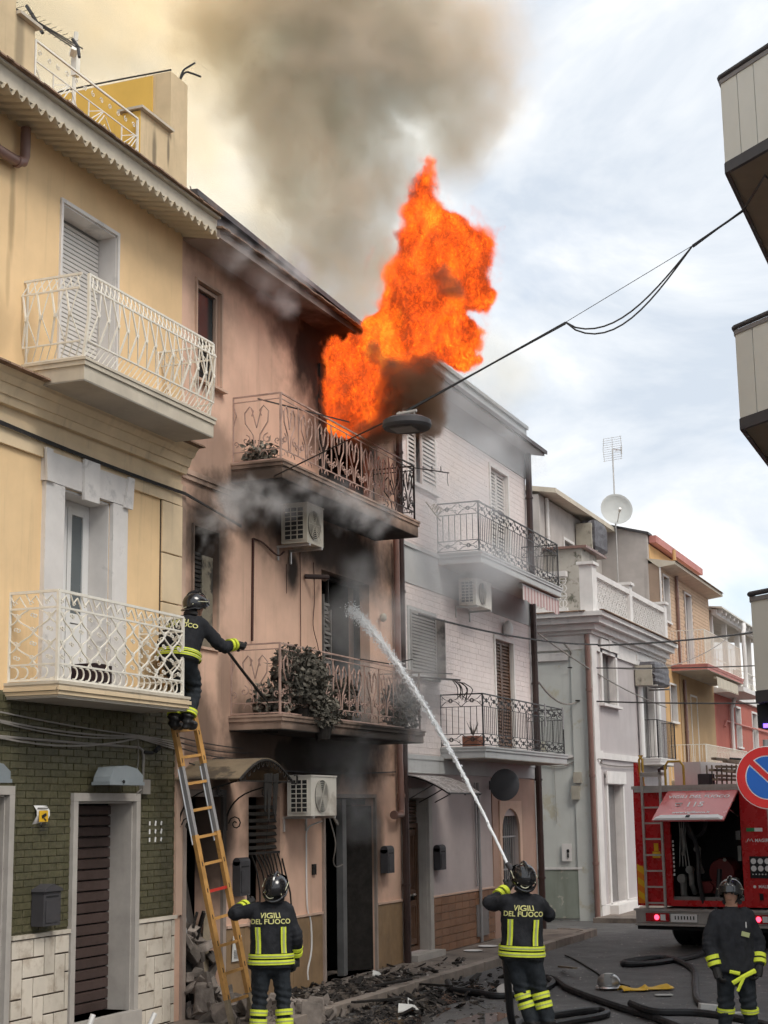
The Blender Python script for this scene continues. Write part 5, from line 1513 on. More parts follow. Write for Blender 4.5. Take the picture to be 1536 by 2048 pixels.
# ---------------------------------------------------------------- red house with covered terrace
RH = thing('red_house', 'brick red house with a white pergola terrace past the orange house', 'house', (57, 0, 0))
RX0, RX1 = 50.32, 66
r1 = (54.4, 55.3, 4.4, 5.7); r2 = (57.9, 59.0, 4.4, 5.7); r3 = (53.2, 54.2, 1.5, 3.1); r4 = (62.2, 63.3, 4.4, 5.7)
b = B(); wall(b, 'y', OY, .3, RX0, RX1, 0, 5.95, [r1, r2, r3, r4]); b.box(RX0, RX0 + .2, .01, 6, 0, 5.95); b.box(RX0 + .21, RX1, .9, 1, 0, 5.9); part('wall', b, M['red_wall'], RH)
for o in (r1, r2, r4): surround(RH, o, .07, .03, 'white_trim', True, OY); part('window_panel', B().box(o[0] + .01, o[1] - .01, OY + .1, OY + .12, o[2], o[3]), M['stone_grey'], RH)
b = B(); b.box(RX0, RX1, OY - .12, 6, 5.951, 6.12); b.box(RX0, 54.5, OY - .95, OY - .121, 5.96, 6.10); part('terrace_slab', b, M['white_trim'], RH)
b = B(); b.box(50.6, 62, 3.2, 3.4, 6.121, 8.6); part('terrace_back_wall', b, M['yellow_deep'], RH)
b = B()
for x in (50.8, 53.4, 56, 58.6):
    b.box(x, x + .16, OY, OY + .16, 6.121, 8.45)
    b.box(x, x + .16, 2.9, 3.05, 6.121, 8.7)
b.box(50.5, 62, OY - .2, OY - .04, 8.45, 8.62)
for k in range(14): b.hexa([(50.7 + k * .8, OY - .35, 8.50), (50.78 + k * .8, OY - .35, 8.50), (50.78 + k * .8, 3.1, 8.75), (50.7 + k * .8, 3.1, 8.75), (50.7 + k * .8, OY - .35, 8.60), (50.78 + k * .8, OY - .35, 8.60), (50.78 + k * .8, 3.1, 8.85), (50.7 + k * .8, 3.1, 8.85)])
part('pergola', b, M['white_trim'], RH)
b = B(); b.hexa([(50.4, OY - .4, 8.63), (62, OY - .4, 8.63), (62, 3.2, 8.90), (50.4, 3.2, 8.90), (50.4, OY - .4, 8.68), (62, OY - .4, 8.68), (62, 3.2, 8.95), (50.4, 3.2, 8.95)]); part('pergola_roof', b, M['beige_panel'], RH)
iron('terrace_railing', 'railing_ornament', [(RX0 + .1, OY - .02), (62, OY - .02)], 6.13, .95, 'chevron', M['white_metal'], RH, 1.3)
b = B(); b.box(54.3, 55.5, OY - .03, OY - .005, 6.2, 7.0); part('patterned_screen', b, M['brown_wood'], RH)
b = B(); b.tube(spline([(53.4, -.9, 8.4), (53.0, -.95, 8.15), (52.8, -.95, 7.9), (52.8, -.95, 6.5), (52.9, -.8, 6.2), (53.3, -.5, 6.0), (53.2, -.42, 5.7), (53.0, -.4, 5.4), (53.0, -.4, 3)], 5), .07, 8); part('white_downpipe', b, M['white_trim'], RH, smooth=True)
b = B(); b.tube([(50.6, .2, 8.68), (50.6, .2, 9.2)], .02, 5); b.box(50.5, 51.0, .15, .3, 8.95, 9.3); b.tube([(50.5, .1, 9.3), (51.0, .1, 9.0)], .03, 5); b.tube([(50.6, .1, 9.35), (50.6, .1, 9.55)], .02, 5)
part('roof_fittings', b, M['black_iron'], RH)
b2 = balcony(RH, 56.5, 63.5, .8, 3.25, .14, 'chevron', M['white_metal'], slab='white_trim', yw=OY, h=.95)
part('red_cornice_pipe', B().tube([(51.8, OY - .06, 4.95), (52.1, OY - .06, 5.15), (63, OY - .06, 5.15)], .03, 6), M['rose_metal'], RH)
# further houses closing the street
far = thing('far_house', 'pale house closing the end of the street behind the fire engine', 'house', (75, -4, 0))
b = B(); b.box(74, 82, -14, 4, 0, 5.2); part('wall', b, M['beige_panel'], far)
b = B(); b.box(73.8, 82.2, -14.2, 4.2, 5.201, 5.4); part('roof', b, M['slab'], far)

# ---------------------------------------------------------------- building on the right
AB = thing('balcony_building', 'grey building with stacked beige panelled balconies and brown soffits across from the fire', 'building', (20, -8, 0))
b = B(); b.prism([(18.3, -7.55), (27, -7.55), (27, -16), (14.2, -16), (14.2, -11.6)], 'z', 0.0, 11.0)  # unseen height and far end cut back so daylight reaches facades and truck
part('wall', b, M['beige_panel'], AB)
VX, VY = 17.25, -6.56          # street corner of the balconies
dv = Vector((-math.cos(R(48.2)), -math.sin(R(48.2)), 0))     # along the chamfer, towards the camera side
dn = Vector((-dv.y, dv.x, 0)); 
if dn.dot(Vector((-1, 1, 0))) < 0: dn = -dn
for lv, zt in enumerate((10.66, 7.66, 4.66)):
    zb = zt - 1.12
    C0 = Vector((VX, VY, 0)); C1 = C0 + dv * 3.2; C2 = Vector((24.5, VY, 0))
    poly = [(C0.x, C0.y), (C2.x, C2.y), (C2.x, -7.54), (18.2, -7.54), (C1.x + .9, C1.y - .1), (C1.x, C1.y)]
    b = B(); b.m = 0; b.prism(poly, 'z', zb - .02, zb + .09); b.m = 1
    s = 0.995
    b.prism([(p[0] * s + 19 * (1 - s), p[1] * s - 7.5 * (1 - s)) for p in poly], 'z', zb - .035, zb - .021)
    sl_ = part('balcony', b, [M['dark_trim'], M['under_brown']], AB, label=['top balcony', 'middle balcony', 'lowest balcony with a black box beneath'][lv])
    # edge strips
    e = B()
    for a, c, off in ((C0, C1, dn), (C0, C2, Vector((0, 1, 0)))):
        d = (c - a).normalized()
        q = [a - off * .02, c - off * .02, c + off * .03, a + off * .03]
        e.hexa([(p.x, p.y, zb - .05) for p in q] + [(p.x, p.y, zb + .075) for p in q])
    part('edge_trim', e, M['dark_trim'], sl_)
    # panels
    L = 3.2; w = .285
    me = UB.setdefault('panel', unit_block(M['beige_panel'], .04, 'panel'))
    angz = math.atan2(-dv.y, -dv.x)
    for k in range(11):
        c = C0 + dv * (w * (k + .5)) + dn * .005
        piece('panel', me, sl_, (c.x, c.y, zb + .077 + .482), (w - .012, .035, .96), rot=(0, 0, angz))
    for k in range(24):
        c = C0 + Vector((1, 0, 0)) * (.3 * (k + .5))
        piece('panel', me, sl_, (c.x, c.y + .005, zb + .077 + .482), (.29, .035, .96), rot=(0, 0, math.pi))
    e = B(); o1 = C0 + dn * .03
    bx = B()
    bx.tube([o1 + Vector((0, 0, zt - .0)), C1 + dn * .03 + Vector((0, 0, zt))], .028, 8); bx.tube([(C0.x, C0.y + .03, zt), (C2.x, C2.y + .03, zt)], .028, 8)
    part('top_rail', bx, M['dark_trim'], sl_)
    for a, c, off in ((C0, C1, dn), (C0, C2, Vector((0, 1, 0)))):
        q = [a - off * .03, c - off * .03, c + off * .035, a + off * .035]
        e.hexa([(p.x, p.y, zt - .085) for p in q] + [(p.x, p.y, zt - .035) for p in q])
    part('coping', e, M['stone_grey'], sl_)
b = B(); b.box(17.5, 18.1, -6.85, -6.50, 3.24, 3.49); bxx = part('sign_box', b, M['dark'], AB)
part('led_strip', B().box(17.48, 17.495, -6.84, -6.56, 3.235, 3.28), M['blue_lit'], bxx)
# ---------------------------------------------------------------- fixtures on the yellow house
def hood_lamp(x0, x1, z, label):
    t = thing('hood_lamp', label, 'wall lamp', ((x0 + x1) / 2, 0, z), 'grey hooded lamps over the doors')
    prof = [(0, 0), (.02, .05), (.14, .15), (.5, .17), (.82, .14), (1.0, .07), (1.0, 0)]
    b = B(); L = x1 - x0
    b.prism([(x0 + u * L, z + v) for u, v in prof], 'y', -.30, -.10); b.box(x0 - .03, x1 + .0, -.32, -.10, z - .035, z - .001)
    part('housing', b, M['lamp_grey'], t)
    b = B(); b.box((x0 + x1) / 2 - .06, (x0 + x1) / 2 + .06, -.10, -.0, z + .03, z + .12); b.sphere((x0 + L * .35, -.325, z + .0), .018, 8, 5)
    part('wall_bracket', b, M['dark'], t)
hood_lamp(14.42, 15.10, 2.76, 'grey hooded lamp over the brown roller shutter')
hood_lamp(12.0, 12.66, 2.76, 'grey hooded lamp cut by the frame, left of the camera notice')
b = B(); b.tube(spline([(10, -.03, 3.20), (12.9, -.03, 3.17), (14.3, -.03, 3.155), (15.3, -.03, 3.15), (15.50, -.03, 3.14), (15.56, -.03, 3.07), (15.56, -.03, 2.9), (15.56, -.03, 2.78)], 5), .015, 6)
part('conduit', b, M['grey_cable'], YH, smooth=True)
part('junction_box', B().box(15.50, 15.66, -.07, -.005, 2.64, 2.80), M['grey_cable'], YH)
b = B(); b.tube(spline([(15.52, -.05, 2.70), (15.42, -.05, 2.66), (15.36, -.04, 2.60), (15.2, -.04, 2.60)], 5), .008, 4)
for k in range(4):
    b.tube(catenary((11.5, -.05, 3.52 - .05 * k + (.1 if k == 2 else 0)), (15.4, -.05, 3.28 - .01 * k), .04 + .05 * k, 12), .010 + .003 * (k % 2), 4)
    b.tube([(15.4, -.05, 3.28 - .01 * k), (16.3, -.05, 3.24 - .03 * k)], .009, 4)
b.tube(spline([(15.4, -.05, 3.3), (15.42, -.05, 3.0), (15.36, -.05, 2.8), (15.38, -.05, 2.72)], 4), .006, 4)
part('wall_wiring', b, M['grey_cable'], YH)
b = B(); b.tube([(15.55, -.04, 3.10), (15.75, -.04, 3.10)], .02, 6); b.tube([(15.8, -.05, 3.12), (15.88, -.05, 3.16)], .03, 6); part('cable_clip', b, M['dark'], YH)
# thick cable bundle below the cornice
b = B()
for k in range(3):
    b.tube(catenary((10.5, -.07, 6.30 + .015 * k), (16.4, -.07, 6.18 + .01 * k), .05, 14) + [Vector((17.9, -.06, 6.05 - .01 * k))], .011, 4)
part('wall_cable', b, M['cable'], YH)
# camera notice, screw holes
b = B(); n = 6
pts = [(13.47 + .02 * math.sin(k * 1.1), -.02 - .03 * math.sin(k * .9), 2.52 - .30 * k / n) for k in range(n + 1)]
vsn = []
for p in pts: vsn += [p, (p[0] + .24, p[1] + .01, p[2])]
vsn2 = [(p[0], p[1] + .004, p[2]) for p in vsn]
b.add(vsn + vsn2, [(2 * k, 2 * k + 1, 2 * k + 3, 2 * k + 2) for k in range(n)] + [(2 * n + 2 + 2 * k, 2 * n + 4 + 2 * k, 2 * n + 5 + 2 * k, 2 * n + 3 + 2 * k) for k in range(n)])
t = thing('camera_notice', 'small curled white and yellow camera surveillance notice on the green bricks', 'notice', (13.6, 0, 2.3))
part('sheet', b, M['white'], t)
b = B(); b.box(13.51, 13.66, -.062, -.056, 2.36, 2.47); part('yellow_field', b, M['yellow_plastic'], t)
b = B(); b.rbox((13.585, -.066, 2.42), (.08, .004, .03), (0, R(-20), 0)); b.rbox((13.60, -.066, 2.385), (.05, .004, .012), (0, R(30), 0))
for k in range(3): b.box(13.53, 13.67, -.060, -.055, 2.325 - k * .025, 2.332 - k * .025)
b.box(13.50, 13.68, -.048, -.044, 2.487, 2.498)
part('camera_print', b, M['dark'], t)
for i in range(3):
    for j in range(3):
        part('plaster_dab', B().rbox((15.74 + .13 * i, -.019, 2.32 - .09 * j), (.028, .004, .045 + .01 * ((i + j) % 2)), (0, .2 * i, 0)), M['white'], YH)
# broken white stumps at the doorstep
for k, (x, dx, L) in enumerate(((14.05, .10, .35), (15.30, .08, .22))):
    b = B(); b.tube([(x, -.25, .12), (x + dx, -.32, .12 + L)], [.02, .028], 6)
    solo('broken_stick', b, M['white'], ['pale splintered stick leaning by the left door jamb', 'short pale stick leaning on the brown shutter step'][k], 'stick', group='broken sticks')
b = B(); b.box(14.02, 14.36, -.34, -.06, 3.70, 3.95); b.box(14.05, 14.33, -.33, -.08, 3.951, 3.96)
solo('storage_box', b, mat('dark_maroon_box', (.03, .015, .018), .6, .1, 4, 0), 'dark box standing on the lower yellow balcony behind the white scrolls', 'box')

# ---------------------------------------------------------------- suspended street lamp and cables
LAMP = Vector((16.2, -3.0, 6.69))
t = thing('street_lamp', 'flat round dark street lamp hung over the street in front of the flames', 'street lamp', LAMP, 'suspended street lamps')
def susp_lamp(t, c, s=1.0):
    b = B(); b.lathe(c, [(.02, .08 * s), (.20 * s, .075 * s), (.27 * s, .04 * s), (.28 * s, -.02 * s), (.26 * s, -.05 * s), (.10, -.05 * s)], (0, 0, 1), 28)
    part('housing', b, M['dark_trim'], t, smooth=True)
    b = B(); b.box(c[0] - .13 * s, c[0] + .13 * s, c[1] - .10 * s, c[1] + .16 * s, c[2] - .062 * s, c[2] - .0505 * s); part('led_panel', b, M['stone_grey'], t)
    b = B(); b.box(c[0] - .03, c[0] + .03, c[1] - .10 * s, c[1] + .10 * s, c[2] + .08 * s, c[2] + .10 * s)
    for y in (-.09, -.03, .04, .09): b.tube([(c[0], c[1] + y * s, c[2] + .10 * s), (c[0], c[1] + y * s, c[2] + .16 * s)], .010, 5)
    b.tube([(c[0], c[1] - .12 * s, c[2] + .15 * s), (c[0], c[1] + .12 * s, c[2] + .13 * s)], .018, 6)
    part('hanger', b, M['alu'], t)
susp_lamp(t, LAMP)
L1 = LAMP + Vector((0, 0, .15))
A = Vector((18.13, -.01, 6.56)); W1_ = Vector((16.5, -4.8, 7.74)); W2_ = Vector((17.4, -6.1, 8.75)); W3_ = Vector((17.6, -6.66, 9.15)); W4_ = Vector((16.9, -7.02, 9.25))
b = B(); b.tube([A, L1], .009, 4); b.tube([L1, W1_], .012, 5)
b.tube([L1 + Vector((.01, 0, .02)), W1_ + Vector((0, 0, -.015))], .011, 5)
b.tube([W1_, W2_], .005, 4)
def sag2(a, c, s, n=14): return [a.lerp(c, k / n) - Vector((0, 0, s * math.sin(math.pi * (k / n) ** .8))) for k in range(n + 1)]
b.tube(sag2(W1_, W2_, .34), .010, 5); b.tube(sag2(W1_, W2_, .42), .010, 5)
b.tube([W2_, W3_, W4_, Vector((18.6, -7.6, 9.0))], .014, 5); b.tube([W2_ + Vector((0, 0, -.02)), W3_ + Vector((0, 0, .012)), W4_ + Vector((0, 0, .012))], .011, 5)
solo('overhead_cable', b, M['cable'], 'black cable crossing the street from the burning house past the round lamp', 'cable', group='overhead cables')
def cable(name, pts, r, m, label):
    b = B(); b.tube(pts, r, 5); return solo(name, b, M[m], label, 'cable', group='overhead cables')
cable('overhead_cable', catenary((23.9, -.25, 5.55), (34.6, -.55, 6.02), .12, 16), .018, 'cable', 'thick cable from the grey shutter along the tiled house to the corner house')
cable('overhead_cable', catenary((34.6, -.55, 6.0), (46, -6.5, 8.0), .25, 16), .022, 'cable', 'thick cable rising from the corner house terrace to the right')
cable('overhead_cable', catenary((31.2, -.15, 5.95), (41.5, -.6, 5.0), .15, 16), .016, 'grey_cable', 'cable slanting down across the corner house towards its covered air conditioner')
cable('overhead_cable', catenary((31.1, -.15, 4.95), (34.7, .05, 4.75), .18, 12), .020, 'grey_cable', 'sagging cable over the side street to the pale green wall')
cable('overhead_cable', catenary((34.7, .05, 4.8), (40, -6.2, 4.9), .08, 12), .018, 'cable', 'level grey cable in front of the corner house window')
cable('overhead_cable', catenary((34.7, .2, 5.55), (40, -6.2, 5.9), .10, 12), .014, 'cable', 'level cable above the corner house window lintel')
cable('overhead_cable', catenary((36, -.6, 5.6), (46, -1.7, 7.3), .35, 14), .012, 'grey_cable', 'thin cable rising from the corner house to the orange balcony')
l2 = Vector((40.6, -4.3, 6.72))
t = thing('street_lamp', 'small round street lamp hung far down the street by the white pergola', 'street lamp', l2, 'suspended street lamps')
susp_lamp(t, l2, 1.15)
cable('overhead_cable', catenary((46, -1.3, 7.3), (38.5, -6.0, 7.15), .25, 10), .010, 'grey_cable', 'thin cable carrying the far round street lamp')

# ---------------------------------------------------------------- no parking sign
SP = Vector((16.0, -6.79, 2.68))
t = thing('no_parking_sign', 'round blue no parking sign with red ring and red diagonal bar on a pole', 'road sign', (16.0, -6.79, 0))
nrm = (EYE - SP); nrm.z = 0; nrm.normalize()
def disc_ring(b, r0, r1, off, n=48):
    sx = Vector((-nrm.y, nrm.x, 0)) ; up_ = Vector((0, 0, 1)); c = SP + nrm * off
    vs = []
    for k in range(n):
        a = 2 * math.pi * k / n
        d = sx * math.cos(a) + up_ * math.sin(a)
        vs += [c + d * r0, c + d * r1]
    b.add(vs, [(2 * k, 2 * k + 1, (2 * k + 3) % (2 * n), (2 * k + 2) % (2 * n)) for k in range(n)])
sx = Vector((-nrm.y, nrm.x, 0))
if sx.dot(CAMR) < 0: sx = -sx
b = B(); b.lathe(SP - nrm * .012, [(.305, 0), (.305, .012)], nrm, 48); part('plate', b, M['white'], t)
b = B(); disc_ring(b, .215, .298, .004)
part('red_ring', b, M['sign_red'], t)
b = B()
# two blue segments either side of the diagonal
import itertools
def seg(sign):
    R_ = .205; h = .038; n = 24
    a0 = math.asin(h / R_)
    pts = []
    for k in range(n + 1):
        a = a0 + (math.pi - 2 * a0) * k / n
        pts.append((R_ * math.cos(a), sign * R_ * math.sin(a)))
    ca, sa = math.cos(R(-45)), math.sin(R(-45))
    c = SP + nrm * .004
    vs = [c + sx * (u * ca - v * sa) + Vector((0, 0, 1)) * (u * sa + v * ca) for u, v in pts]
    b.add(vs, [tuple(range(len(vs)))])
seg(1); seg(-1); part('blue_field', b, M['sign_blue'], t)
b = B(); ca, sa = math.cos(R(-45)), math.sin(R(-45)); c = SP + nrm * .006
pp = [(-.215, -.026), (.215, -.026), (.215, .026), (-.215, .026)]
b.add([c + sx * (u * ca - v * sa) + Vector((0, 0, 1)) * (u * sa + v * ca) for u, v in pp], [(0, 1, 2, 3)]); part('red_bar', b, M['sign_red'], t)
b = B(); pc = SP - nrm * .05; b.tube([(pc.x, pc.y, 0), (pc.x, pc.y, 3.05)], .03, 10); b.lathe((pc.x, pc.y, 0), [(.06, 0), (.04, .06)], (0, 0, 1), 12); part('pole', b, M['grey_pipe'], t, smooth=True)

# ---------------------------------------------------------------- wooden ladder
LT = thing('ladder', 'wooden sectional ladder with steel sleeves leaning on the yellow house corner', 'ladder', (16.2, -.95, 0))
lb_, ltp = Vector((16.22, -.98, 0)), Vector((15.90, -.16, 4.3))
ld = (ltp - lb_); Ln = ld.length; ldir = ld.normalized(); lside = Vector((.97, -.22, 0)); lside = (lside - ldir * lside.dot(ldir)).normalized(); lnor = lside.cross(ldir)
def obox(b, p0, p1, wid, dep, side=lside):
    d = (p1 - p0).normalized(); n = side.cross(d).normalized()
    q = [p - side * wid / 2 * sx_ + n * dep / 2 * sy_ for p in (p0, p1) for sx_, sy_ in ((1, -1), (-1, -1), (-1, 1), (1, 1))]
    b.hexa(q)
def lp(s, e): return lb_ + ldir * s + lside * e
HW = .19
for sd in (-1, 1):
    b = B(); b.m = 0
    obox(b, lp(.45, sd * HW), lp(2.25, sd * HW), .065, .05); obox(b, lp(3.02, sd * HW), lp(Ln, sd * HW), .065, .05)
    b.m = 1; obox(b, lp(.0, sd * HW), lp(.449, sd * HW), .06, .045)
    b.m = 2; obox(b, lp(2.25, sd * HW), lp(3.02, sd * HW), .045, .045)
    b.m = 3
    for q in (-1, 1): b.tube([lp(2.15, sd * HW + q * .028) - lnor * 0.035, lp(3.0, sd * HW + q * .028) - lnor * .035], .012, 6)
    b.m = 4
    for q in range(14):
        if not 2.2 < .5 + q * .29 < 3.1: obox(b, lp(.45 + q * .29, sd * HW) - lnor * .0 , lp(.50 + q * .29, sd * HW), .012, .054)
    part('stile', b, [M['ladder_wood'], M['ladder_old'], M['grey_pipe'], M['steel'], M['dark']], LT)
for k in range(14):
    s = .42 + k * .30
    if s > Ln - .05: break
    b = B(); obox(b, lp(s, -HW), lp(s, HW), .032, .03, side=ldir)
    part('rung', b, M['red_paint'] if k == 4 else M['ladder_wood'], LT, label='rung painted red' if k == 4 else None)

# ---------------------------------------------------------------- scorched plants on the burning house balconies
def bush(name, label, c, r, n, seed, parts=None, group='scorched plants on the balconies'):
    rr = random.Random(seed); b = B()
    for k in range(n):
        a, e_ = rr.uniform(0, 6.28), rr.uniform(-1, 1)
        q = rr.random() ** .45
        p = Vector((c[0] + r[0] * q * math.cos(a) * math.sqrt(1 - e_ * e_ * .8), c[1] + r[1] * q * math.sin(a) * math.sqrt(1 - e_ * e_ * .8), c[2] + r[2] * q * e_))
        L, w = rr.uniform(.05, .13), rr.uniform(.015, .035)
        d = Vector((rr.uniform(-1, 1), rr.uniform(-1, 1), rr.uniform(-1.3, .5))).normalized(); s_ = d.cross(Vector((rr.uniform(-1, 1), rr.uniform(-1, 1), rr.uniform(-1, 1)))).normalized() * w
        m_ = p + d * L * .5 + Vector((0, 0, -.01)); 
        b.add([p, m_ - s_, p + d * L, m_ + s_], [(0, 1, 2, 3)])
    t = thing(name, label, 'plant', (c[0], c[1], c[2] - r[2]), group)
    part('foliage', b, M['plant_burnt'], t)
    b = B()
    for k in range(14):
        a = rr.uniform(0, 6.28)
        b.tube(spline([(c[0], c[1], c[2] - r[2]), (c[0] + r[0] * .3 * math.cos(a), c[1] + r[1] * .3 * math.sin(a), c[2] - r[2] * .3), (c[0] + r[0] * .8 * math.cos(a), c[1] + r[1] * .8 * math.sin(a), c[2] + r[2] * rr.uniform(-.4, .9))], 4), .006, 3)
    part('stem', b, M['char'], t)
    b = B(); b.lathe((c[0], c[1], c[2] - r[2] - .16), [(.09, 0), (.13, .18), (.14, .18)], (0, 0, 1), 12); part('pot', b, M['char'], t)
    return t
bush('potted_plant', 'big round scorched bush hanging over the lower pink balcony railing', (18.45, -.62, 4.12), (.62, .30, .42), 2600, 3)
bush('potted_plant', 'trailing dead leaves below the round bush on the lower pink balcony', (18.95, -.72, 3.72), (.45, .14, .22), 900, 4)
bush('potted_plant', 'low dark plant between the round bush and the wall end of the lower pink balcony', (17.95, -.45, 3.80), (.25, .25, .25), 600, 5)
bush('potted_plant', 'burnt plant behind the middle of the lower pink balcony railing', (20.1, -.45, 3.98), (.6, .2, .32), 700, 6)
bush('potted_plant', 'smoke-veiled dead plant on the lower pink balcony where the jet passes', (22.1, -.6, 3.95), (.65, .2, .33), 1100, 8)
bush('potted_plant', 'dark dry plant in the corner of the top pink balcony', (18.0, -.3, 7.0), (.3, .2, .15), 350, 9)
t = thing('plant_trough', 'terracotta trough with a small plant on the lower black balcony', 'planter', (25.9, -.5, 3.47))
part('trough', B().box(25.62, 26.02, -.62, -.35, 3.475, 3.65), M['terracotta'], t)
b = B(); rr = random.Random(2)
for k in range(26):
    a = rr.uniform(0, 6.28); L = rr.uniform(.1, .28); p = Vector((25.82, -.48, 3.65)); q = p + Vector((math.cos(a) * L * .7, math.sin(a) * L * .4, L)); s_ = Vector((.018, 0, 0)); b.add([p, (p + q) / 2 - s_, q, (p + q) / 2 + s_], [(0, 1, 2, 3)])
part('leaves', b, M['plant_burnt'], t)
# ---------------------------------------------------------------- people
def seg_frames(pts):
    return [(Vector(a), Vector(b_)) for a, b_ in zip(pts[:-1], pts[1:])]

def hand(b, wrist, d, n, side, curl=.6, s=1.0):
    """glove with palm, four fingers and a thumb; d = direction of the hand, n = palm normal, side = thumb side"""
    d = Vector(d).normalized(); n = Vector(n); n = (n - d * n.dot(d)).normalized(); t = d.cross(n) * side
    w = Vector(wrist)
    b.tube([w - d * .02 * s, w + d * .03 * s, w + d * .085 * s], [.034 * s, .042 * s, .040 * s], 8)
    for k in range(4):
        base = w + d * .08 * s + t * (-.030 + .020 * k) * s
        L = (.058, .072, .078, .068)[k] * s
        p1 = base + (d * math.cos(curl * .6) + n * math.sin(curl * .6)) * L * .5
        p2 = p1 + (d * math.cos(curl * 1.6) + n * math.sin(curl * 1.6)) * L * .35
        p3 = p2 + (d * math.cos(curl * 2.4) + n * math.sin(curl * 2.4)) * L * .3
        b.tube([base, p1, p2, p3], [.0125 * s, .012 * s, .011 * s, .009 * s], 6)
    base = w + d * .03 * s + t * .034 * s
    p1 = base + (d * .6 + t * .65 + n * .3).normalized() * .045 * s
    p2 = p1 + (d * .75 + n * .6).normalized() * .035 * s
    b.tube([base, p1, p2], [.015 * s, .014 * s, .011 * s], 6)

def person(label, loc, az, P, seed=0, scale=1.0):
    t = thing('person', label, 'person', loc, 'firefighters at the blaze', local=True, rotz=R(az - 90))
    t.scale = (scale,) * 3
    V = Vector
    hem, neck = V(P['hem']), V(P['neck'])
    tw = P.get('twist', 0.0)
    axis = (neck - hem).normalized()
    def rightv(u):
        a = R(tw) * u
        r_ = V((math.cos(a), -math.sin(a), 0))
        return (r_ - axis * r_.dot(axis)).normalized()
    # ring table: fraction along the torso, half width, half depth
    RT = [(0.0, .245, .170), (.12, .238, .166), (.35, .222, .155), (.6, .232, .158), (.78, .225, .150), (.90, .165, .115), (1.0, .085, .082)]
    def ring(u, ang, off=0.0):
        for (a, c) in zip(RT[:-1], RT[1:]):
            if u <= c[0]: break
        f = (u - a[0]) / (c[0] - a[0])
        w, d = a[1] + (c[1] - a[1]) * f + off, a[2] + (c[2] - a[2]) * f + off
        ca, sa = math.cos(ang), math.sin(ang)
        ca = math.copysign(abs(ca) ** .85, ca); sa = math.copysign(abs(sa) ** .85, sa)
        r_ = rightv(u); f_ = axis.cross(r_)
        return hem.lerp(neck, u) + r_ * (w * ca) + f_ * (d * sa)
    raw = B()
    N = 20
    us = [0, .12, .35, .6, .78, .9, 1.0]
    vs = [ring(u, 2 * math.pi * k / N) for u in us for k in range(N)]
    fs = [(j * N + k, j * N + (k + 1) % N, (j + 1) * N + (k + 1) % N, (j + 1) * N + k) for j in range(len(us) - 1) for k in range(N)]
    fs += [tuple(range(N - 1, -1, -1)), tuple((len(us) - 1) * N + k for k in range(N))]
    raw.add(vs, fs)
    head = V(P['head'])
    raw.tube([neck - axis * .05, neck.lerp(head, .5), head], [.075, .068, .07], 10)
    hf = V(P.get('look', (0, 1, 0))).normalized()
    hup = V((0, 0, 1)); hup = (hup - hf * hup.dot(hf)).normalized()
    if 'tilt' in P: hup = (hup + V(P['tilt'])).normalized(); hup = (hup - hf * hup.dot(hf)).normalized()
    hr = hf.cross(hup)
    hm = Matrix((hr, hf, hup)).transposed()
    hc = head + hup * .09
    raw.sphere(hc, (.078, .098, .115), 16, 12, hm)
    raw.sphere(hc - hup * .075 + hf * .035, (.055, .055, .045), 12, 8, hm)
    face = B()
    raw.add([hc + hf * .09 + hup * .02 + hr * 0, hc + hf * .085 - hup * .03 - hr * .018, hc + hf * .085 - hup * .03 + hr * .018, hc + hf * .122 - hup * .028], [(0, 1, 3), (0, 3, 2), (1, 2, 3), (0, 2, 1)])
    hipL, hipR = hem + V((-.10, 0, .06)), hem + V((.10, 0, .06))
    raw.sphere(hem + V((0, 0, .02)), (.19, .135, .12), 14, 8)
    limbs = []
    for sd, hp in (('L', hipL), ('R', hipR)):
        kn, an = V(P['kn' + sd]), V(P['an' + sd])
        fdir = V(P.get('foot' + sd, (0, 1, 0))).normalized()
        pts = [hp, hp.lerp(kn, .5), kn, kn.lerp(an, .45), an]
        raw.tube(spline(pts, 3), [.115, .112, .108, .102, .098, .092, .086, .082, .082, .080, .078, .076, .072][:13], 12)
        raw.tube([an + V((0, 0, .06)), an + V((0, 0, -.03)), an + fdir * .07 + V((0, 0, -.055)), an + fdir * .19 + V((0, 0, -.065))], [.066, .062, .055, .044], 10)
        raw.tube([an + V((0, 0, -.06)) - fdir * .06, an + V((0, 0, -.07)) + fdir * .16], [.045, .045], 8)
        limbs.append((kn, an, sd))
    arms = []
    for sd, sg in (('L', -1), ('R', 1)):
        sh = hem.lerp(neck, .86) + rightv(.86) * (.165 * sg)
        el, wr = V(P['el' + sd]), V(P['wr' + sd])
        pts = [sh - rightv(.86) * (.05 * sg), sh, sh.lerp(el, .5), el, el.lerp(wr, .5), wr]
        raw.tube(spline(pts, 3), [.085, .088, .090, .088, .085, .082, .080, .078, .077, .076, .072, .068, .064, .062, .060, .058][:16], 12)
        arms.append((sh, el, wr, sg, sd))
    me = raw.mesh('person_raw', M['suit'])
    tmp = bpy.data.objects.new('tmp_body', me); COL.objects.link(tmp)
    rm = tmp.modifiers.new('r', 'REMESH'); rm.mode = 'VOXEL'; rm.voxel_size = .016; rm.use_smooth_shade = True
    sm = tmp.modifiers.new('s', 'SMOOTH'); sm.factor = .6; sm.iterations = 5
    dg = bpy.context.evaluated_depsgraph_get(); dg.update()
    ev = bpy.data.meshes.new_from_object(tmp.evaluated_get(dg))
    bpy.data.objects.remove(tmp); bpy.data.meshes.remove(me)
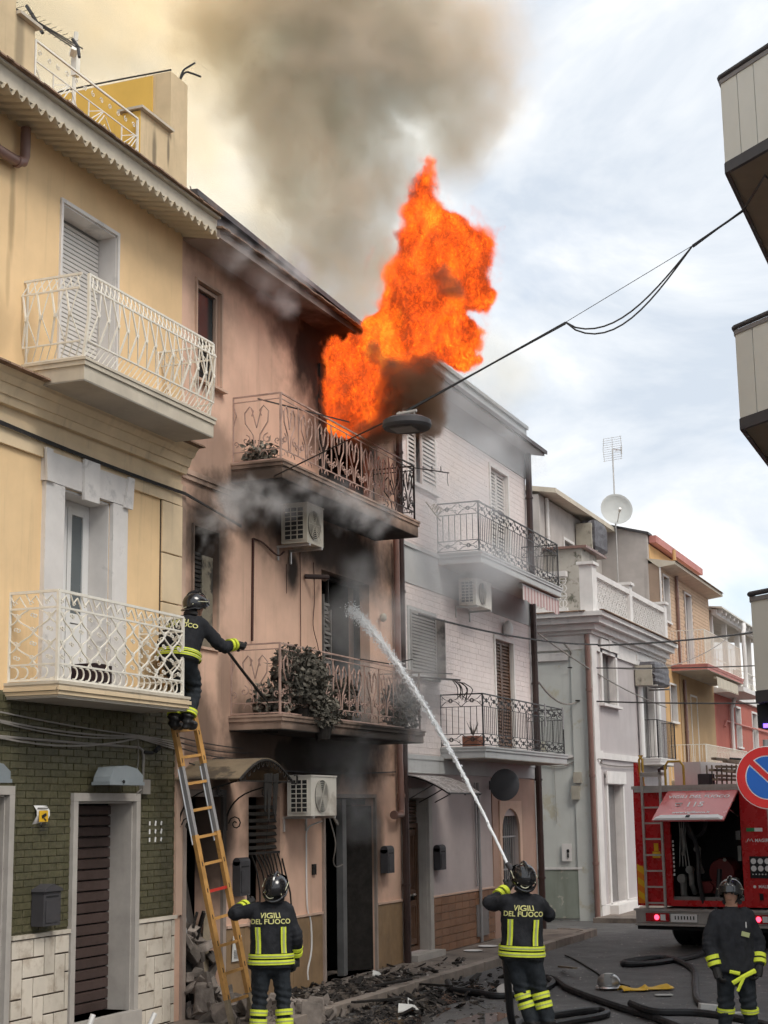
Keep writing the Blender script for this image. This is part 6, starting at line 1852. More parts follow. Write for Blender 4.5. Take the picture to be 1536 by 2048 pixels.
    for v in ev.vertices:
        c = v.co
        if (c - hc).length > .17:
            q = c + V((seed * 7.3, 0, 0))
            f = noise.noise(V((q.x * 9, q.y * 9, q.z * 5))) * .018 + noise.noise(V((q.x * 22, q.y * 22, q.z * 12))) * .009
            # folds gather at the knees and elbows
            for kn, an, _ in limbs:
                dd = min((c - kn).length, (c - an).length)
                if dd < .2: f += .014 * math.sin(c.z * 85 + 3 * q.x + q.x * 20) * (1 - dd / .2)
            for sh, el, wr, _, _2 in arms:
                dd = (c - el).length
                if dd < .15: f += .007 * math.sin((c - el).dot((wr - sh).normalized()) * 110) * (1 - dd / .15)
            v.co = c + v.normal * f
    ev.materials.clear()
    for k in ('suit', 'trouser', 'skin', 'boot'): ev.materials.append(M[k])
    for p in ev.polygons:
        c = p.center
        mi = 0
        if (c - hem).dot(axis) < -.01 and all((c - a[2]).length > .15 for a in arms): mi = 1
        for kn, an, _ in limbs:
            if (c - an).length < .17 and c.z < an.z + .12: mi = 3
            if c.z < an.z - .0 and (c - an).length < .3: mi = 3
        if (c - hc).length < .15: mi = 2
        p.material_index = mi
        p.use_smooth = True
    part('body', ev, None, t)
    # hem drop
    hb = B()
    for u0, u1, of in ((-.035, .10, .010),):
        pass
    # reflective bands round the jacket
    def band(name, u0, u1, off, m, a0=0.0, a1=2 * math.pi, n=36):
        b = B(); vs = []
        for k in range(n + 1):
            a = a0 + (a1 - a0) * k / n
            vs += [ring(u0, a, off), ring(u1, a, off), ring(u1, a, off + .004), ring(u0, a, off + .004)]
        fs = []
        for k in range(n):
            o, q = 4 * k, 4 * k + 4
            for i in range(4): fs.append((o + i, q + i, q + (i + 1) % 4, o + (i + 1) % 4))
        b.add(vs, fs); return part(name, b, M[m], t)
    if P.get('bands', True):
        band('jacket_band', .055, .125, .012, 'hiviz'); band('jacket_band', .150, .215, .012, 'hiviz')
        band('reflective_line', .082, .098, .0165, 'reflect'); band('reflective_line', .174, .190, .0165, 'reflect')
    def patch(name, us, ang_of, off, m):
        b = B(); vs = []
        for u in us:
            for s_ in (0, 1):
                vs.append(ring(u, ang_of(s_), off)); vs.append(ring(u, ang_of(s_), off + .004))
        fs = []
        for k in range(len(us) - 1):
            o, q = 4 * k, 4 * k + 4
            fs += [(o + 1, o + 3, q + 3, q + 1), (o, o + 1, q + 1, q), (o + 2, q + 2, q + 3, o + 3)]
        fs += [(0, 2, 3, 1), (4 * len(us) - 4, 4 * len(us) - 3, 4 * len(us) - 1, 4 * len(us) - 2)]
        b.add(vs, fs); return part(name, b, M[m], t)
    if P.get('back', True):
        us2 = [.225, .3, .38, .46, .54, .62]
        bz = lambda x_: -math.acos(max(-1, min(1, (x_ / .235)))) if True else 0
        for xa, xb in (((-.150, -.092), (.092, .150)) if P.get('back') != 'text' else ()):
            patch('back_stripe', us2, lambda s_, xa=xa, xb=xb: bz(xa if s_ == 0 else xb), .013, 'hiviz')
            patch('reflective_line', us2, lambda s_, xa=xa, xb=xb: bz(xa + .020 if s_ == 0 else xb - .020), .018, 'reflect')
        # lettering laid on the back
        for txt, uc, sz in (('VIGILI', .79, .078), ('DEL FUOCO', .70, .074)):
            vs, fs = text_mesh(txt, sz, .0016, 1.02)
            if not vs: continue
            LT_ = (neck - hem).length
            w_ = max(abs(v.x) for v in vs)
            b = B(); out = []
            for v in vs:
                u = uc + v.y / LT_
                a = bz(max(-.225, min(.225, v.x)) * .98)
                out.append(ring(u, a, .013))
            b.add(out, fs); part('back_lettering', b, M['letter'], t)
    def cuff(name, a, c, f0, f1, r0, r1, m):
        b = B(); p0, p1 = V(a).lerp(V(c), f0), V(a).lerp(V(c), f1)
        b.tube([p0, p0, p1, p1], [r0 - .004, r0, r1, r1 - .004], 20); part(name, b, M[m], t)
    for kn, an, sd in limbs:
        for f0, f1 in P.get('legband', ((.45, .58), (.66, .79))):
            cuff('trouser_band', kn, an, f0, f1, .097, .095, 'hiviz'); cuff('reflective_line', kn, an, f0 + (f1 - f0) * .4, f0 + (f1 - f0) * .6, .099, .098, 'reflect')
    for sh, el, wr, sg, sd in arms:
        for f0, f1 in ((.50, .66), (.74, .90)):
            cuff('sleeve_band', el, wr, f0, f1, .076, .073, 'hiviz')
        b = B(); d = (wr - el).normalized(); d = V(P.get('hd' + sd, d))
        hand(b, wr + d.normalized() * .01, d, P.get('hn' + sd, (0, 1, .2)), -sg, P.get('curl', .7), 1.15)
        part('glove', b, M['glove'], t, smooth=True)
    # helmet
    b = B(); b.sphere(hc + hup * .028 - hf * .008, (.132, .158, .130), 24, 14, hm)
    # cut the lower part: keep only the shell above the ear line
    keep = [f for f in b.f if sum(((V(b.v[k]) - hc).dot(hup) - (.50 * (V(b.v[k]) - hc).dot(hf))) for k in f) / len(f) > -.045]
    b.f = keep; b.mi = [0] * len(keep)
    b.tube([hc + hm @ V((.128 * math.cos(a), .155 * math.sin(a) - .008, -.030 + .072 * math.sin(a) + (.02 if math.sin(a) < -.3 else 0))) for a in [2 * math.pi * k / 24 for k in range(24)]], .012, 6, closed=True)
    b.tube([hc + hm @ V((0, .150 * math.cos(a), .030 + .140 * math.sin(a))) for a in [math.pi * k / 12 for k in range(13)]], [.010 + .010 * math.sin(math.pi * k / 12) for k in range(13)], 6)
    hh = part('helmet', b, M['helmet'], t, smooth=True)
    b = B()
    for sg in (-1, 1):
        b.tube([hc + hm @ V((sg * (.10 - .02 * k / 5), -.12 - .01 * k / 5 * 0 + .02 * k, -.01 + .012 * math.sin(k))) for k in range(5)], .0045, 4)
        b.tube([hc + hm @ V((sg * (.020 + .011 * k), .02 - .01 * k, .156 - .004 * k * k)) for k in range(6)], .0055, 4)
        b.tube([hc + hm @ V((sg * .131, -.07 + .02 * k, .03 + .004 * k)) for k in range(8)], .0045, 4)
    b.tube([hc + hm @ V((.05 * math.cos(a) - .02, -.155 + .02 * abs(math.cos(a)), -.02 + .03 * math.sin(a))) for a in [3.4 + 2.2 * k / 8 for k in range(9)]], .006, 4)
    part('helmet_trim', b, M['helmet_trim'], hh)
    b = B(); n_ = 12
    vs = []
    for k in range(n_ + 1):
        a = R(35 + 110 * k / n_)
        for zz, ex in ((.100, .004), (.040, .018)):
            vs.append(hc + hm @ V(((.132 + ex * .5) * math.cos(a), (.156 + ex) * math.sin(a) - .008, zz)))
    b.add(vs, [(2 * k, 2 * k + 2, 2 * k + 3, 2 * k + 1) for k in range(n_)])
    part('visor', b, M['helmet'], hh, smooth=True)
    b = B(); b.tube([hc + hm @ V((.085 * math.cos(a), .075 * math.sin(a) - .03, -.10)) for a in [math.pi + math.pi * k / 10 for k in range(11)]], .028, 6)
    part('neck_guard', b, M['glove'], t, smooth=True)
    if P.get('face'):
        b = B()
        for sg in (-1, 1):
            b.sphere(hc + hm @ V((sg * .030, .090, .012)), (.012, .006, .006), 8, 5, hm)
            b.tube([hc + hm @ V((sg * (.016 + .010 * k), .094 - .002 * k, .028 + .002 * (k % 2))) for k in range(4)], .004, 4)
        b.tube([hc + hm @ V((-.022 + .011 * k, .087 - .002 * abs(k - 2), -.060)) for k in range(5)], .0035, 4)
        part('face_details', b, M['dark'], t)
        b = B(); b.tube([hc + hm @ V((.082 * math.cos(a), .05 * math.sin(a), -.03 - .085 * math.sin(a))) for a in [math.pi * k / 10 for k in range(11)]], .008, 4)
        part('chin_strap', b, M['glove'], t)
    return t

ff1 = person('firefighter seen from behind beside the wooden ladder, one arm on its rail, looking up', (15.86, -1.46, 0), 27,
    dict(hem=(0, 0, .80), neck=(.0, .0, 1.50), twist=6, head=(.045, -.02, 1.56), look=(.30, .9, .42), tilt=(.15, 0, 0),
         knL=(-.125, .03, .47), anL=(-.15, 0, .10), knR=(.13, .02, .47), anR=(.15, -.03, .10),
         elL=(-.42, .06, 1.37), wrL=(-.26, .27, 1.45), hdL=(.5, .6, .3), elR=(.275, -.02, 1.12), wrR=(.27, .10, .90), hdR=(0, .1, -1), hnR=(-1, 0, 0), legband=((.30, .47), (.56, .73))), 1, .985)
ff2 = person('firefighter seen from behind aiming the water jet, in the middle of the road', (16.72, -4.06, 0), 17,
    dict(hem=(-.06, 0, .86), neck=(-.03, -.02, 1.55), twist=-8, head=(-.02, -.03, 1.63), look=(-.25, .9, .35),
         knL=(-.06, .05, .50), anL=(.06, 0, .10), knR=(.13, .03, .50), anR=(.23, -.02, .10),
         elL=(-.40, .10, 1.44), wrL=(-.20, .34, 1.58), hdL=(.3, .5, .4), elR=(.26, .20, 1.30), wrR=(.02, .42, 1.42), hdR=(-.5, .5, .3), legband=((-.02, .14), (.22, .38))), 2, .985)
ff3 = person('firefighter facing the camera in front of the fire engine, arms hanging', (16.60, -6.26, 0), 208,
    dict(hem=(0, 0, .84), neck=(0, .0, 1.51), twist=4, head=(.0, .02, 1.58), look=(.50, .85, -.10), back=False, bands=False, face=True,
         knL=(-.13, .05, .48), anL=(-.16, 0, .10), knR=(.12, .02, .49), anR=(.14, -.03, .10),
         elL=(-.29, .0, 1.14), wrL=(-.24, .12, .90), hdL=(.3, .2, -1), elR=(.29, .02, 1.14), wrR=(.24, .10, .89), hdR=(-.2, .3, -1), hnL=(1, 0, 0), hnR=(-1, 0, 0), legband=((.06, .18),)), 3, .925)
# hip strap and badge of the front-facing firefighter
b = B(); b.tube([(-.16, .20, .86), (.0, .235, .80), (.10, .22, .74)], [.028, .024, .026], 6); b.tube([(.12, .2, .86), (.02, .24, .84)], .02, 6); b.tube([(-.02, .24, .80), (.06, .25, .66)], .018, 6)
part('tool_strap', b, M['hiviz'], ff3)
b = B(); b.rbox((-.09, .165, 1.24), (.09, .008, .05), (0, R(-15), 0)); part('chest_badge', b, M['reflect'], ff3)
b = B(); b.tube([(-.10, .168, 1.31), (-.10, .170, 1.37)], .006, 5); part('pen', b, M['white'], ff3)
ff0 = person('firefighter standing on the ladder by the first floor, prodding with a long pole', (15.60, -.44, 3.35), 2,
    dict(hem=(.0, .0, .74), neck=(.03, .16, 1.26), twist=0, head=(.08, .24, 1.30), look=(.45, .85, -.15),
         knL=(-.08, .22, .45), anL=(-.07, .05, .10), knR=(.10, .22, .46), anR=(.09, .05, .10),
         back='text', elL=(-.30, .20, .98), wrL=(-.12, .38, 1.05), elR=(.34, .40, .93), wrR=(.40, .66, .98), hdR=(.3, .5, -.1), legband=((.72, .86),)), 4)
b = B(); h0 = Vector((16.42, -.50, 4.44)); e0 = Vector((17.25, -.68, 3.80)); s0 = Vector((16.02, -.40, 4.74))
b.tube([s0, h0, h0.lerp(e0, .5) + Vector((0, 0, -.01)), e0], .018, 8)
b.tube([e0, e0 + (e0 - h0).normalized() * .18], [.014, .004], 6)
solo('pole', b, M['char'], 'long dark pole held by the firefighter on the ladder, reaching the scorched bush', 'pole')

# ---------------------------------------------------------------- hose nozzle, hoses, water jet
def gz(pts, z): return [(x_, y_, z) for x_, y_ in pts]
hose_m = M['black_rubber']
P0 = Vector((17.20, -3.72, 1.82)); P1 = Vector((21.85, .1, 5.45))
jd = (Vector((17.9, -2.85, 2.62)) - P0).normalized()
b = B(); b.tube([P0 - jd * .42, P0 - jd * .25, P0 - jd * .22, P0], [.03, .035, .05, .026], 10); b.tube([P0 - jd * .30, P0 - jd * .30 + Vector((.02, 0, -.14))], .016, 6)
solo('hose_nozzle', b, M['dark_trim'], 'dark nozzle held up by the firefighter in the road, throwing the water jet', 'nozzle', smooth=True)
def hose(pts, label, r=.042, seg=8):
    b = B(); b.tube(spline(pts, 6), r, seg)
    return solo('fire_hose', b, hose_m, label, 'hose', group='fire hoses on the road', smooth=True)
hose([P0 - jd * .42, (17.0, -3.75, 1.2), (17.1, -3.72, .5), (17.3, -3.7, .08), (18.0, -3.6, .045), (18.8, -3.9, .045), (19.2, -4.2, .045), (18.7, -4.35, .045), (17.6, -3.95, .045), (16.2, -3.6, .045)], 'hose looping on the asphalt at the feet of the firefighter with the jet')
hose(gz([(21.8, -1.35), (20.9, -1.75), (20.6, -2.2), (20.3, -2.6), (20.9, -2.9), (21.9, -2.85), (22.6, -2.6)], .045), 'hose curling from the kerb debris behind the jet firefighter')
hose(gz([(24.2, -1.6), (22.9, -2.3), (22.4, -2.75), (21.2, -3.3), (19.6, -4.3), (18.6, -5.0), (17.6, -5.6)], .05), 'long hose running from the kerb towards the feet of the front-facing firefighter', .045)
hose([(28.0, -4.15, 1.35), (27.85, -4.12, .9), (27.7, -4.05, .45), (27.4, -4.0, .12), (26.4, -3.95, .045), (25.2, -3.6, .045), (24.8, -3.25, .045), (25.2, -3.1, .045), (26.0, -3.55, .045), (24.4, -4.3, .045), (22.0, -4.8, .045), (20.2, -5.2, .045), (19.2, -5.75, .045)], 'hose from the fire engine pump folding on the road in front of it', .045)
hose(gz([(19.3, -4.55), (18.6, -5.0), (18.6, -5.5), (18.0, -6.2), (17.0, -6.9)], .12), 'hose crossing the others in front of the front-facing firefighter', .045)
hose(gz([(18.2, -5.85), (17.6, -6.25), (18.0, -6.7), (19.4, -7.0)], .045), 'short bend of hose behind the legs of the front-facing firefighter', .04)
hose(gz([(26.4, -1.8), (25.6, -2.2), (24.0, -2.9), (22.8, -3.4), (22.0, -3.9)], .02), 'thin dark cable trailing over the road towards the yellow plastic', .014)
# jet
def jetp(f):
    p = P0.lerp(P1, f); return p + Vector((0, 0, .62 * 4 * f * (1 - f) * .5))
rj = random.Random(5)
wm, wt, wo = new_mat('foaming_water')
bs = wt.node('ShaderNodeBsdfPrincipled'); bs.inputs['Base Color'].default_value = (.86, .88, .90, 1); bs.inputs['Roughness'].default_value = .25; bs.inputs['Subsurface Weight'].default_value = .3
bs.inputs['Subsurface Radius'].default_value = (.05, .05, .05)
wt.link(bs.outputs[0], wo.inputs[0])
b = B(); n = 150; seg_ = 9; vs = []
for k in range(n + 1):
    f = k / n; p = jetp(f); d = (jetp(min(1, f + .01)) - jetp(max(0, f - .01))).normalized(); a_ = d.orthogonal().normalized(); c_ = d.cross(a_)
    r = .016 + .010 * f
    off = Vector((noise.noise(Vector((f * 30, 0, 0))), noise.noise(Vector((f * 30, 9, 0))), noise.noise(Vector((f * 30, 0, 9))))) * (.010 + .045 * f * f)
    for q in range(seg_):
        an = 2 * math.pi * q / seg_
        rr_ = r * (1 + .7 * noise.noise(Vector((f * 90, q * 1.3, 3))) * min(1, f * 4)) * (1.0 if f < .6 else max(.08, 1.0 - (f - .6) * 2.4))
        vs.append(p + off + (a_ * math.cos(an) + c_ * math.sin(an)) * rr_)
b.add(vs, [(k * seg_ + q, k * seg_ + (q + 1) % seg_, (k + 1) * seg_ + (q + 1) % seg_, (k + 1) * seg_ + q) for k in range(n) for q in range(seg_)])
WJ = thing('water_jet', 'white jet of water arching from the nozzle up to the first-floor door', 'water jet', P0)
part('stream', b, wm, WJ, smooth=True)
b = B()
for k in range(9000):
    f = rj.random() ** .8
    p = jetp(f) + Vector((rj.gauss(0, 1), rj.gauss(0, 1), rj.gauss(0, 1) - .3)) * (.004 + .024 * f + .020 * f * f)
    r = rj.uniform(.003, .008) * (1.0 if rj.random() < .9 else 1.7)
    d = (jetp(min(1, f + .02)) - p).normalized() * r * 1.8
    s_ = d.orthogonal().normalized() * r; q_ = d.cross(s_).normalized() * r
    b.add([p - d, p + s_, p + q_, p - s_, p - q_, p + d], [(0, 1, 2), (0, 2, 3), (0, 3, 4), (0, 4, 1), (5, 2, 1), (5, 3, 2), (5, 4, 3), (5, 1, 4)])
part('spray', b, wm, WJ, kind='stuff')

# ---------------------------------------------------------------- fire engine
FT = thing('fire_engine', 'red fire engine seen from behind with its rear hatch swung open', 'fire engine', (28.0, -2.70, 0), local=True, rotz=R(-10.0))
HB = 2.78
b = B(); wall(b, 'x', 0.0, .06, -2.5, 0, .74, HB, [(-1.93, -.66, .84, 2.66)])
b.box(.061, 5.2, -.05, 0, .74, HB); b.box(.061, 5.2, -2.5, -2.45, .74, HB); b.box(.061, 5.2, -2.45, -.05, HB - .06, HB); b.box(5.2, 6.9, -2.45, -.05, .5, 2.7)
part('body', b, M['truck_red'], FT)
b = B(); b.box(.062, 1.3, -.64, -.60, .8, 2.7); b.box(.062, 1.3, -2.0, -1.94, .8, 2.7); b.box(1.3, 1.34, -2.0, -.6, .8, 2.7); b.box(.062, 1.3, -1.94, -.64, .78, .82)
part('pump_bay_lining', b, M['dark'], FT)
b = B(); b.box(-.03, .0, -2.52, .02, HB - .05, HB + .01); b.box(-.035, -.001, -2.46, -.03, HB - .10, HB - .052)
for k in range(26): b.box(-.045, -.036, -.62 - .05 * k - .012, -.62 - .05 * k, HB - .095, HB - .06)
part('roof_rail', b, M['alu'], FT)
# pump, pipes, gauges in the bay
b = B(); b.lathe((.25, -1.45, 1.30), [(.05, 0), (.22, .02), (.25, .12), (.25, .35), (.15, .45)], (1, 0, 0), 20); b.box(.2, .7, -1.8, -1.1, .95, 1.15); b.lathe((.12, -1.25, 1.05), [(.09, 0), (.09, .3)], (1, 0, 0), 14)
part('pump', b, mat('dull_red_pump', (.10, .012, .012), .5, .15, 5, .1), FT, smooth=True)
b = B()
for (y, z, r) in ((-.80, 1.2, .06), (-.95, 1.35, .05), (-1.75, 1.15, .06), (-1.1, 1.7, .04)):
    b.tube([(.15, y, z), (.15, y, z - .25), (.3, y, z - .4)], r, 8); b.lathe((.05, y, z), [(r * 1.3, 0), (r * 1.3, .1)], (1, 0, 0), 12)
b.box(.04, .08, -1.93, -.66, .84, .90); b.tube([(.05, -.86, 2.05), (.02, -.90, 1.75), (.04, -.86, 1.6)], .035, 6); b.box(.1, .3, -1.88, -1.80, 1.85, 2.0); b.box(.1, .3, -1.88, -1.82, 1.5, 1.75); b.lathe((.06, -1.60, 1.52), [(.03, 0), (.03, .02)], (-1, 0, 0), 10)
for k in range(4): b.tube([(.12, -.78 - .05 * k, 2.4), (.10, -.80 - .03 * k, 1.9), (.14, -.75 - .06 * k, 1.4)], .012, 5)
part('pipework', b, mat('dull_bay_metal', (.20, .20, .19), .5, .2, 6, 0, metallic=.4), FT, smooth=True)
b = B(); b.tube(spline([(.1, -.85, 2.3), (-.03, -1.0, 2.1), (.05, -1.12, 1.7), (-.02, -1.15, 1.2), (.05, -1.2, .7)], 5), .038, 8); b.tube(spline([(.1, -1.3, 2.3), (.05, -1.25, 2.0), (.1, -1.0, 1.9), (.12, -.9, 2.2)], 5), .03, 8)
part('bay_hose', b, hose_m, FT, smooth=True)
b = B()
for k in range(9): b.box(.03, .045, -.70, -.675, 1.25 + .07 * k, 1.29 + .07 * k)
part('level_gauge', b, M['white'], FT)
# hatch
hz0, hx1, hz1 = 2.70, -.80, 2.20
def H(u, v, off=0.0):
    """u across (local y), v 0 hinge .. 1 edge"""
    n_ = Vector((hz0 - hz1, 0, -hx1 * -1)).normalized(); n_ = Vector(((hz1 - hz0), 0, -hx1 * 1.0)); n_ = Vector((-(hz0 - hz1), 0, abs(hx1))).normalized()
    return Vector((hx1 * v - .02, u, hz0 + (hz1 - hz0) * v)) + n_ * off
b = B(); b.hexa([H(-1.93, 1, -.03), H(-.66, 1, -.03), H(-.66, 0, -.03), H(-1.93, 0, -.03), H(-1.93, 1), H(-.66, 1), H(-.66, 0), H(-1.93, 0)])
ht = part('hatch', b, M['truck_pink'], FT)
b = B(); b.hexa([H(-1.90, .90, .002), H(-.69, .90, .002), H(-.69, 1.0, .002), H(-1.90, 1.0, .002), H(-1.80, .86, .02), H(-.79, .86, .02), H(-.75, .98, .03), H(-1.84, .98, .03)]); part('hatch_edge_strip', b, M['white'], ht)
b = B(); b.hexa([H(-1.33, .90, .031), H(-1.26, .90, .031), H(-1.26, .97, .033), H(-1.33, .97, .033), H(-1.33, .90, .036), H(-1.26, .90, .036), H(-1.26, .97, .038), H(-1.33, .97, .038)]); part('hatch_catch', b, M['dark'], ht)
for txt, vc, sz in (('VIGILI DEL FUOCO', .24, .125), ('115', .50, .21), ('www.vigilfuoco.it', .76, .09)):
    vs, fs = text_mesh(txt, sz, .003, 1.05)
    b = B(); HL = math.hypot(hx1, hz1 - hz0)
    b.add([H(-1.295 - v.x * 1.0, vc - v.y / HL, .006) for v in vs], fs); part('hatch_lettering', b, M['white'], ht)
b = B()
for u in (-.74, -1.86): b.tube([H(u, .55, -.03), (.10, u, 2.25)], .012, 6)
part('hatch_strut', b, M['steel'], ht)
b = B(); cc = H(-1.00, .50, .008)
b.tube([H(-1.0 + .05 * math.cos(a), .5 + .055 * math.sin(a), .008) for a in [k * .7 for k in range(9)]], .008, 4); b.tube([H(-1.06, .46, .01), H(-.94, .46, .01)], .014, 4); part('phone_emblem', b, M['white'], ht)
# access ladder
LD = B()
for y in (-.22, -.56): LD.box(-.14, -.10, y - .02, y + .02, .60, 3.02)
for k in range(9): LD.box(-.14, -.11, -.54, -.24, .78 + k * .27, .81 + k * .27)
LD.box(-.14, .05, -.58, -.20, 2.96, 3.02)
part('access_ladder', LD, M['alu'], FT)
b = B(); b.box(-.012, -.002, -.46, -.32, 1.55, 1.66); b.box(-.012, -.002, -.43, -.35, 1.67, 1.80); part('warning_plate', b, M['yellow_plastic'], FT)
b = B()
for k in range(3):
    b.hexa([(-.006, -.17, .80 + k * .22), (-.006, -.02, .90 + k * .22), (-.002, -.02, .90 + k * .22), (-.002, -.17, .80 + k * .22), (-.006, -.17, .91 + k * .22), (-.006, -.02, 1.01 + k * .22), (-.002, -.02, 1.01 + k * .22), (-.002, -.17, .91 + k * .22)])
part('chevron_marking', b, M['yellow_plastic'], FT)
b = B(); b.box(-.0015, -.0008, -.175, -.015, .78, 1.42); part('chevron_field', b, M['orange_mark'], FT)
# right-hand panel: flag strip, maker's name, control box
for k, mm in enumerate(('flag_green', 'white', 'truck_red')):
    if mm == 'flag_green': mk = mat('flag_green', (.02, .22, .08), .5, .05, 5, 0)
    else: mk = M[mm]
    b = B(); b.box(-.006, -.002, -2.03 - .14 * (k + 1), -2.03 - .14 * k, 1.99, 2.05); part('flag_strip', b, mk, FT)
for txt, y, z, sz in (('MAGIRUS', -2.33, 1.84, .075), ('MALECO', -2.33, 1.08, .07)):
    vs, fs = text_mesh(txt, sz, .002, 1.05); b = B(); b.add([(-.006, y - v.x, z + v.y) for v in vs], fs); part('maker_lettering', b, M['white'], FT)
b = B(); b.tube([(-.01, -2.03, 1.82), (-.01, -2.06, 1.87), (-.01, -2.085, 1.83), (-.01, -2.11, 1.87), (-.01, -2.14, 1.82)], .008, 4); b.lathe((-.002, -2.12, 1.08), [(.025, 0), (.025, .005)], (-1, 0, 0), 14); part('maker_emblem', b, M['white'], FT)
b = B(); b.box(-.02, -.002, -2.46, -2.06, 1.22, 1.58); cb = part('control_box', b, M['dark'], FT)
b = B()
for i in range(3):
    for j in range(2): b.lathe((-.021, -2.13 - .12 * i, 1.50 - .12 * j), [(.045, 0), (.048, .01)], (-1, 0, 0), 16)
for i in range(6): b.lathe((-.021, -2.11 - .055 * i, 1.285), [(.012, 0), (.012, .012)], (-1, 0, 0), 8)
part('dials', b, M['white_pvc'], cb)
part('tow_bracket', B().box(-.02, -.001, -2.26, -2.20, .86, .97), M['dark'], FT)
# bumper, lamps, plate, chassis, wheels
b = B(); b.box(-.20, .10, -2.48, .0, .665, .70); b.box(-.22, -.16, -2.48, -.02, .42, .455); b.box(-.15, -.12, -2.48, -.02, .46, .66); part('bumper', b, M['alu'], FT)
b = B(); b.box(-.12, .05, -2.45, -.03, .35, .66); b.box(.1, 5, -2.1, -.4, .45, .7); part('chassis', b, M['dark'], FT)
for y0 in (-.22, -2.42):
    b = B(); b.box(-.20, -.155, y0 - .0, y0 - .0 + (-.40 if y0 > -1 else .40), .49, .62) if False else b.box(-.20, -.155, min(y0, y0 + (-.42 if y0 > -1 else .42)), max(y0, y0 + (-.42 if y0 > -1 else .42)), .49, .63)
    lm_ = part('tail_lamp', b, M['lamp_red'], FT)
    c = y0 + (-.20 if y0 > -1 else .20)
    b = B(); b.lathe((-.201, c, .56), [(.045, 0), (.04, .012)], (-1, 0, 0), 16); part('lit_lens', b, M['lamp_lit'], lm_)
    b = B(); b.box(-.204, -.2005, c - .16, c - .07, .51, .61); part('clear_lens', b, M['white_pvc'], lm_)
b = B(); b.box(-.205, -.16, -1.15, -.68, .49, .62); nplate = part('number_plate', b, M['white'], FT)
b = B()
for k in range(7): b.box(-.2085, -.2055, -1.10 + k * .055, -1.08 + k * .055, .53, .59)
part('plate_marks', b, M['dark'], nplate)
for y in (-.62, -1.98):
    b = B(); b.lathe((1.15, y - .32, .46), [(.25, 0), (.42, .01), (.46, .05), (.46, .28), (.44, .31), (.44, .33), (.46, .36), (.46, .60), (.42, .64), (.25, .64)], (0, 1, 0), 28); w_ = part('wheel', b, M['black_rubber'], FT, smooth=True)
    b = B(); b.lathe((1.15, y + .30, .46), [(.10, 0), (.22, .02), (.24, .03)], (0, 1, 0), 20); part('rim', b, M['alu'], w_)
# roof load
gm = mat('ochre_grab_rail', (.50, .32, .06), .5, .1, 5, 0)
for (x0, y0, w, h) in ((-.0, -.62, .34, .42), (.1, -.10, .06, .55)):
    b = B(); b.tube([(x0, y0, HB), (x0, y0, HB + h - .08), (x0, y0 - .06, HB + h), (x0, y0 - w + .06, HB + h), (x0, y0 - w, HB + h - .08), (x0, y0 - w, HB)], .022, 6)
    part('grab_rail', b, gm, FT)
part('roof_locker', B().box(.6, 2.4, -1.05, -.55, HB, HB + .42), M['white_trim'], FT)
b = B()
for k in range(7): b.rbox((1.6, -1.45 - .1 * (k % 3), HB + .10 + .055 * k), (3.0, .09, .04), (0, R(rnd.uniform(-1, 1)), R(rnd.uniform(-2, 2))))
for k in range(9): b.rbox((.5, -1.2 - .09 * k, HB + .18), (.03, .02, .34), (0, .1 * (k % 3), 0))
part('roof_ladders', b, M['ladder_old'], FT)
parts('roof_fitting', [B().box(.3, .6, -1.3, -1.1, HB, HB + .2), B().tube([(.3, -2.2, HB), (.3, -2.2, HB + .4), (.3, -1.7, HB + .45)], .02, 5), B().tube([(.4, -.35, HB), (.4, -.35, HB + .3), (.3, -.5, HB + .33)], [.02, .03, .05], 8)], M['dark_trim'], FT)
b = B(); b.hexa([(.0, -.02, HB), (.0, -.12, HB), (.3, -.12, HB), (.3, -.02, HB), (.0, -.03, HB + .42), (.0, -.07, HB + .42), (.1, -.07, HB + .42), (.1, -.03, HB + .42)]); part('red_fin', b, M['truck_red'], FT)

# ---------------------------------------------------------------- rubble at the left doorway
RB = thing('rubble_heap', 'heap of broken masonry and boards spilling out of the canopied doorway behind the ladder', 'rubble', (16.95, 0, .1))
rr = random.Random(21)
chunks = []
for k in range(5):
    bm = bmesh.new(); bmesh.ops.create_cube(bm, size=1)
    for v in bm.verts: v.co += Vector((rr.uniform(-.22, .22), rr.uniform(-.22, .22), rr.uniform(-.22, .22)))
    bmesh.ops.bevel(bm, geom=bm.edges[:], offset=.05, segments=1, affect='EDGES')
    me = bpy.data.meshes.new('chunk'); bm.to_mesh(me); bm.free(); me.materials.append(M['rubble']); chunks.append(me)
for k in range(230):
    f = rr.random()
    x = rr.uniform(16.55, 17.5) if f < .62 else rr.uniform(16.4, 18.2)
    y = rr.uniform(-.3, .9) if f < .62 else rr.uniform(-1.3, .0)
    top = max(0, 1.05 - .55 * abs(x - 16.8) * 1.2 + .45 * min(y, .6) - (0 if y > -.1 else .5)) if f < .62 else .16 * max(0, 1 - (x - 16.4) / 1.9)
    z = .12 + top * rr.random() ** .5
    if y < -1.2: z -= .1
    s = rr.uniform(.06, .20) if rr.random() < .8 else rr.uniform(.2, .32)
    o = piece('rubble_chunk', chunks[k % 5], RB, (x, y, z), (s, s * rr.uniform(.4, .9), s * rr.uniform(.3, .7)), rot=(rr.uniform(0, 6), rr.uniform(0, 6), rr.uniform(0, 6)))
for k in range(14):
    b = B(); x = rr.uniform(16.6, 17.4); b.rbox((x, rr.uniform(.0, .5), .55 + rr.uniform(-.2, .5)), (.09, .03, rr.uniform(.4, .9)), (rr.uniform(-.6, .3), rr.uniform(-.7, .7), rr.uniform(-1, 1)))
    part('broken_board', b, M['ladder_old'] if k % 3 == 0 else M['char'], RB)
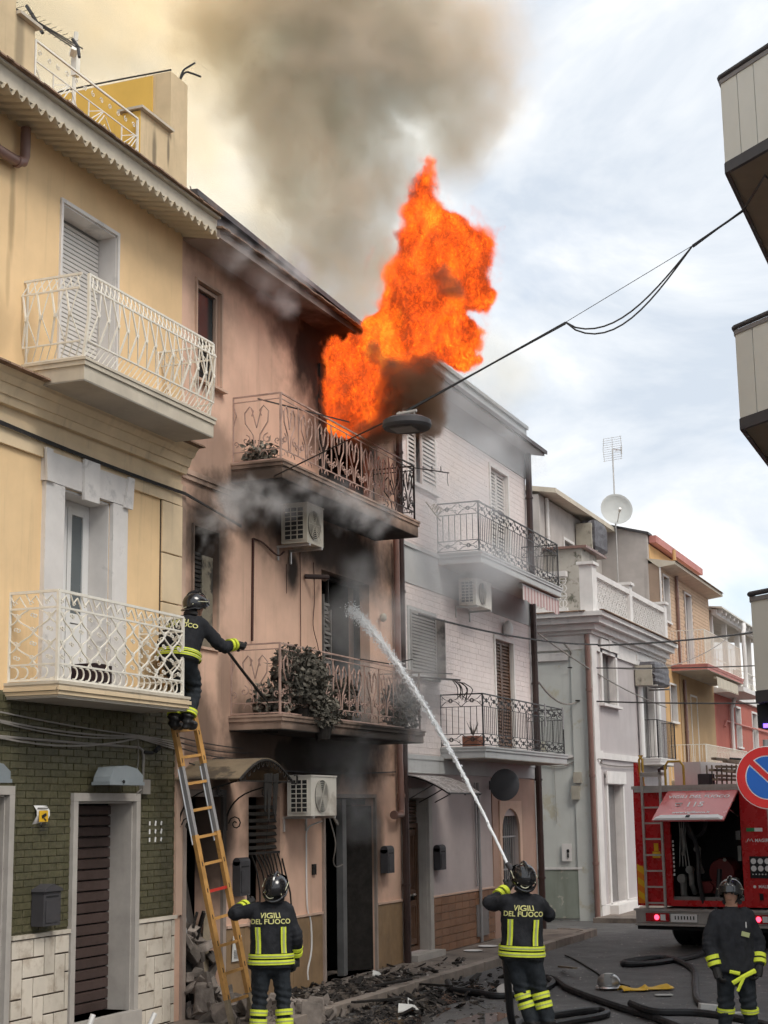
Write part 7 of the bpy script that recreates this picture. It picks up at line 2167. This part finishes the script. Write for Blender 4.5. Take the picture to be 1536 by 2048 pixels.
b = B(); b.rbox((17.25, .35, 1.25), (.30, .12, 1.3), (R(-12), R(6), .3)); part('fallen_mattress', b, mat('sooty_mattress', (.10, .09, .085), .95, .25, 5, .4, 14), RB)
b = B()
for k in range(3): b.lathe((16.72 + .02 * k, .15, 1.35 - .14 * k), [(.07, 0), (.09, .03), (.07, .06), (.03, .06), (.03, 0)], (0, -1, .2), 12)
part('pipe_rings', b, M['grey_pipe'], RB)
# mortar dust and small litter, in front of the burning house and on the road
b = B(); rr = random.Random(33)
def flake(x, y, z, s):
    a = rr.uniform(0, 6.28); c, q = math.cos(a) * s, math.sin(a) * s
    h = s * rr.uniform(.15, .6)
    b.add([(x - c, y - q, z), (x + q * .6, y - c * .6, z), (x + c, y + q, z + h * .3), (x - q * .5, y + c * .5, z), (x, y, z + h)], [(0, 1, 4), (1, 2, 4), (2, 3, 4), (3, 0, 4)])
for k in range(2600):
    x = 17.0 + abs(rr.gauss(0, 2.4)); y = rr.gauss(-1.0, .75)
    if y > -.05: y = -.05 - rr.random() * .5
    x = min(x, 24.5)
    flake(x, y, .122 if y > -1.08 else .003, rr.uniform(.008, .035) if rr.random() < .93 else rr.uniform(.04, .08))
for k in range(420):
    x = 18.4 + abs(rr.gauss(0, 2.0)); y = rr.gauss(-1.15, .55); y = min(y, -.08)
    x = min(x, 24.0); s_ = rr.uniform(.03, .10); zz_ = .14 if y > -1.08 else .03
    b.rbox((x, y, zz_), (s_ * rr.uniform(1, 3.2), s_ * rr.uniform(.2, .8), s_ * rr.uniform(.1, .5)), (rr.uniform(-.5, .5), rr.uniform(-.5, .5), rr.uniform(0, 3)))
structure('charred_debris', b, mat('charred_debris', (.030, .026, .024), .9, .5, 9, .4, 30, color2=(.11, .09, .075), c2scale=5), kind='stuff')
b = B()
for k in range(1500):
    x, y = rr.uniform(15, 32), rr.uniform(-7.5, -1.3)
    flake(x, y, .003, rr.uniform(.006, .022))
for k in range(240):
    x, y = rr.uniform(17, 24), rr.uniform(-1.1, -.05)
    flake(x, y, .122, rr.uniform(.008, .03))
structure('pale_litter', b, mat('pale_litter', (.40, .37, .34), .9, .3, 9, 0), kind='stuff')
def junk(name, b, m, label, cat, group=None, smooth=False): return solo(name, b, m, label, cat, group=group, smooth=smooth)
for k, (x, y, a, L, lab) in enumerate(((20.9, -1.35, .9, 1.3, 'charred plank lying across the kerb behind the jet firefighter'), (20.2, -1.0, -.5, 1.0, 'burnt lath on the pavement below the street door'), (22.0, -1.7, .2, .9, 'burnt lath on the road beside the curled hose'),
                                     (19.0, -1.4, -.15, 1.1, 'charred strip of wood along the kerb near the left firefighter'), (23.6, -2.6, .55, .8, 'thin pale lath on the road behind the jet firefighter'), (20.6, -.5, .3, .7, 'black board at the foot of the street door'))):
    b = B(); b.rbox((x, y, .10 if y < -1.1 else .16), (L, .07, .025), (R(2), R(rnd.uniform(-4, 4)), a)); junk('charred_plank', b, M['char'] if k != 4 else M['ladder_old'], lab, 'plank', 'burnt planks on the ground')
for k, (x, y, z, s, lab) in enumerate(((25.62, -.45, .124, .16, 'left one of two white plates on the pavement by the brown door'), (26.5, -.42, .124, .17, 'right one of two white plates on the pavement by the brown door'))):
    b = B(); b.lathe((x, y, z), [(s * .6, 0), (s, .015), (s, .02), (s * .6, .006)], (0, 0, 1), 20); junk('white_plate', b, M['white'], lab, 'plate', 'white plates on the pavement')
b = B(); b.lathe((20.72, -2.62, .04), [(.19, 0), (.20, .01), (.19, .02)], (-.35, -.3, .85), 22); junk('round_lid', b, M['stone'], 'pale round lid lying on the hose beside the jet firefighter', 'lid')
b = B(); n = 14; vs = []
for i in range(n + 1):
    for j in range(6):
        u, v = i / n, j / 5
        vs.append((21.55 + .5 * u - .15 * v, -3.85 - .62 * u - .12 * v + .05 * math.sin(i), .02 + .06 * math.sin(math.pi * v) * (0.6 + .4 * math.sin(i * 1.3))))
b.add(vs, [(i * 6 + j, i * 6 + j + 1, (i + 1) * 6 + j + 1, (i + 1) * 6 + j) for i in range(n) for j in range(5)])
o = junk('yellow_bag', b, M['yellow_plastic'], 'flattened yellow plastic bag on the road before the fire engine', 'bag'); md = o.modifiers.new('t', 'SOLIDIFY'); md.thickness = .01
b = B(); b.sphere((21.75, -3.68, .10), (.13, .16, .12), 16, 10); b.lathe((21.75, -3.68, .03), [(.19, 0), (.17, .02)], (0, 0, 1), 18); b.box(21.6, 21.72, -3.76, -3.66, .08, .22); junk('metal_coupling', b, M['steel'], 'dull metal helmet-shaped fitting on the road left of the yellow bag', 'fitting', smooth=True)
b = B(); b.rbox((19.6, -5.42, .06), (.28, .22, .08), (.1, .05, .3)); b.rbox((19.35, -5.72, .03), (.5, .16, .02), (0, .05, -.5)); junk('paper_packet', b, M['paper'], 'crumpled pale packet beside the crossing hose at the lower right', 'packet')
b = B(); b.rbox((21.15, -4.55, .02), (.16, .22, .012), (0, .05, .4)); junk('paper_scrap', b, M['paper'], 'white paper scrap just in front of the yellow bag', 'paper')
for k, (x, y, s, lab) in enumerate(((18.75, -1.9, .30, 'broken white-edged sheet on the road near the left firefighter'), (21.6, -.35, .15, 'white shard on the pavement by the street door'), (19.4, -1.7, .10, 'small white shard on the kerb edge'))):
    b = B(); b.add([(x - s, y, .03), (x, y - s * .5, .03), (x + s, y + .02, .05), (x + .1 * s, y + s * .4, .09), (x - s, y, .035 + .01), (x, y - s * .5, .045), (x + s, y + .02, .06), (x + .1 * s, y + s * .4, .10)], [(0, 1, 2, 3), (4, 5, 6, 7), (0, 1, 5, 4), (1, 2, 6, 5), (2, 3, 7, 6), (3, 0, 4, 7)])
    if y > -1.1:
        b.v = [(p[0], p[1], p[2] + .10) for p in b.v]
    junk('broken_sheet', b, M['paper'], lab, 'shard', 'white shards on the ground')
b = B(); b.rbox((17.72, -.05, .92), (.02, .30, .02), (0, 0, 1.57)); 
b = B(); b.rbox((17.82, -.05, .80), (.22, .008, .30), (R(3), 0, 0)); t = thing('paper_notice', 'white printed paper stuck on the wall between ladder and left firefighter', 'notice', (17.82, -.05, .65)); part('sheet', b, M['paper'], t)
b = B()
for k in range(5): b.box(17.74, 17.90, -.062, -.056, .70 + .02 * k, .705 + .02 * k)
part('printed_lines', b, M['grey_pipe'], t)
# wet patch by the kerb
wetm, wtt, wo2 = new_mat('standing_water')
bs = wtt.node('ShaderNodeBsdfPrincipled'); bs.inputs['Base Color'].default_value = (.02, .02, .021, 1); bs.inputs['Roughness'].default_value = .06; bs.inputs['Specular IOR Level'].default_value = .6
wtt.link(bs.outputs[0], wo2.inputs[0])
b = B()
for (cx_, cy_, rx_, ry_) in ((17.6, -2.0, 1.9, .5), (20.5, -1.9, 1.5, .35), (18.3, -3.0, .7, .25)):
    n = 40; b.add([(cx_ + rx_ * math.cos(a) * (1 + .25 * noise.noise(Vector((math.cos(a) * 2, math.sin(a) * 2, cx_)))), cy_ + ry_ * math.sin(a) * (1 + .35 * noise.noise(Vector((math.cos(a) * 3, math.sin(a) * 3, cy_)))), .004 + .0004 * cx_ % .001) for a in [2 * math.pi * k / n for k in range(n)]], [tuple(range(n))])
structure('water_puddle', b, wetm)
# ---------------------------------------------------------------- fire and smoke: volumes of overlapping puffs (x, y, z, radius, weight) in metres
FIRE = [(21.13, -0.15, 8.09, 0.22, 1), (20.92, -0.33, 8.41, 0.46, 1), (20.99, -0.66, 8.69, 0.46, 1), (21.05, -0.6, 8.29, 0.33, 1), (21.11, -0.93, 8.61, 0.33, 1), (20.82, -0.38, 8.99, 0.33, 1), (21.06, -1.08, 9.19, 0.48, 1), (21.13, -1.46, 9.55, 0.56, 1), (21.06, -1.54, 10.06, 0.58, 1), (21.04, -1.75, 10.57, 0.46, 1), (20.87, -1.59, 11.08, 0.31, 0.8), (20.81, -1.63, 11.46, 0.24, 0.6), (20.78, -1.75, 11.8, 0.18, 0.4), (20.84, -1.11, 10.29, 0.3, 0.25), (21.22, -2.32, 10.78, 0.25, 0.4), (21.21, -2.12, 10.42, 0.36, 1), (21.35, -2.21, 9.94, 0.24, 1), (21.32, -1.82, 9.33, 0.37, 1), (21.42, -1.94, 9.07, 0.22, 1), (20.99, -0.87, 9.12, 0.37, 1), (20.85, -1.35, 10.72, 0.22, 1), (21.22, -1.83, 9.84, 0.37, 1), (20.87, -0.4, 9.31, 0.18, 1), (20.97, -1.12, 9.67, 0.37, 1), (21.37, -1.96, 9.36, 0.28, 1), (21.44, -1.98, 9.02, 0.22, 1), (20.9, -0.83, 9.45, 0.25, 1), (21.04, -1.91, 10.86, 0.28, 1)]
DARK = [(20.8, -1.4, 8.37, 0.45, 1), (20.75, -1.07, 7.98, 0.35, 1), (20.65, -0.71, 7.79, 0.2, 1), (20.81, -1.6, 8.69, 0.25, 1), (20.71, -1.21, 8.44, 0.36, 1), (20.48, -1.98, 10.0, 0.17, 0.9), (20.56, -2.06, 9.76, 0.2, 1), (20.92, -1.5, 7.98, 0.29, 1), (20.12, -1.02, 8.83, 0.16, 0.8), (20.32, -1.17, 8.68, 0.19, 0.8)]
PLUME = [(23.48, 1.64, 11.36, 0.77, 0.8), (23.73, 1.3, 10.76, 0.51, 1.2), (23.18, 1.88, 12.37, 0.85, 0.6), (23.91, 0.77, 10.92, 0.6, 2), (23.7, 0.9, 11.68, 0.77, 2.2), (23.64, 0.63, 12.52, 0.81, 3.0), (23.62, 0.38, 13.1, 0.64, 2.4), (23.3, 1.08, 13.28, 0.94, 1.5), (22.96, 1.48, 14.21, 1.11, 1.2), (23.2, 0.56, 14.78, 1.2, 1.3), (22.86, 0.96, 15.71, 1.37, 1.3), (23.42, -0.28, 15.36, 1.2, 1.0), (22.49, 2.1, 15.31, 1.2, 1.0), (22.16, 2.61, 15.91, 0.94, 0.7), (23.01, 1.79, 13.37, 0.77, 0.8), (23.82, -0.85, 14.51, 1.11, 0.8), (23.66, -1.11, 15.76, 1.2, 0.8), (22.86, 0.39, 16.8, 1.54, 1), (24.04, -0.73, 13.17, 0.94, 0.6), (24.25, -1.58, 13.82, 0.94, 0.4), (24.09, -1.85, 15.08, 1.02, 0.45), (24.04, 0.22, 11.33, 0.6, 1.1)]
TAN = [(23.13, 3.12, 15.54, 2.04, 1), (22.26, 4.95, 16.27, 2.3, 1), (21.61, 6.4, 16.64, 2.13, 1), (23.59, 3.14, 13.27, 1.33, 1), (24.16, 2.34, 12.04, 1.15, 1), (23.01, 4.04, 14.33, 1.59, 1), (25.76, -0.8, 10.25, 0.75, 1), (26.03, -1.16, 9.63, 0.62, 1), (23.88, 2.6, 12.92, 1.24, 1), (24.02, 1.69, 13.95, 1.59, 1), (24.87, -0.65, 14.34, 1.15, 0.5), (21.52, 5.96, 17.94, 2.66, 1), (22.68, 3.19, 17.63, 2.66, 1), (23.89, 0.24, 17.41, 2.3, 0.6), (22.18, 5.7, 15.23, 1.77, 1), (24.87, 0.72, 11.67, 0.8, 1)]
EAVE = [(16.58, -0.43, 9.46, 0.19, 1), (17.02, -0.41, 9.42, 0.28, 1), (17.78, -0.39, 9.4, 0.36, 1), (18.37, -0.4, 9.24, 0.3, 1), (18.91, -0.37, 9.77, 0.34, 1)]
WIN = [(16.64, -0.18, 5.75, 0.13, 1), (16.75, -0.25, 5.88, 0.23, 1), (16.93, -0.4, 6.12, 0.29, 1), (17.28, -0.49, 6.17, 0.31, 1), (17.64, -0.63, 6.29, 0.29, 1), (18.19, -0.76, 6.54, 0.27, 1), (18.87, -0.81, 6.49, 0.33, 1), (19.58, -0.95, 6.5, 0.34, 1), (20.27, -1.04, 6.5, 0.28, 1), (16.71, -0.11, 5.55, 0.12, 1)]
VEIL = [(24.52, -1.09, 8.84, 0.63, 1), (25.51, -1.3, 8.69, 0.56, 1), (24.45, -0.66, 8.35, 0.5, 1), (24.5, -0.35, 7.53, 0.59, 1), (24.78, -1.05, 7.52, 0.46, 1), (24.91, -0.8, 6.37, 0.71, 1), (25.62, -1.29, 6.52, 0.51, 1), (24.65, -0.18, 6.46, 0.59, 1), (25.9, -1.53, 8.3, 0.39, 1), (24.34, -0.89, 9.34, 0.42, 1)]
HAZE = [(20.99, -0.26, 5.22, 0.43, 1), (21.12, -0.2, 4.51, 0.51, 1), (21.64, -0.45, 4.02, 0.62, 1), (21.83, -1.01, 4.16, 0.44, 1), (21.96, -0.95, 3.44, 0.44, 1), (21.24, -0.14, 3.79, 0.43, 1), (21.79, -1.19, 4.73, 0.37, 1), (20.95, -0.44, 5.78, 0.36, 1), (21.5, -0.68, 5.17, 0.44, 1), (21.67, -1.25, 5.45, 0.44, 1)]
DOOR = [(20.42, -0.47, 2.58, 0.28, 1), (20.52, -0.57, 2.24, 0.28, 1), (20.35, -0.43, 2.78, 0.28, 1), (20.04, 0.11, 3.26, 0.34, 1), (20.27, -0.47, 3.25, 0.41, 1)]
def hull(blobs, grow, voxel):
    b = B()
    for q in blobs: b.sphere(q[:3], q[3] * grow, 14, 10)
    me = b.mesh('raw', [])
    tmp = bpy.data.objects.new('tmp_hull', me); COL.objects.link(tmp)
    rm = tmp.modifiers.new('r', 'REMESH'); rm.mode = 'VOXEL'; rm.voxel_size = voxel
    dg = bpy.context.evaluated_depsgraph_get(); dg.update()
    ev = bpy.data.meshes.new_from_object(tmp.evaluated_get(dg))
    bpy.data.objects.remove(tmp); bpy.data.meshes.remove(me)
    return ev

def field(t, pos, blobs, amp1, s1, amp2, s2):
    """soft union of the puffs, their outlines torn by two sizes of turbulence"""
    def warp(p, s, amp, det):
        n = t.node('ShaderNodeTexNoise'); t.link(p, n.inputs['Vector']); n.inputs['Scale'].default_value = s; n.inputs['Detail'].default_value = det; n.inputs['Roughness'].default_value = .6
        v = t.vmath('SUBTRACT', n.outputs['Color'], (.5, .5, .5))
        sc = t.node('ShaderNodeVectorMath', operation='SCALE'); t.link(v, sc.inputs[0]); sc.inputs['Scale'].default_value = amp
        return sc.outputs[0]
    P = t.vmath('ADD', pos, warp(pos, s1, amp1, 2))
    if amp2: P = t.vmath('ADD', P, warp(pos, s2, amp2, 4))
    tot = None
    for q in blobs:
        d = t.vmath('DISTANCE', P, tuple(q[:3]))
        m = t.math('MULTIPLY_ADD', d, -1.0 / (q[3] * 1.3), 1.0)
        m = t.math('MULTIPLY', t.math('MAXIMUM', m, 0.0), q[4])
        tot = m if tot is None else t.math('ADD', tot, m)
    return tot

def volume_thing(name, label, blobs, m, grow, voxel, org, cat, kind=None):
    me = hull(blobs, grow, voxel)
    for v in me.vertices: v.co -= Vector(org)
    me.materials.append(m)
    o = bpy.data.objects.new(name, me); COL.objects.link(o); o.location = org
    o['label'] = label; o['category'] = cat
    if kind: o['kind'] = kind
    return o

def smoke_mat(name, blobs, dens=1.0, color=(1, 1, 1), mode='smoke', absorb=(0, 0, 0), lo=.05, hi=.5, amp1=.8, s1=.7, amp2=.3, s2=2.2, rate=1.0, nscale=1.2, nlo=.35, nhi=.65, aniso=.2, base=0.0):
    m, t, out = new_mat(name)
    geo = t.node('ShaderNodeNewGeometry')
    pos = geo.outputs['Position']
    f = field(t, pos, blobs, amp1, s1, amp2, s2)
    n = t.noise(pos, nscale, 5, .6, .4)
    d = t.math('MULTIPLY', t.maprange(f, lo, hi, 0, 1), t.maprange(n, nlo, nhi, base, 1.0))
    d = t.math('MULTIPLY', d, dens)
    if mode == 'tint':
        a = t.node('ShaderNodeVolumeAbsorption'); a.inputs[0].default_value = (*color, 1); t.link(d, a.inputs[1])
        s = t.node('ShaderNodeVolumeScatter'); s.inputs[0].default_value = (.98, .88, .66, 1); t.link(t.math('MULTIPLY', d, .22), s.inputs[1])
        ad = t.node('ShaderNodeAddShader'); t.link(a.outputs[0], ad.inputs[0]); t.link(s.outputs[0], ad.inputs[1]); t.link(ad.outputs[0], out.inputs['Volume'])
        m.cycles.volume_step_rate = rate
        return m
    v = t.node('ShaderNodeVolumePrincipled')
    v.inputs['Color'].default_value = (*color, 1)
    v.inputs['Absorption Color'].default_value = (*absorb, 1)
    v.inputs['Anisotropy'].default_value = aniso
    t.link(d, v.inputs['Density'])
    t.link(v.outputs[0], out.inputs['Volume'])
    m.cycles.volume_step_rate = rate
    return m

# flames
m, t, out = new_mat('flame')
geo = t.node('ShaderNodeNewGeometry'); pos = geo.outputs['Position']
f = field(t, pos, FIRE, .55, 1.6, .22, 5.0)
pos2 = t.scale(pos, (1.0, 1.0, .62))
lick = t.noise(pos2, 11.0, 8, .78, 1.6)
hole = t.noise(pos2, 1.9, 4, .6, .5)
f2 = t.math('ADD', f, t.math('MULTIPLY_ADD', lick, .8, -.4))
dens = t.maprange(f2, .10, .50, 0.0, 1.0)
heat = t.math('ADD', t.math('MULTIPLY_ADD', lick, 3.2, -1.6), t.math('MULTIPLY_ADD', hole, 2.2, -1.15))
heat = t.math('ADD', heat, t.math('MULTIPLY_ADD', t.noise(pos, 34.0, 3, .7, 1.0), 1.6, -.8))
heat = t.math('ADD', heat, t.maprange(f, .15, .8, .20, .56, smooth=False))
col = t.ramp(heat, [(.05, (.12, .014, .003)), (.20, (.50, .045, .005)), (.40, (.95, .085, .006)), (.64, (1.0, .18, .006)), (.92, (1.0, .40, .03))])
em = t.node('ShaderNodeEmission'); t.link(col, em.inputs[0])
sig = t.math('MULTIPLY', t.math('POWER', dens, 1.6), 24.0)
t.link(t.math('MULTIPLY', sig, 1.15), em.inputs[1])
wis = t.maprange(t.math('ADD', f, t.math('MULTIPLY_ADD', t.noise(pos2, 4.5, 7, .7, 1.2), 1.1, -.58)), .02, .30, 0.0, 2.2)
em2 = t.node('ShaderNodeEmission'); em2.inputs[0].default_value = (1.0, .17, .05, 1); t.link(t.math('MULTIPLY', wis, .75), em2.inputs[1])
ad2 = t.node('ShaderNodeAddShader'); t.link(em.outputs[0], ad2.inputs[0]); t.link(em2.outputs[0], ad2.inputs[1])
sig = t.math('ADD', sig, wis)
ab = t.node('ShaderNodeVolumeAbsorption'); ab.inputs[0].default_value = (0, 0, 0, 1); t.link(sig, ab.inputs[1])
ad = t.node('ShaderNodeAddShader'); t.link(ad2.outputs[0], ad.inputs[0]); t.link(ab.outputs[0], ad.inputs[1]); t.link(ad.outputs[0], out.inputs['Volume'])
m.cycles.volume_step_rate = .09
fire = volume_thing('fire', 'tall orange flames bursting from the top-floor door of the pink house', FIRE, m, 1.7, .12, (21.2, -.4, 8.0), 'fire')
SM = smoke_mat('black_smoke', DARK, 7.0, (.30, .20, .13), lo=.05, hi=.55, amp1=.4, s1=2.0, amp2=.15, s2=6, rate=.3, nscale=3.5, nlo=.3, nhi=.6, base=.3)
volume_thing('black_smoke', 'dense brown-black smoke rolling under the flames above the round street lamp', DARK, SM, 1.4, .12, (21.1, -1.2, 7.6), 'smoke', 'stuff')
SM = smoke_mat('plume_smoke', PLUME, 2.6, (1.0, .76, .60), absorb=(.50, .22, .13), lo=.06, hi=1.05, amp1=1.3, s1=.55, amp2=.8, s2=1.7, rate=.4, nscale=1.3, nlo=.34, nhi=.66, base=.34)
volume_thing('smoke_plume', 'thick brown-grey smoke column rising from the fire', PLUME, SM, 1.55, .35, (23.5, .5, 11), 'smoke', 'stuff')
SM = smoke_mat('drifting_smoke', TAN, mode='tint', dens=.42, color=(1.0, .855, .56), lo=.0, hi=.8, amp1=1.6, s1=.35, amp2=.6, s2=1.0, rate=.7, nscale=.5, nlo=.30, nhi=.65, base=.45)
volume_thing('drifting_smoke', 'thin yellow-tan smoke spreading over the sky above the yellow house', TAN, SM, 1.6, .5, (23, 3, 12), 'smoke', 'stuff')
SM = smoke_mat('eaves_smoke', EAVE, 3.0, (.90, .91, .93), lo=.05, hi=.8, amp1=.6, s1=1.6, amp2=.25, s2=4.5, rate=.35, nscale=2.2, nlo=.38, nhi=.66, base=.1)
volume_thing('smoke_wisp', 'white smoke wisp curling over the eaves of the burning house', EAVE, SM, 1.5, .12, (19.8, 0, 9.8), 'smoke', 'stuff')
SM = smoke_mat('window_smoke', WIN, 3.4, (.88, .89, .90), lo=.05, hi=.9, amp1=.7, s1=1.8, amp2=.35, s2=5, rate=.3, nscale=3.0, nlo=.40, nhi=.66, base=.06)
volume_thing('window_smoke', 'grey smoke pouring from the burnt side window under the top balcony', WIN, SM, 1.5, .1, (18.3, -.3, 6.1), 'smoke', 'stuff')
SM = smoke_mat('veil_smoke', VEIL, 1.1, (.88, .91, .94), lo=.0, hi=.8, amp1=.8, s1=.9, amp2=.3, s2=2.4, rate=.6, nscale=1.1, nlo=.35, nhi=.68, base=.25)
volume_thing('smoke_veil', 'thin bluish smoke veil in front of the tiled house and its balconies', VEIL, SM, 1.5, .2, (24.7, -1, 6.2), 'smoke', 'stuff')
SM = smoke_mat('steam_haze', HAZE, 1.0, (.90, .91, .92), lo=.0, hi=.8, amp1=.7, s1=1.1, amp2=.25, s2=3, rate=.5, nscale=1.4, nlo=.35, nhi=.68, base=.25)
volume_thing('steam_haze', 'grey steam hanging round the first-floor door and lower balcony where the jet lands', HAZE, SM, 1.5, .16, (21.8, -.5, 3.4), 'smoke', 'stuff')
SM = smoke_mat('door_smoke', DOOR, 1.5, (.55, .56, .57), lo=.0, hi=.8, amp1=.4, s1=1.6, amp2=.15, s2=4, rate=.5, nscale=2.4, nlo=.35, nhi=.68, base=.25)
volume_thing('door_smoke', 'dull smoke hanging below the lower pink balcony and in the black street door', DOOR, SM, 1.5, .12, (20.5, -.3, 2.2), 'smoke', 'stuff')
